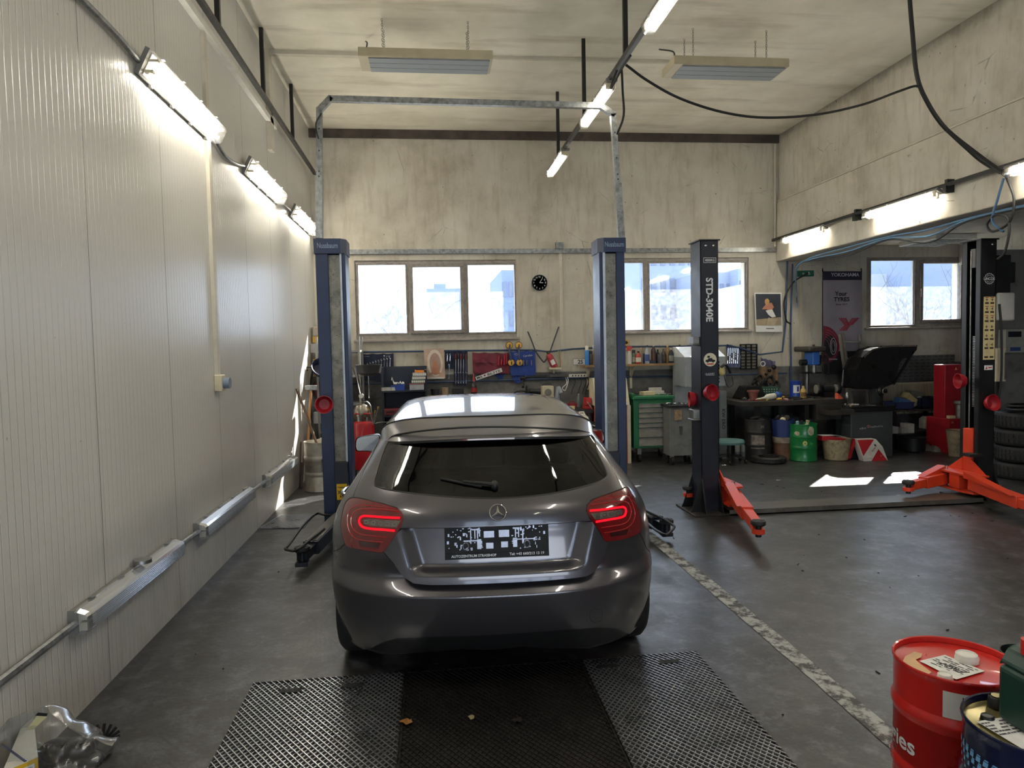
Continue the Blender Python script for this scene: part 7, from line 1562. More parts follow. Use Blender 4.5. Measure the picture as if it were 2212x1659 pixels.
# radiator, slotted board, ladder
x0, x1, z0, z1 = prect(1912, 825, 2060, 880, 11.0)
t = thing('wall_radiator', 'long cream ribbed radiator under the third window', 'radiator', ((x0+x1)/2, 11.0, z0))
mb = MB().box((x0, 11.0, z0-.1), (x1, 11.06, z1)); n = 46
for i in range(n): xx = x0+(x1-x0)*(i+.2)/n; mb.box((xx, 10.985, z0-.09), (xx+(x1-x0)/n*.6, 11.0, z1-.03))
build(mb, 'panel', mat('radiator_cream', (196, 186, 158), .45, 0, .06, 6), t)
x0, x1, z0, z1 = prect(1935, 767, 2062, 822, 11.02)
t = thing('slotted_board', 'grey slotted metal board leaning on the wall above the radiator', 'board', ((x0+x1)/2, 11.03, z0)); build(MB().box((x0, 11.02, z0), (x1, 11.04, z1)), 'sheet', mat('board_grey', (104, 104, 102), .6, .2, .1, 6), t); mb = MB()
for i in range(8):
    for j in range(10): xx = x0+(x1-x0)*(j+.15+.4*(i % 2)*.5)/10; zz = z0+(z1-z0)*(i+.4)/8; mb.box((xx, 11.016, zz), (xx+(x1-x0)*.06, 11.02, zz+.012))
build(mb, 'slot_pattern', mat('slot_dark', (58, 58, 58), .7), t)
t = thing('step_ladder', 'aluminium ladder leaning against the tyre banner', 'ladder', (at(1840, 870, Y=10.8).x, 10.8, .02)); M_ALU = mat('ladder_aluminium', (168, 164, 156), .4, .6, .12, 8)
for (a, b) in (((1814, 722), (1834, 868)), ((1820, 719), (1839, 868)), ((1857, 722), (1873, 868))): p, q = at(*a, Y=10.97), at(*b, Y=10.8); d = (q-p); q = p+d*((p.z-.02)/(p.z-q.z)); build(MB().beam(p, q, .028, .05), 'stile', M_ALU, t)
for y in (738, 775, 808, 842): f = (y-720)/148; p, q = at(1818+20*f, y, Y=10.97-.17*f-.02), at(1858+16*f, y, Y=10.97-.17*f-.02); build(MB().beam(p, q, .05, .03), 'rung', M_ALU, t)
# tool carts
t = thing('tool_cabinet', 'green roller tool cabinet with grey drawers behind the right blue post', 'tool cart', (at(1405, 990, Y=10.15).x, 10.4, 0))
gx0, gx1 = at(1381, 920, Y=10.1).x, at(1452, 920, Y=10.1).x; gz1 = at(1415, 862, Y=10.1).z; gz0 = at(1415, 968, Y=10.1).z; fx0 = at(1362, 900, Y=10.1).x
M_GRN = mat('cabinet_green', (24, 104, 62), .4, 0, .1, 6, dirt=.15); M_DRW = mat('drawer_grey', (150, 146, 136), .5, 0, .12, 7, dirt=.25)
build(MB().box((gx0-.08, 10.12, gz0), (gx1+.02, 10.68, gz1)), 'cabinet', M_GRN, t, bevel=.008); build(MB().box((gx0-.1, 10.08, gz1), (gx1+.04, 10.7, gz1+.045)).box((gx0-.1, 10.08, gz1+.045), (gx0-.07, 10.7, gz1+.09)), 'top_tray', M_GRN, t, bevel=.01)
ds = [870, 880, 891, 902, 913, 923, 944, 963]
for i in range(7):
    za, zb_ = at(1415, ds[i], Y=10.1).z-.008, at(1415, ds[i+1], Y=10.1).z
    dw = build(MB().box((gx0, 10.1, zb_), (gx1, 10.14, za-.012)), 'drawer', M_DRW, t, bevel=.004); build(MB().box((gx0, 10.085, za-.012), (gx1, 10.12, za)), 'pull_rail', M_STEEL, dw)
for x in (gx0, gx1-.04):
    for y in (10.2, 10.6): cs = build(MB().box((x-.01, y-.03, .11), (x+.05, y+.03, gz0)), 'caster', M_STEEL, t); build(MB().cyl((x, y, .06), (x+.04, y, .06), .06, 18), 'wheel', M_DARK, cs)
rd = random.Random(21)
TM = [mat('tool_chrome', (180, 180, 178), .25, .9), mat('tool_dark', (42, 42, 46), .5), mat('tool_red', (166, 44, 44), .5), mat('tool_yellow', (206, 168, 60), .5), mat('tool_white', (206, 204, 196), .5), mat('tool_blue', (52, 84, 150), .5), mat('tool_green', (60, 120, 74), .5)]
def litter(label, cat, name, n, X0, X1, Y0, Y1, z, seed=1, mi=None, group=None, big=1.0, labels=None):
    """a spread of single hand tools, each its own object"""
    r_ = random.Random(seed)
    for i in range(n):
        x, y = r_.uniform(X0, X1), r_.uniform(Y0, Y1); a = r_.uniform(0, PI); m_ = TM[r_.choice(mi or (0, 0, 1, 1, 2, 4))]; k = r_.random(); L_ = r_.uniform(.1, .2)*big
        d = V((math.cos(a), math.sin(a), 0)); p = V((x, y, z+.012)); mb = MB()
        if k < .4: mb.tube([p-d*L_*.5, p-d*L_*.1], .011*big, 8).tube([p-d*L_*.1, p+d*L_*.5], .004*big, 6); nm = 'screwdriver'
        elif k < .75: mb.beam(p-d*L_*.5, p+d*L_*.5, .014*big, .006).lathe([(.016*big, -.004), (.016*big, .004)], p+d*L_*.5, 12).lathe([(.013*big, -.004), (.013*big, .004)], p-d*L_*.5, 12); nm = 'spanner'
        else: mb.cyl(p-d*L_*.2, p+d*L_*.1, .016*big, 12).cyl(p+d*L_*.1, p+d*L_*.22, .011*big, 10); nm = 'socket_tool'
        for v in mb.v: v.z = max(v.z, z+.001)
        one(mb, nm, label if not labels else labels[i % len(labels)], cat, m_, group)
litter('hand tool lying loose on top of the green tool cabinet', 'hand tool', '', 9, gx0, gx1, 10.15, 10.6, gz1+.045, 3, (0, 1, 1, 4), 'tools on the green cabinet')
q = at(1398, 856, Y=10.3); one(MB().obox((q.x, 10.3, gz1+.075), (.19, .14, .055), rotz(.2)), 'small_carton', 'flat cream carton lying on the green tool cabinet', 'box', C(206, 190, 156), bevel=.004)
q = at(1415, 842, Y=10.5); one(MB().obox((q.x, 10.5, gz1+.12), (.2, .04, .05)).obox((q.x, 10.5, gz1+.07), (.26, .1, .05)), 'clipboard_case', 'white handled case standing at the back of the green cabinet', 'case', C(196, 192, 184), bevel=.006)
t = thing('grey_trolley', 'worn grey trolley with caster wheels beside the post marked 4000KG', 'trolley', (at(1470, 1000, Y=9.75).x, 9.95, 0))
tx0, tx1 = at(1447, 930, Y=9.75).x, at(1492, 930, Y=9.75).x; tz1, tz0 = at(1470, 880, Y=9.75).z, at(1470, 985, Y=9.75).z; M_TRO = mat('trolley_grey', (112, 114, 112), .5, .2, .15, 6, dirt=.3)
build(MB().box((tx0, 9.76, tz0), (tx1+.04, 10.05, tz1)), 'cabinet', M_TRO, t, bevel=.008); build(MB().box((tx0-.03, 9.72, tz1), (tx1+.07, 10.07, tz1+.035)), 'top_tray', M_BLKM, t, bevel=.006)
q = at(1464, 897, Y=9.75); build(MB().box((q.x-.05, 9.74, q.z-.07), (q.x+.06, 9.76, q.z+.08)), 'taped_photo', mat('photo_tan', (150, 126, 98), .5, 0, .3, 30), t); q = at(1471, 930, Y=9.75); build(MB().prism([(q.x-.025, 9.76, q.z+.06), (q.x+.03, 9.76, q.z+.06), (q.x+.02, 9.76, q.z-.06), (q.x-.015, 9.76, q.z-.06)], (0, -.003, 0)), 'dark_sticker', C(66, 64, 60), t)
for i in range(5): build(MB().cyl((tx1+.02, 9.755, tz1-.12-.09*i), (tx1+.02, 9.74, tz1-.12-.09*i), .012, 10), 'knob', M_CHROME, t)
for x in (tx0+.03, tx1-.0):
    for y in (9.82, 9.99): cs = build(MB().box((x-.005, y-.03, .1), (x+.045, y+.03, tz0)), 'caster', M_STEEL, t); build(MB().cyl((x, y, .062), (x+.04, y, .062), .062, 18), 'wheel', M_DARK, cs)
litter('hand tool heaped on the black tray of the grey trolley', 'hand tool', '', 10, tx0, tx1+.03, 9.78, 10.03, tz1+.035, 7, (0, 0, 4, 1), 'tools on the grey trolley')
# grey hooded parts washer behind the post
x0, x1 = at(1482, 800, Y=10.3).x, at(1570, 800, Y=10.3).x; z1 = at(1525, 748, Y=10.75).z; z2 = at(1560, 770, Y=10.3).z; zl_ = at(1560, 834, Y=10.3).z
t = thing('parts_washer', 'grey sheet metal cabinet with sloping white hood behind the post marked 4000KG', 'cabinet', ((x0+x1)/2, 10.6, 0)); M_WSH = mat('washer_grey', (150, 156, 160), .45, .1, .08, 5, dirt=.15)
build(MB().prism([(x0, 10.35, z2), (x0, 10.9, z2), (x0, 10.9, z1), (x0, 10.75, z1)], (x1-x0, 0, 0)), 'hood', mat('washer_white', (212, 214, 214), .4), t)
for x in (x0, x1-.14): build(MB().box((x, 10.35, zl_), (x+.14, 10.9, z2)), 'side_panel', M_WSH, t, bevel=.004)
xq = at(1556, 800, Y=10.3).x
sl_ = MB()
for i in range(7): z = zl_+.05+(z2-zl_-.1)*i/7; sl_.box((xq-.006, 10.345, z), (xq+.006, 10.352, z+.03))
build(sl_, 'slot_row', M_BLKM, t); build(MB().box((x0, 10.4, 0), (x1, 10.9, .55)), 'base_cabinet', M_WSH, t); build(MB().box((x0, 10.8, .55), (x1, 10.9, zl_)), 'back_panel', M_WSH, t)
kx0, kx1, kz0, kz1 = prect(1556, 845, 1570, 945, 10.2); kp = build(MB().box((kx0, 10.2, 0), (kx1, 10.34, kz1)), 'front_column', mat('column_grey', (96, 102, 104), .5), t, bevel=.004); text('KW ERO', ((kx0+kx1)/2, 10.199, at(1563, 905, Y=10.2).z), (0, 0, -1), (1, 0, 0), .055, MT, kp, .3, bold=.02)
q = at(1560, 802, Y=10.25); t = thing('cable_reel', 'cream and black hand reel hanging on the grey cabinet', 'reel', (q.x, 10.2, q.z)); build(MB().ell(q, (.045, .05, .07), 16), 'drum', mat('reel_cream', (190, 176, 120), .5), t); build(MB().tube(smooth([q+V((-.03, -.02, .06)), q+V((.03, -.03, .1)), q+V((.09, -.02, .04)), q+V((.13, 0, -.03))], 5), .02, 8), 'grip', M_BLKM, t); build(MB().tube(smooth([q+V((.03, 0, -.05)), q+V((.05, 0, -.15)), q+V((.1, 0, -.24)), q+V((.17, 0, -.2)), q+V((.15, 0, -.08))], 5), .006, 6), 'cord', M_DARK, t)
# tools on the wall right of the washer
t = wthing('tool_grid', 'black plastic tool grid of empty slots on the wall', 'tool rack', 1617, 798); x0, x1, z0, z1 = prect(1600, 744, 1635, 797, YW-.03); mb = MB()
for i in range(4): x = x0+(x1-x0)*i/3; mb.box((x-.009, YW-.035, z0), (x+.009, YW-.01, z1))
for j in range(9): z = z0+(z1-z0)*j/8; mb.box((x0-.009, YW-.035, z-.008), (x1+.009, YW-.01, z+.008))
build(mb, 'grid', M_BLKM, t); mb = MB()
for j in range(8):
    for i in range(3): mb.box((x0+(x1-x0)*(i+.15)/3, YW-.012, z0+(z1-z0)*(j+.3)/8), (x0+(x1-x0)*(i+.85)/3, YW-.01, z0+(z1-z0)*(j+.8)/8))
build(mb, 'label_slips', mat('slip_beige', (170, 160, 138), .6), t)
t = wthing('tool_board', 'clear bladed tool wallet hanging on the blue pipe by the tool grid', 'tool board', 1580, 780); cloth([(1572, 793), (1599, 794), (1598, 748), (1568, 746)], mat('wallet_blue_grey', (96, 106, 140), .4, 0, .2, 20), t, 'wallet', .02, .005)
for i in range(6): build(MB().tube([W_(1572+i*4.2, 785, .05), W_(1573+i*4.2, 752, .05)], .006, 6), 'blade', M_CHROME, t)
for i, (px, py) in enumerate(((1586, 768), (1594, 772), (1578, 774))): one(MB().tube([W_(px, py, .07)+V((.045*math.cos(a), 0, .05*math.sin(a))) for a in [2*PI*k/16 for k in range(16)]], .006, 6, True), 'clamp_ring', ['thin wire clamp ring hung in front of the tool wallet', 'right wire clamp ring hung beside the tool grid', 'left wire clamp ring hung low on the tool wallet'][i], 'ring', M_STEEL)
t = wthing('headset_board', 'brown cardboard of small parts with round dial on the wall', 'parts board', 1660, 830); cloth([(1640, 826), (1678, 828), (1680, 795), (1638, 790)], mat('cardboard_dirty', (128, 102, 76), .8, 0, .25, 14, dirt=.4), t, 'cardboard', .05, .01); cloth([(1645, 790), (1672, 792), (1674, 780), (1643, 772)], mat('wallet_purple_grey', (78, 76, 104), .6), t, 'cloth_flap', .05, .006)
c = W_(1648, 786, .1); build(MB().tube([c+V((.038*math.cos(a), 0, .038*math.sin(a))) for a in [2*PI*i/20 for i in range(20)]], .008, 6, True), 'dial_ring', M_WHITE, t)
for (a, b, r_) in ((1672, 793, .04), (1662, 800, .03), (1655, 808, .025), (1668, 812, .02)): build(MB().ell(W_(a, b, .09), (r_, .03, r_), 10), 'metal_part', M_BLKM, t)
# right work bench
wx0, wx1 = at(1602, 865, Y=9.95).x, at(1822, 862, Y=9.95).x; wz = at(1690, 866, Y=9.95).z
t = thing('work_bench', 'heavy dark work bench crowded with tools below the calendar wall', 'bench', ((wx0+wx1)/2, 10.45, 0)); M_BEN = mat('bench_greasy', (58, 54, 50), .5, .2, .2, 5, dirt=.4)
build(MB().box((wx0, 9.95, wz-.07), (wx1, 11.05, wz)), 'worktop', M_BEN, t, bevel=.004)
for x in (wx0+.25, (wx0+wx1)/2+.2, wx1-.1):
    for y in (10.02, 10.95): build(MB().box((x, y-.04, 0), (x+.07, y+.04, wz-.07)), 'leg', M_BLKM, t)
build(MB().box((wx1-.45, 9.92, wz-.3), (wx1-.05, 10.6, wz-.07)), 'drawer_case', M_BEN, t); dr = at(1790, 880, Y=9.9)
build(MB().box((wx1-.42, 9.62, wz-.2), (wx1-.05, 10.0, wz-.19)).box((wx1-.42, 9.6, wz-.2), (wx1-.05, 9.62, wz-.13)).box((wx1-.43, 9.6, wz-.2), (wx1-.42, 10.0, wz-.13)).box((wx1-.05, 9.6, wz-.2), (wx1-.04, 10.0, wz-.13)), 'open_drawer', M_BEN, t)
litter('chrome tool lying in the open drawer of the right work bench', 'hand tool', '', 8, wx1-.38, wx1-.1, 9.66, 9.95, wz-.19, 5, (0, 0, 0, 4), 'tools in the open drawer')
litter('hand tool lying loose on the greasy right work bench', 'hand tool', '', 34, wx0+.15, wx1-.25, 10.0, 10.55, wz, 12, (0, 0, 1, 1, 1, 2, 4, 6, 3), 'tools on the right work bench', 1.35)
def P2(px, Y, z=None): q = at(px, 850, Y=Y); return V((q.x, Y, wz+.001 if z is None else z))
q = P2(1622, 10.5); one(MB().prism([(q.x-.22, 10.4, wz+.001), (q.x+.22, 10.4, wz+.001), (q.x+.12, 10.4, wz+.2), (q.x-.1, 10.4, wz+.2)], (0, .3, 0)), 'engine_cover', 'black moulded engine cover standing on the left of the right bench', 'engine part', M_BLKM, bevel=.03)
t = thing('clay_pot', 'brown plastic funnel pot on the right work bench', 'pot', P2(1627, 10.25)); q = P2(1627, 10.25); build(MB().lathe([(.05, 0), (.075, .12), (.09, .125), (.09, .15), (.08, .15), (.05, .02), (.001, .02)], q, 24), 'pot', mat('pot_brown', (122, 72, 62), .6), t)
t = thing('fluid_bottle', 'white squeeze bottle lying on its side on the right bench', 'bottle', P2(1662, 10.1)); q = P2(1655, 10.1)+V((0, 0, .045)); d = V((.9, .1, .12)).normalized()
build(MB().lathe([(.012, -.16), (.01, -.1), (.02, -.02), (.04, .0), (.045, .03), (.045, .14), (.035, .155), (.001, .158)], q, 20, d), 'bottle', mat('bottle_milky', (204, 202, 188), .4), t)
t = thing('parts_organiser', 'green drawer organiser with bright dots on the right bench', 'box', P2(1660, 10.6)); q = P2(1662, 10.6); build(MB().box((q.x-.14, 10.55, q.z), (q.x+.14, 10.75, q.z+.17)), 'case', mat('organiser_green', (44, 84, 66), .5), t, bevel=.006); mb = MB(); r_ = random.Random(3)
for i in range(6):
    for j in range(4): x = q.x-.12+.042*i; mb.box((x, 10.545, q.z+.02+.036*j), (x+.014, 10.55, q.z+.034+.036*j))
build(mb, 'dots', TM[4], t)
q = P2(1681, 10.4); one(MB().ell(q+V((0, 0, .055)), (.07, .06, .055), 16), 'rubber_plug', 'round blue plug lying behind the white squeeze bottle', 'cap', C(40, 78, 140))
for i, (px, py, r_) in enumerate(((1640, 820, .07), (1662, 824, .075), (1650, 832, .08), (1675, 832, .06), (1632, 830, .05))): c_ = at(px, py, Y=10.9); one(MB().tube([c_+V((r_*math.cos(a), .02*math.sin(a*2), r_*math.sin(a))) for a in [2*PI*k/20 for k in range(20)]], .022, 8, True), 'rubber_belt', 'black rubber belt ring hung on the wall over the right bench', 'belt', M_DARK, 'belts on the wall')
t = thing('oil_can', 'tall blue oil can with white lettering band on the right bench', 'can', P2(1718, 10.45)); q = P2(1718, 10.45); build(MB().lathe([(.085, 0), (.087, .01), (.085, .02), (.085, .25), (.088, .26), (.08, .262), (.078, .25), (.001, .25)], q, 28), 'can', mat('can_blue', (32, 66, 158), .35, 0, .08, 6), t); build(wlabel(V((q.x, q.y, q.z)), .0865, -20, 50, .08, .2, M_PAPER, t, 'label') and MB().box((q.x-.02, q.y-.09, q.z+.1), (q.x+.01, q.y-.088, q.z+.18)), 'print', mat('can_blue', (32, 66, 158), .35), t)
bottle('yellow oil bottle with pale cap right of the blue can', 1735, wz+.001, 10.3, .19, .045, (190, 160, 90), (206, 190, 150), 'bottle', None, (120, 90, 50), px_y=850)
t = thing('drill_press', 'black and blue bench drill press on the right work bench', 'drill press', P2(1748, 10.75)); q = P2(1750, 10.75); zt = at(1745, 756, Y=10.7).z
build(MB().box((q.x-.14, 10.6, wz), (q.x+.14, 10.95, wz+.04)), 'base', M_BLKM, t, bevel=.006); build(MB().cyl((q.x, 10.85, wz+.04), (q.x, 10.85, zt), .036, 16), 'column', M_STEEL, t); build(MB().box((q.x-.13, 10.62, wz+.36), (q.x+.13, 10.84, wz+.385)), 'table', M_BLKM, t)
build(MB().box((q.x-.16, 10.5, zt-.03), (q.x+.13, 10.98, zt+.055)).cyl((q.x+.03, 10.7, zt+.055), (q.x+.03, 10.7, zt+.085), .018, 10), 'belt_cover', mat('drill_brown_black', (52, 46, 44), .5), t, bevel=.02); build(MB().box((q.x-.07, 10.55, zt-.24), (q.x+.05, 10.8, zt-.03)), 'head', mat('drill_blue', (48, 98, 178), .4), t, bevel=.012)
build(MB().cyl((q.x-.02, 10.6, zt-.24), (q.x-.02, 10.6, zt-.36), .032, 14).cyl((q.x-.02, 10.6, zt-.36), (q.x-.02, 10.6, zt-.42), .02, 12, .008), 'chuck', M_STEEL, t); build(MB().cyl((q.x-.17, 10.75, zt-.2), (q.x-.07, 10.75, zt-.2), .05, 16).box((q.x+.06, 10.6, zt-.25), (q.x+.1, 10.7, zt-.08)), 'motor', M_BLKM, t)
for k in range(3): a = k*2.1+.4; build(MB().tube([(q.x+.09, 10.58, zt-.18), (q.x+.12+.1*math.cos(a)*.4, 10.56, zt-.18+.14*math.sin(a))], .008, 6), 'feed_lever', M_BLKM, t)
for i in range(4): build(MB().tube(smooth([(q.x+.1, 10.6, zt-.02-.03*i), (q.x+.2, 10.6, zt-.08-.05*i), (q.x+.24, 10.62, zt-.25-.04*i), (q.x+.26-.02*i, 10.65, zt-.4)], 5), .009, 6), 'cable', M_DARK, t)
t = thing('bench_grinder', 'black double wheel bench grinder on the right bench', 'bench grinder', P2(1787, 10.4)); q = P2(1787, 10.4)
build(MB().cyl((q.x-.09, 10.4, wz+.12), (q.x+.09, 10.4, wz+.12), .065, 20).box((q.x-.08, 10.34, wz), (q.x+.08, 10.46, wz+.08)), 'motor', M_BLKM, t)
for s in (-1, 1): gw = build(MB().lathe([(.088, -.03), (.094, -.02), (.094, .02), (.088, .03)], (q.x+s*.16, 10.4, wz+.13), 26, (1, 0, 0)), 'wheel_guard', M_BLKM, t); build(MB().lathe([(.07, -.034), (.07, .034)], (q.x+s*.16, 10.39, wz+.13), 24, (1, 0, 0)), 'grinding_wheel', C(140, 136, 128), gw)
# below the bench
c = V((at(1640, 985, Y=10.0).x, 10.05, 0)); t = thing('waste_drum', 'black dented waste drum under the right work bench', 'drum', c); zz = at(1640, 905, Y=10.0).z
drum(t, c, .185, zz, mat('drum_black', (44, 42, 42), .5, .2, .3, 6, dirt=.4), (zz*.35, zz*.68), lid=0); text('M', (0, 0, 0), (1, 0, 0), (0, 0, 1), .05, mat('print_dull_grey', (110, 104, 98), .6), t, warp=lambda a, b: wrap(c, .183, 22, zz*.83)(a, b), bold=.02); wlabel(c, .183, -30, 32, zz*.28, zz*.62, mat('worn_label_grey', (120, 112, 104), .7, 0, .4, 14, dirt=.8), t, 'worn_label')
for i in range(5): a = i*1.26; c_ = c+V((.08*math.cos(a), .08*math.sin(a), zz-.02+.03*(i % 2))); one(MB().tube([c_+V((.055*math.cos(b), .05*math.sin(b), .02*math.sin(b+i))) for b in [2*PI*k/14 for k in range(14)]], .02, 8, True), 'rubber_ring', 'black rubber ring heaped on the black waste drum', 'ring', M_DARK, 'rubber rings on the waste drum')
c = V((at(1691, 985, Y=9.95).x, 9.95, 0)); zz = at(1691, 905, Y=9.95).z; t = thing('waste_barrel', 'narrow brown barrel lined with a blue sack, left of the green drum', 'barrel', c)
build(MB().lathe([(.13, 0), (.135, .02), (.125, zz*.5), (.13, zz*.62)], c, 28), 'barrel', mat('barrel_rust', (112, 78, 58), .6, 0, .3, 5, dirt=.5), t); build(MB().grid(lambda u, v: c+V((math.cos(2*PI*v)*(.135+.03*u+.008*math.sin(14*PI*v)), math.sin(2*PI*v)*(.135+.03*u), zz*(.55+.45*u)+.01*math.sin(10*PI*v)*u)), 8, 42), 'sack', mat('sack_blue', (38, 54, 108), .6), t); build(MB().lathe([(.14, zz*.42), (.15, zz*.56)], c, 24), 'dirty_sack', mat('sack_grey', (146, 132, 116), .7, 0, .3, 9, dirt=.5), t)
for i in range(6): a = i*1.05; c_ = c+V((.07*math.cos(a), .07*math.sin(a), zz-.02+.03*(i % 2))); one(MB().lathe([(.03, -.03), (.045, -.02), (.045, .03), (.03, .04)], c_, 14, (math.cos(a*3), math.sin(a*2), .8)), 'oil_filter', 'used oil filter heaped in the blue sack barrel', 'filter', [M_BLKM, M_DARK, C(206, 190, 150)][2 if i == 4 else i % 2], 'used filters in the blue sack barrel')
c = V((at(1737, 990, Y=9.75).x, 9.78, 0)); zz = at(1737, 917, Y=9.62).z; t = thing('green_drum', 'green oil drum with yellow sun mark and peeled labels', 'drum', c)
drum(t, c, .195, zz, mat('drum_green', (18, 112, 58), .35, 0, .08, 4, coat=.3, dirt=.1), (zz*.36, zz*.66), lid=0)
sm_ = wrap(c, .195, 8, zz*.5); bp = MB()
for k in range(12): a0 = 2*PI*k/12; bp.add([sm_(.032*math.cos(a0-.2), .032*math.sin(a0-.2)), sm_(.032*math.cos(a0+.2), .032*math.sin(a0+.2)), sm_(.012*math.cos(a0+.2), .012*math.sin(a0+.2)), sm_(.012*math.cos(a0-.2), .012*math.sin(a0-.2))], [(0, 1, 2, 3)])
build(bp, 'sun_mark', C(206, 206, 90), t); text('bp', (0, 0, 0), (1, 0, 0), (0, 0, 1), .045, C(96, 190, 110), t, warp=lambda a, b: wrap(c, .195, 36, zz*.49)(a, b), bold=.01)
M_PEEL = mat('peeled_label', (188, 182, 156), .7, 0, .3, 22, dirt=.5)
def peel(p0, p1, z0, z1, sd):
    r_ = random.Random(sd); ol_ = [(r_.uniform(.8, 1.1)*math.cos(a), r_.uniform(.7, 1.1)*math.sin(a)) for a in [2*PI*k/18 for k in range(18)]]; f = wrap(c, .1965, (p0+p1)/2, (z0+z1)/2); w_ = math.radians(p1-p0)*.195/2; h_ = (z1-z0)/2
    build(MB().add([f(0, 0)]+[f(a*w_, b*h_) for a, b in ol_], [(0, i+1, (i+1) % 18+1) for i in range(18)]), 'peeled_label', M_PEEL, t)
peel(-38, -12, zz*.7, zz*.82, 3); peel(16, 50, zz*.7, zz*.96, 8)
for i, (dx, cc, l) in enumerate(((-.09, (150, 190, 206), 'pale blue bottle sticking out of the green drum'), (-.03, (40, 44, 46), 'black bottle sticking out of the green drum'), (.06, (214, 206, 170), 'bottle with round cream cap sticking out of the green drum'))): q = c+V((dx, -.03+.03*i, zz-.12)); one(MB().lathe([(.035, 0), (.035, .08), (.02, .12), (.022, .13), (.03 if i == 2 else .02, .16), (.001, .165)], q, 14, (.15*(i-1), -.1, 1)), 'empty_bottle', l, 'bottle', C(*cc))
c = V((at(1806, 985, Y=9.7).x, 9.7, 0)); zz = at(1806, 951, Y=9.55).z; t = thing('plaster_tub', 'large dirty cream tub holding a red and white carton', 'tub', c)
build(MB().lathe([(.14, 0), (.16, .01), (.2, zz), (.207, zz+.006), (.195, zz), (.15, .02), (.001, .02)], c, 40), 'tub', mat('tub_dirty', (166, 152, 122), .7, 0, .25, 6, dirt=.65), t)
M_CRED = mat('carton_red', (170, 30, 40), .5); M_CWHT = mat('carton_white_board', (206, 204, 200), .6)
t = thing('tyre_carton', 'red and white carton stuck in the dirty cream tub', 'box', c+V((0, 0, .03))); k = [at(*p, Y=9.62) for p in ((1776, 952), (1826, 952), (1822, 945), (1808, 941), (1776, 942))]
build(MB().prism(k[:2]+[k[1]+V((0, 0, .03)), k[3]+V((0, 0, -.02)), k[4]], (0, .16, 0)), 'carton', M_CRED, t); build(MB().prism([k[4], k[3], k[2]+V((.05, 0, 0)), k[2]+V((.05, .16, 0)), k[3]+V((0, .16, 0)), k[4]+V((0, .16, 0))], (0, 0, .004)), 'white_flap', M_CWHT, t)
q = [at(*p, Y=9.58) for p in ((1827, 995), (1838, 990), (1850, 952), (1846, 948))]; one(MB().prism(q, (0, .05, 0)), 'carton_flap', 'red cardboard flap leaning between the cream tub and the zigzag carton', 'cardboard', M_CRED)
t = thing('tyre_carton', 'red and white zigzag tyre carton leaning on the grey balancer', 'box', (at(1885, 1000, Y=9.5).x, 9.55, 0)); pq = lambda a, b: (lambda w: V((w.x, 9.45+max(w.z, .002)*.28, max(w.z, .002))))(at(a, b, Y=9.5))
zc = lambda v: V((v.x, v.y, max(v.z, .002)))
ol_ = [(1862, 999), (1913, 999), (1907, 965), (1895, 949), (1854, 950)]; build(MB().prism([zc(pq(*p)) for p in ol_], (0, .12, 0)), 'carton', M_CWHT, t)
def cf(pts, nm, m_, o): build(MB().prism([zc(pq(*p))+V((0, -o, 0)) for p in pts], (0, .0008, 0)), nm, m_, t)
cf([(1855, 951), (1891, 950), (1862, 985)], 'red_panel', M_CRED, .002); cf([(1878, 998.5), (1912, 998.5), (1897, 970)], 'red_panel', M_CRED, .002); cf([(1889, 960), (1893, 960), (1894, 964), (1890, 964)], 'navy_mark', C(40, 40, 80), .003)
text('YOKOHAMA', zc(pq(1884, 973))+V((0, -.004, 0)), (.66, 0, .75), (-.75, 0, .66), .022, mat('print_red_grey', (150, 96, 100), .6), t, .13, bold=.01); text('Y', zc(pq(1900, 985))+V((0, -.004, 0)), (1, 0, 0), (0, 0, 1), .04, C(200, 130, 130), t)
# stool and floor things
c = V((at(1580, 1005, Y=9.75).x, 9.8, 0)); zz = at(1583, 950, Y=9.75).z; t = thing('work_stool', 'low round stool with teal seat on a star base, right of the post', 'stool', c)
build(MB().lathe([(.12, zz-.07), (.2, zz-.06), (.21, zz-.03), (.195, zz-.005), (.001, zz)], c, 32), 'seat', mat('seat_teal', (84, 122, 122), .6, 0, .1, 8), t); build(MB().cyl(c+V((0, 0, .1)), c+V((0, 0, zz-.06)), .03, 14), 'gas_column', M_BLKM, t)
for k in range(5): a = k*2*PI/5+.5; e = c+V((.23*math.cos(a), .23*math.sin(a), .075)); lg_ = build(MB().beam(c+V((0, 0, .12)), e, .04, .03), 'base_leg', M_BLKM, t); build(MB().cyl(e+V((-.012, 0, -.045)), e+V((.012, 0, -.045)), .03, 12), 'caster', M_DARK, lg_)
for i, l in enumerate(('left of two steel spray cans on the floor by the stool', 'right of two steel spray cans on the floor by the stool')): bottle(l, 1593+i*13, .001, 10.15, .2, .04, (136, 136, 134), (120, 120, 118), 'can', 'spray cans by the stool', (96, 104, 108), 'spray_can', 985)
def tyre(label, c, r, w, axis=(0, 0, 1), group=None):
    t = thing('tyre', label, 'tyre', c, group); ax = V(axis); cc = V(c)+ax*w/2
    build(MB().lathe([(r*.62, -w*.42), (r*.8, -w*.5), (r*.95, -w*.44), (r, -w*.3), (r, w*.3), (r*.95, w*.44), (r*.8, w*.5), (r*.62, w*.42), (r*.62, -w*.42)], cc, 48, ax, cap=False), 'casing', M_DARK, t)
    mb = MB()
    for k in range(40):
        a = 2*PI*k/40; 
        if abs(ax.z) > .9:
            for s in (-1, 1): mb.obox(cc+V((r*math.cos(a), r*math.sin(a), s*w*.17)), (.012, r*.09, w*.24), rotz(a))
    if mb.v: build(mb, 'tread', mat('tread_rubber', (34, 34, 35), .7, 0, .2, 18), t)
    return t
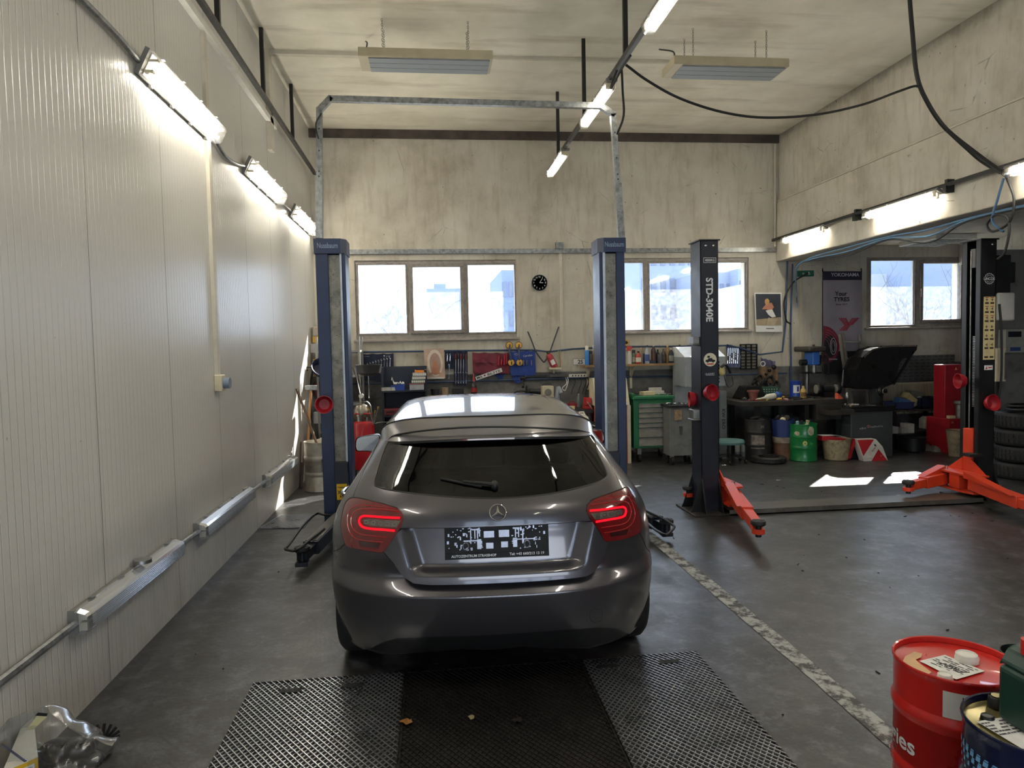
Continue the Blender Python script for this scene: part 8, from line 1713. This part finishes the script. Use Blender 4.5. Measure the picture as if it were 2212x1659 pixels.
tyre('worn tyre lying flat on the floor left of the brown barrel', (at(1662, 1003, Y=9.7).x, 9.72, 0), .24, .09)
tx = at(2195, 1000, Y=7.95).x+.1; hgt = .205
for i in range(4): tyre(['bottom tyre of the stack at the right edge', 'second tyre from the bottom of the stack at the right edge', 'third tyre of the stack at the right edge, under the white band', 'top tyre of the stack at the right edge with sunlit tread'][i], (tx+.02*(i % 2), 7.95, hgt*i), .33, hgt, (0, 0, 1), 'stacked tyres')
one(MB().tube([V((tx+.02+.2*math.cos(a), 7.95+.2*math.sin(a), hgt*4+.03)) for a in [2*PI*k/30 for k in range(30)]], .014, 6, True).tube([V((tx+.03+.2*math.cos(a), 7.95+.2*math.sin(a), hgt*4+.075)) for a in [2*PI*k/30 for k in range(30)]], .014, 6, True), 'wheel_ring', 'pair of black rings lying on top of the tyre stack', 'ring', M_BLKM)
# wheel balancer with raised hood
x0, x1 = at(1838, 930, Y=9.75).x, at(1929, 930, Y=9.75).x; zt = at(1880, 881, Y=9.75).z
t = thing('wheel_balancer', 'grey wheel balancer cabinet with raised black wheel hood', 'wheel balancer', ((x0+x1)/2, 10.0, 0)); M_BAL = mat('balancer_grey', (66, 70, 72), .5, 0, .08, 5, dirt=.1)
cb = build(MB().box((x0, 9.75, 0), (x1, 10.4, zt-.05)), 'cabinet', M_BAL, t, bevel=.012); build(MB().box((x0-.02, 9.72, zt-.05), (x1+.02, 10.42, zt)).box((x0-.02, 9.72, zt), (x1+.02, 9.74, zt+.03)), 'weight_tray', M_BLKM, t, bevel=.006)
zq = at(1895, 921, Y=9.75).z; scribble(((x0+x1)/2+.08, 9.749, zq), (1, 0, .05), (-.05, 0, 1), .2, .026, MWT, cb, 12, 5); scribble(((x0+x1)/2-.14, 9.749, zq-.02), (1, 0, .05), (-.05, 0, 1), .1, .036, MWT, cb, 6, 6); build(MB().tube([V(((x0+x1)/2-.06+.018*math.cos(a), 9.748, zq+.005+.018*math.sin(a))) for a in [2*PI*i/18 for i in range(18)]], .004, 5, True), 'ring_logo', C(190, 120, 120), cb)
hp = [(1848, 838), (1852, 800), (1866, 772), (1885, 757), (1905, 751), (1979, 748), (1978, 754), (1966, 770), (1950, 772), (1940, 784), (1936, 806), (1926, 828), (1905, 836), (1880, 838)]
HY = 10.35; hpt = [at(a, b, Y=HY) for a, b in hp]; top = hpt[1:7]
shell = MB()
k = len(hpt); shell.add(hpt+[p+V((0, .36, 0)) for p in hpt], [(i, (i+1) % k, (i+1) % k+k, i+k) for i in range(k)]+[tuple(range(k)), tuple(reversed(range(k, 2*k)))])
hd = build(shell, 'wheel_hood', mat('hood_black', (18, 19, 22), .3, 0, .1, 8, coat=.3), t, bevel=.02)
build(MB().tube([p+V((0, -.004, .006)) for p in hpt[2:6]], .012, 6), 'hood_edge', M_STEEL, hd)
build(MB().beam(at(1965, 772, Y=HY+.1), at(1930, 830, Y=HY+.1), .03, .03), 'hood_stay', M_BLKM, hd); build(MB().beam(at(1885, 836, Y=HY+.03), V((at(1885, 870, Y=HY+.03).x, HY+.03, zt)), .06, .06), 'hood_post', M_BAL, t)
sp = at(1898, 845, Y=9.9); build(MB().cyl(sp, sp+V((.12, -.0, 0)), .035, 16).lathe([(.02, -.03), (.075, -.02), (.08, 0), (.075, .02), (.02, .03)], sp+V((.04, 0, 0)), 24, (.6, -.8, 0)), 'spindle', M_BLKM, t); build(MB().cyl(sp+V((.058, -.024, 0)), sp+V((.06, -.027, 0)), .035, 20), 'dial', M_PAPER, t)
litter('balancing weight or tool in the tray of the wheel balancer', 'hand tool', '', 14, x0+.05, x1-.1, 9.8, 10.3, zt, 17, (0, 1, 4, 3, 1), 'things in the balancer tray')
q = at(1832, 868, Y=9.8); one(MB().lathe([(.02, 0), (.03, .02), (.03, .07), (.018, .1), (.001, .11)], V((q.x, 9.82, wz+.001)), 16), 'air_chuck', 'small grey air fitting standing at the right end of the bench', 'fitting', M_STEEL); one(MB().prism([(q.x-.05, 9.98, wz+.001), (q.x+.04, 9.98, wz+.001), (q.x-.05, 9.98, wz+.09)], (0, .08, 0)), 'orange_wedge', 'orange wedge at the right end of the bench', 'wedge', C(214, 96, 70))
# low table with crates
sx0, sx1 = at(1932, 885, Y=10.4).x, at(2046, 885, Y=10.4).x; tz = at(1990, 884, Y=10.4).z
t = thing('steel_table', 'low dark table with two shelves in front of the radiator', 'table', ((sx0+sx1)/2, 10.6, 0)); build(MB().box((sx0, 10.4, tz-.03), (sx1, 10.9, tz)), 'table_top', M_BEN, t)
z2 = at(1990, 928, Y=10.4).z; build(MB().box((sx0, 10.4, z2-.025), (sx1, 10.9, z2)), 'lower_shelf', M_BEN, t)
for x in (sx0, sx1-.04):
    for y in (10.42, 10.88): build(MB().box((x, y-.02, 0), (x+.04, y+.02, tz-.03)), 'leg', M_BLKM, t)
def crate(label, a, b, za, h, Y0, d, m_):
    xa, xb_ = at(a, 875, Y=Y0).x, at(b, 875, Y=Y0).x; t = thing('plastic_crate', label, 'crate', ((xa+xb_)/2, Y0+d/2, za)); mb = MB().box((xa, Y0, za+.002), (xb_, Y0+d, za+.012))
    for q_ in (((xa, Y0), (xb_, Y0+.012)), ((xa, Y0+d-.012), (xb_, Y0+d)), ((xa, Y0), (xa+.012, Y0+d)), ((xb_-.012, Y0), (xb_, Y0+d))): mb.box((*q_[0], za+.002), (*q_[1], za+h))
    build(mb, 'crate', m_, t); build(MB().box((xa-.01, Y0-.01, za+h-.02), (xb_+.01, Y0+.0, za+h)).box((xa-.01, Y0+d, za+h-.02), (xb_+.01, Y0+d+.01, za+h)), 'rim', m_, t)
crate('dark blue crate at the left of the low table', 1934, 1974, tz, .12, 10.42, .3, C(40, 52, 92)); crate('black blue crate at the right of the low table', 1990, 2042, tz, .17, 10.48, .34, C(28, 36, 60))
for i, (px, dz, cc, l, R0) in enumerate(((1952, .12, (66, 104, 150), 'blue carton tilted in the dark blue crate', .3), (1972, .16, (182, 168, 118), 'yellowed clear box tilted over the low table crates', .7), (1988, .1, (168, 166, 158), 'pale clear box leaning on the low table', -.5), (1992, .22, (110, 106, 98), 'grey carton on top behind the tilted boxes', .2))): q = at(px, 870, Y=10.5); one(MB().obox((q.x, 10.55+.05*i, tz+dz), (.2, .14, .1), Matrix.Rotation(R0, 3, 'Y')), 'parts_box', l, 'box', mat('loose_box_%d' % i, cc, .45, 0, .12, 9), bevel=.005)
bottle('small white spray bottle on the right of the low table', 2036, tz+.001, 10.43, .13, .03, (170, 168, 160), (150, 150, 146), 'spray', px_y=880)
cab('air_hose', 'black hoses arching from the red machine to the low table', [at(2058, 790, Y=10.2), at(2045, 815, Y=10.25), at(2030, 825, Y=10.3), at(2020, 850, Y=10.4), at(2015, 868, Y=10.45)], .013)
t = thing('white_jug', 'white handled fluid jug on the lower shelf of the low table', 'jug', (at(2006, 925, Y=10.5).x, 10.5, z2)); x0, x1, za, zb_ = prect(1996, 900, 2016, 924, 10.45); build(MB().box((x0, 10.45, z2+.002), (x1, 10.58, zb_-.03)).prism([(x0, 10.47, zb_-.03), (x1, 10.47, zb_-.03), (x1-.04, 10.48, zb_), (x0+.05, 10.48, zb_)], (0, .08, 0)), 'body', mat('jug_white', (190, 186, 176), .45), t, bevel=.015); build(MB().tube(smooth([(x1-.02, 10.51, zb_-.01), (x1+.03, 10.51, zb_-.03), (x1+.02, 10.51, zb_-.14)], 5), .01, 8), 'handle', M_DARK, t)
for i, (a, b, c_, d_, l) in enumerate(((1932, 1945, 936, 951, 'flat white carton stack left under the low table'), (1952, 1966, 941, 951, 'white carton in the middle under the low table'), (1967, 1980, 931, 951, 'taller white carton under the low table'))): x0, x1, za, zb_ = prect(a, c_, b, d_, 10.2); one(MB().box((x0, 10.25, .27), (x1, 10.45, .27+(zb_-za))), 'small_carton', l, 'box', mat('carton_dull_white', (178, 174, 168), .6), bevel=.003)
q = at(1955, 970, Y=10.3); t = thing('mortar_tub', 'black round tub on the floor under the white cartons', 'tub', (q.x, 10.35, 0)); build(MB().lathe([(.16, 0), (.185, .02), (.2, .22), (.21, .23), (.19, .22), (.001, .21)], (q.x, 10.14, 0), 32), 'tub', M_BLKM, t)
for i, (px, r_) in enumerate(((2000, .12), (2018, .13), (2010, .09))): q = at(px, 968, Y=10.2); one(MB().grid(lambda u, v: V((q.x+r_*math.sin(PI*u/2)*math.cos(2*PI*v)*(1+.2*noise.noise(V((u*3, v*6, i)))), 10.2-.08*i+r_*.8*math.sin(PI*u/2)*math.sin(2*PI*v), r_*.8*math.cos(PI*u/2)*(1+.3*noise.noise(V((u*5, v*5, i+4)))))), 8, 18, 1), 'crumpled_bag', ['crumpled grey plastic bag on the floor left of the blue canister', 'largest crumpled plastic bag on the floor by the blue canister', 'small crumpled bag in front of the other two'][i], 'bag', mat('crumpled_film', (118, 114, 108), .45, 0, .15, 10))
bottle('pale blue canister on the floor left of the dirty bucket', 2032, .001, 10.1, .24, .045, (84, 112, 142), (160, 164, 168), 'bottle', px_y=970)
# red tyre changer tower
x0, x1 = at(2046, 850, Y=9.9).x, at(2076, 850, Y=9.9).x; zt = at(2060, 788, Y=9.9).z; zm = at(2060, 903, Y=9.9).z
t = thing('tyre_changer', 'red tyre changer with upright tower behind the post with gear logo', 'tyre changer', ((x0+x1)/2, 10.0, 0)); M_TC = mat('machine_red', (158, 28, 40), .4, 0, .1, 6, dirt=.15)
build(MB().box((x0, 9.95, zm), (x1+.1, 10.2, zt)), 'tower', M_TC, t, bevel=.01); build(MB().box((x0-.04, 9.8, .0), (x1+.5, 10.3, zm)), 'cabinet', M_TC, t, bevel=.01); build(MB().cyl((x1-.02, 9.9, zm), (x1-.02, 9.9, zm+.2), .06, 16).lathe([(.05, .2), (.09, .22), (.09, .26)], (x1-.02, 9.9, zm), 20), 'pump', M_STEEL, t); mb = MB()
q = at(2065, 796, Y=9.95); mb.prism([(q.x-.02, 9.948, q.z-.02), (q.x+.02, 9.948, q.z-.02), (q.x, 9.948, q.z+.02)], (0, .002, 0)); build(mb, 'warning_triangle', C(226, 186, 100), t)
q = at(2057, 912, Y=9.8); build(MB().tube([(q.x-.018, 9.797, q.z-.015), (q.x+.018, 9.797, q.z-.015), (q.x, 9.797, q.z+.018)], .003, 5, True), 'triangle_mark', C(206, 150, 140), t)
q = at(2055, 975, Y=9.7); t = thing('dirty_bucket', 'grimy pale bucket in front of the red tyre changer', 'bucket', (q.x+.03, 9.62, 0)); zz = at(2057, 931, Y=9.6).z; build(MB().lathe([(.12, 0), (.16, zz), (.167, zz+.01), (.15, zz), (.11, .02), (.001, .02)], (q.x+.03, 9.6, 0), 30), 'bucket', mat('bucket_grimy', (150, 136, 112), .7, 0, .25, 6, dirt=.6), t)
q = at(2056, 900, Y=9.85); one(MB().box((q.x-.05, 9.83, zm+.002), (q.x+.05, 9.9, zm+.045)), 'small_carton', 'small cream box lying on the red tyre changer cabinet', 'box', C(206, 190, 150), bevel=.003)
# far right wall
def sx(px, py): return at(px, py, X=XS-.03)
a, b = at(2168, 712, Y=YW), at(2212, 758, Y=YW)
t = thing('meter_box', 'grey electric meter box with dark window at the right edge', 'electric box', (9.05, 10.9, b.z)); mx0, mx1 = at(2172, 735, Y=10.9).x, min(at(2216, 735, Y=10.9).x, XS-.02); mx0 = min(mx0, mx1-.3)
E_ = 9.2; x0, x1, z0, z1 = prect(2172, 711, 2214, 762, E_); t.location = ((x0+x1)/2, E_, z0); WM[t] = Matrix.Translation(t.location)
build(MB().box((x0, E_, z0), (x1, E_+.14, z1)), 'case', mat('meter_grey', (150, 150, 142), .5), t, bevel=.008); w0 = prect(2178, 716, 2206, 728, E_); build(MB().box((w0[0], E_-.004, w0[2]), (w0[1], E_, w0[3])), 'window', C(26, 30, 38, .2), t); w0 = prect(2182, 750, 2204, 758, E_); build(MB().box((w0[0], E_-.006, w0[2]), (w0[1], E_, w0[3])), 'breaker_row', C(44, 66, 120), t)
one(MB().box((x0-.1, E_+.14, 0), (XS, E_+.3, 3.0)), 'wall_pier', 'grey wall pier carrying the meter box at the right edge', 'pier', mat('grey_bay_wall', (112, 110, 106), .8), kind='structure')
x0, x1, z0, z1 = prect(2152, 752, 2170, 824, 8.3); t = thing('cable_cover', 'cream ribbed cable cover standing right of the post with gear logo', 'cover', ((x0+x1)/2, 8.3, z0)); mb = MB().box((x0, 8.3, z0), (x1, 8.36, z1)); mb.box((x0-.01, 8.29, z1-.02), (x1+.01, 8.37, z1)).box((x0-.01, 8.29, z0), (x1+.01, 8.37, z0+.02))
for i in range(3): mb.box((x0+(x1-x0)*(i+.2)/3, 8.292, z0+.02), (x0+(x1-x0)*(i+.55)/3, 8.3, z1-.02))
build(mb, 'cover', M_CREAM, t); build(MB().box(((x0+x1)/2-.02, 8.32, 0), ((x0+x1)/2+.02, 8.35, z0)), 'stand_post', M_BLKM, t)
t = thing('bay_lamp', 'flat pale ceiling lamp in the side bay above the black lift post', 'lamp', (7.4, 8.3, ZB-.08)); qa, qb = at(1950, 530, Z=ZB-.06), at(2100, 516, Z=ZB-.06); build(MB().box((min(qa.x, qb.x), min(qa.y, qb.y)-.1, ZB-.07), (max(qa.x, qb.x), max(qa.y, qb.y)+.1, ZB)), 'housing', M_WHITE, t, bevel=.006); build(MB().box((min(qa.x, qb.x)+.03, min(qa.y, qb.y)-.07, ZB-.075), (max(qa.x, qb.x)-.03, max(qa.y, qb.y)+.07, ZB-.07)), 'cover', clear('bay_lamp_cover', (230, 234, 240), .3, .3), t)
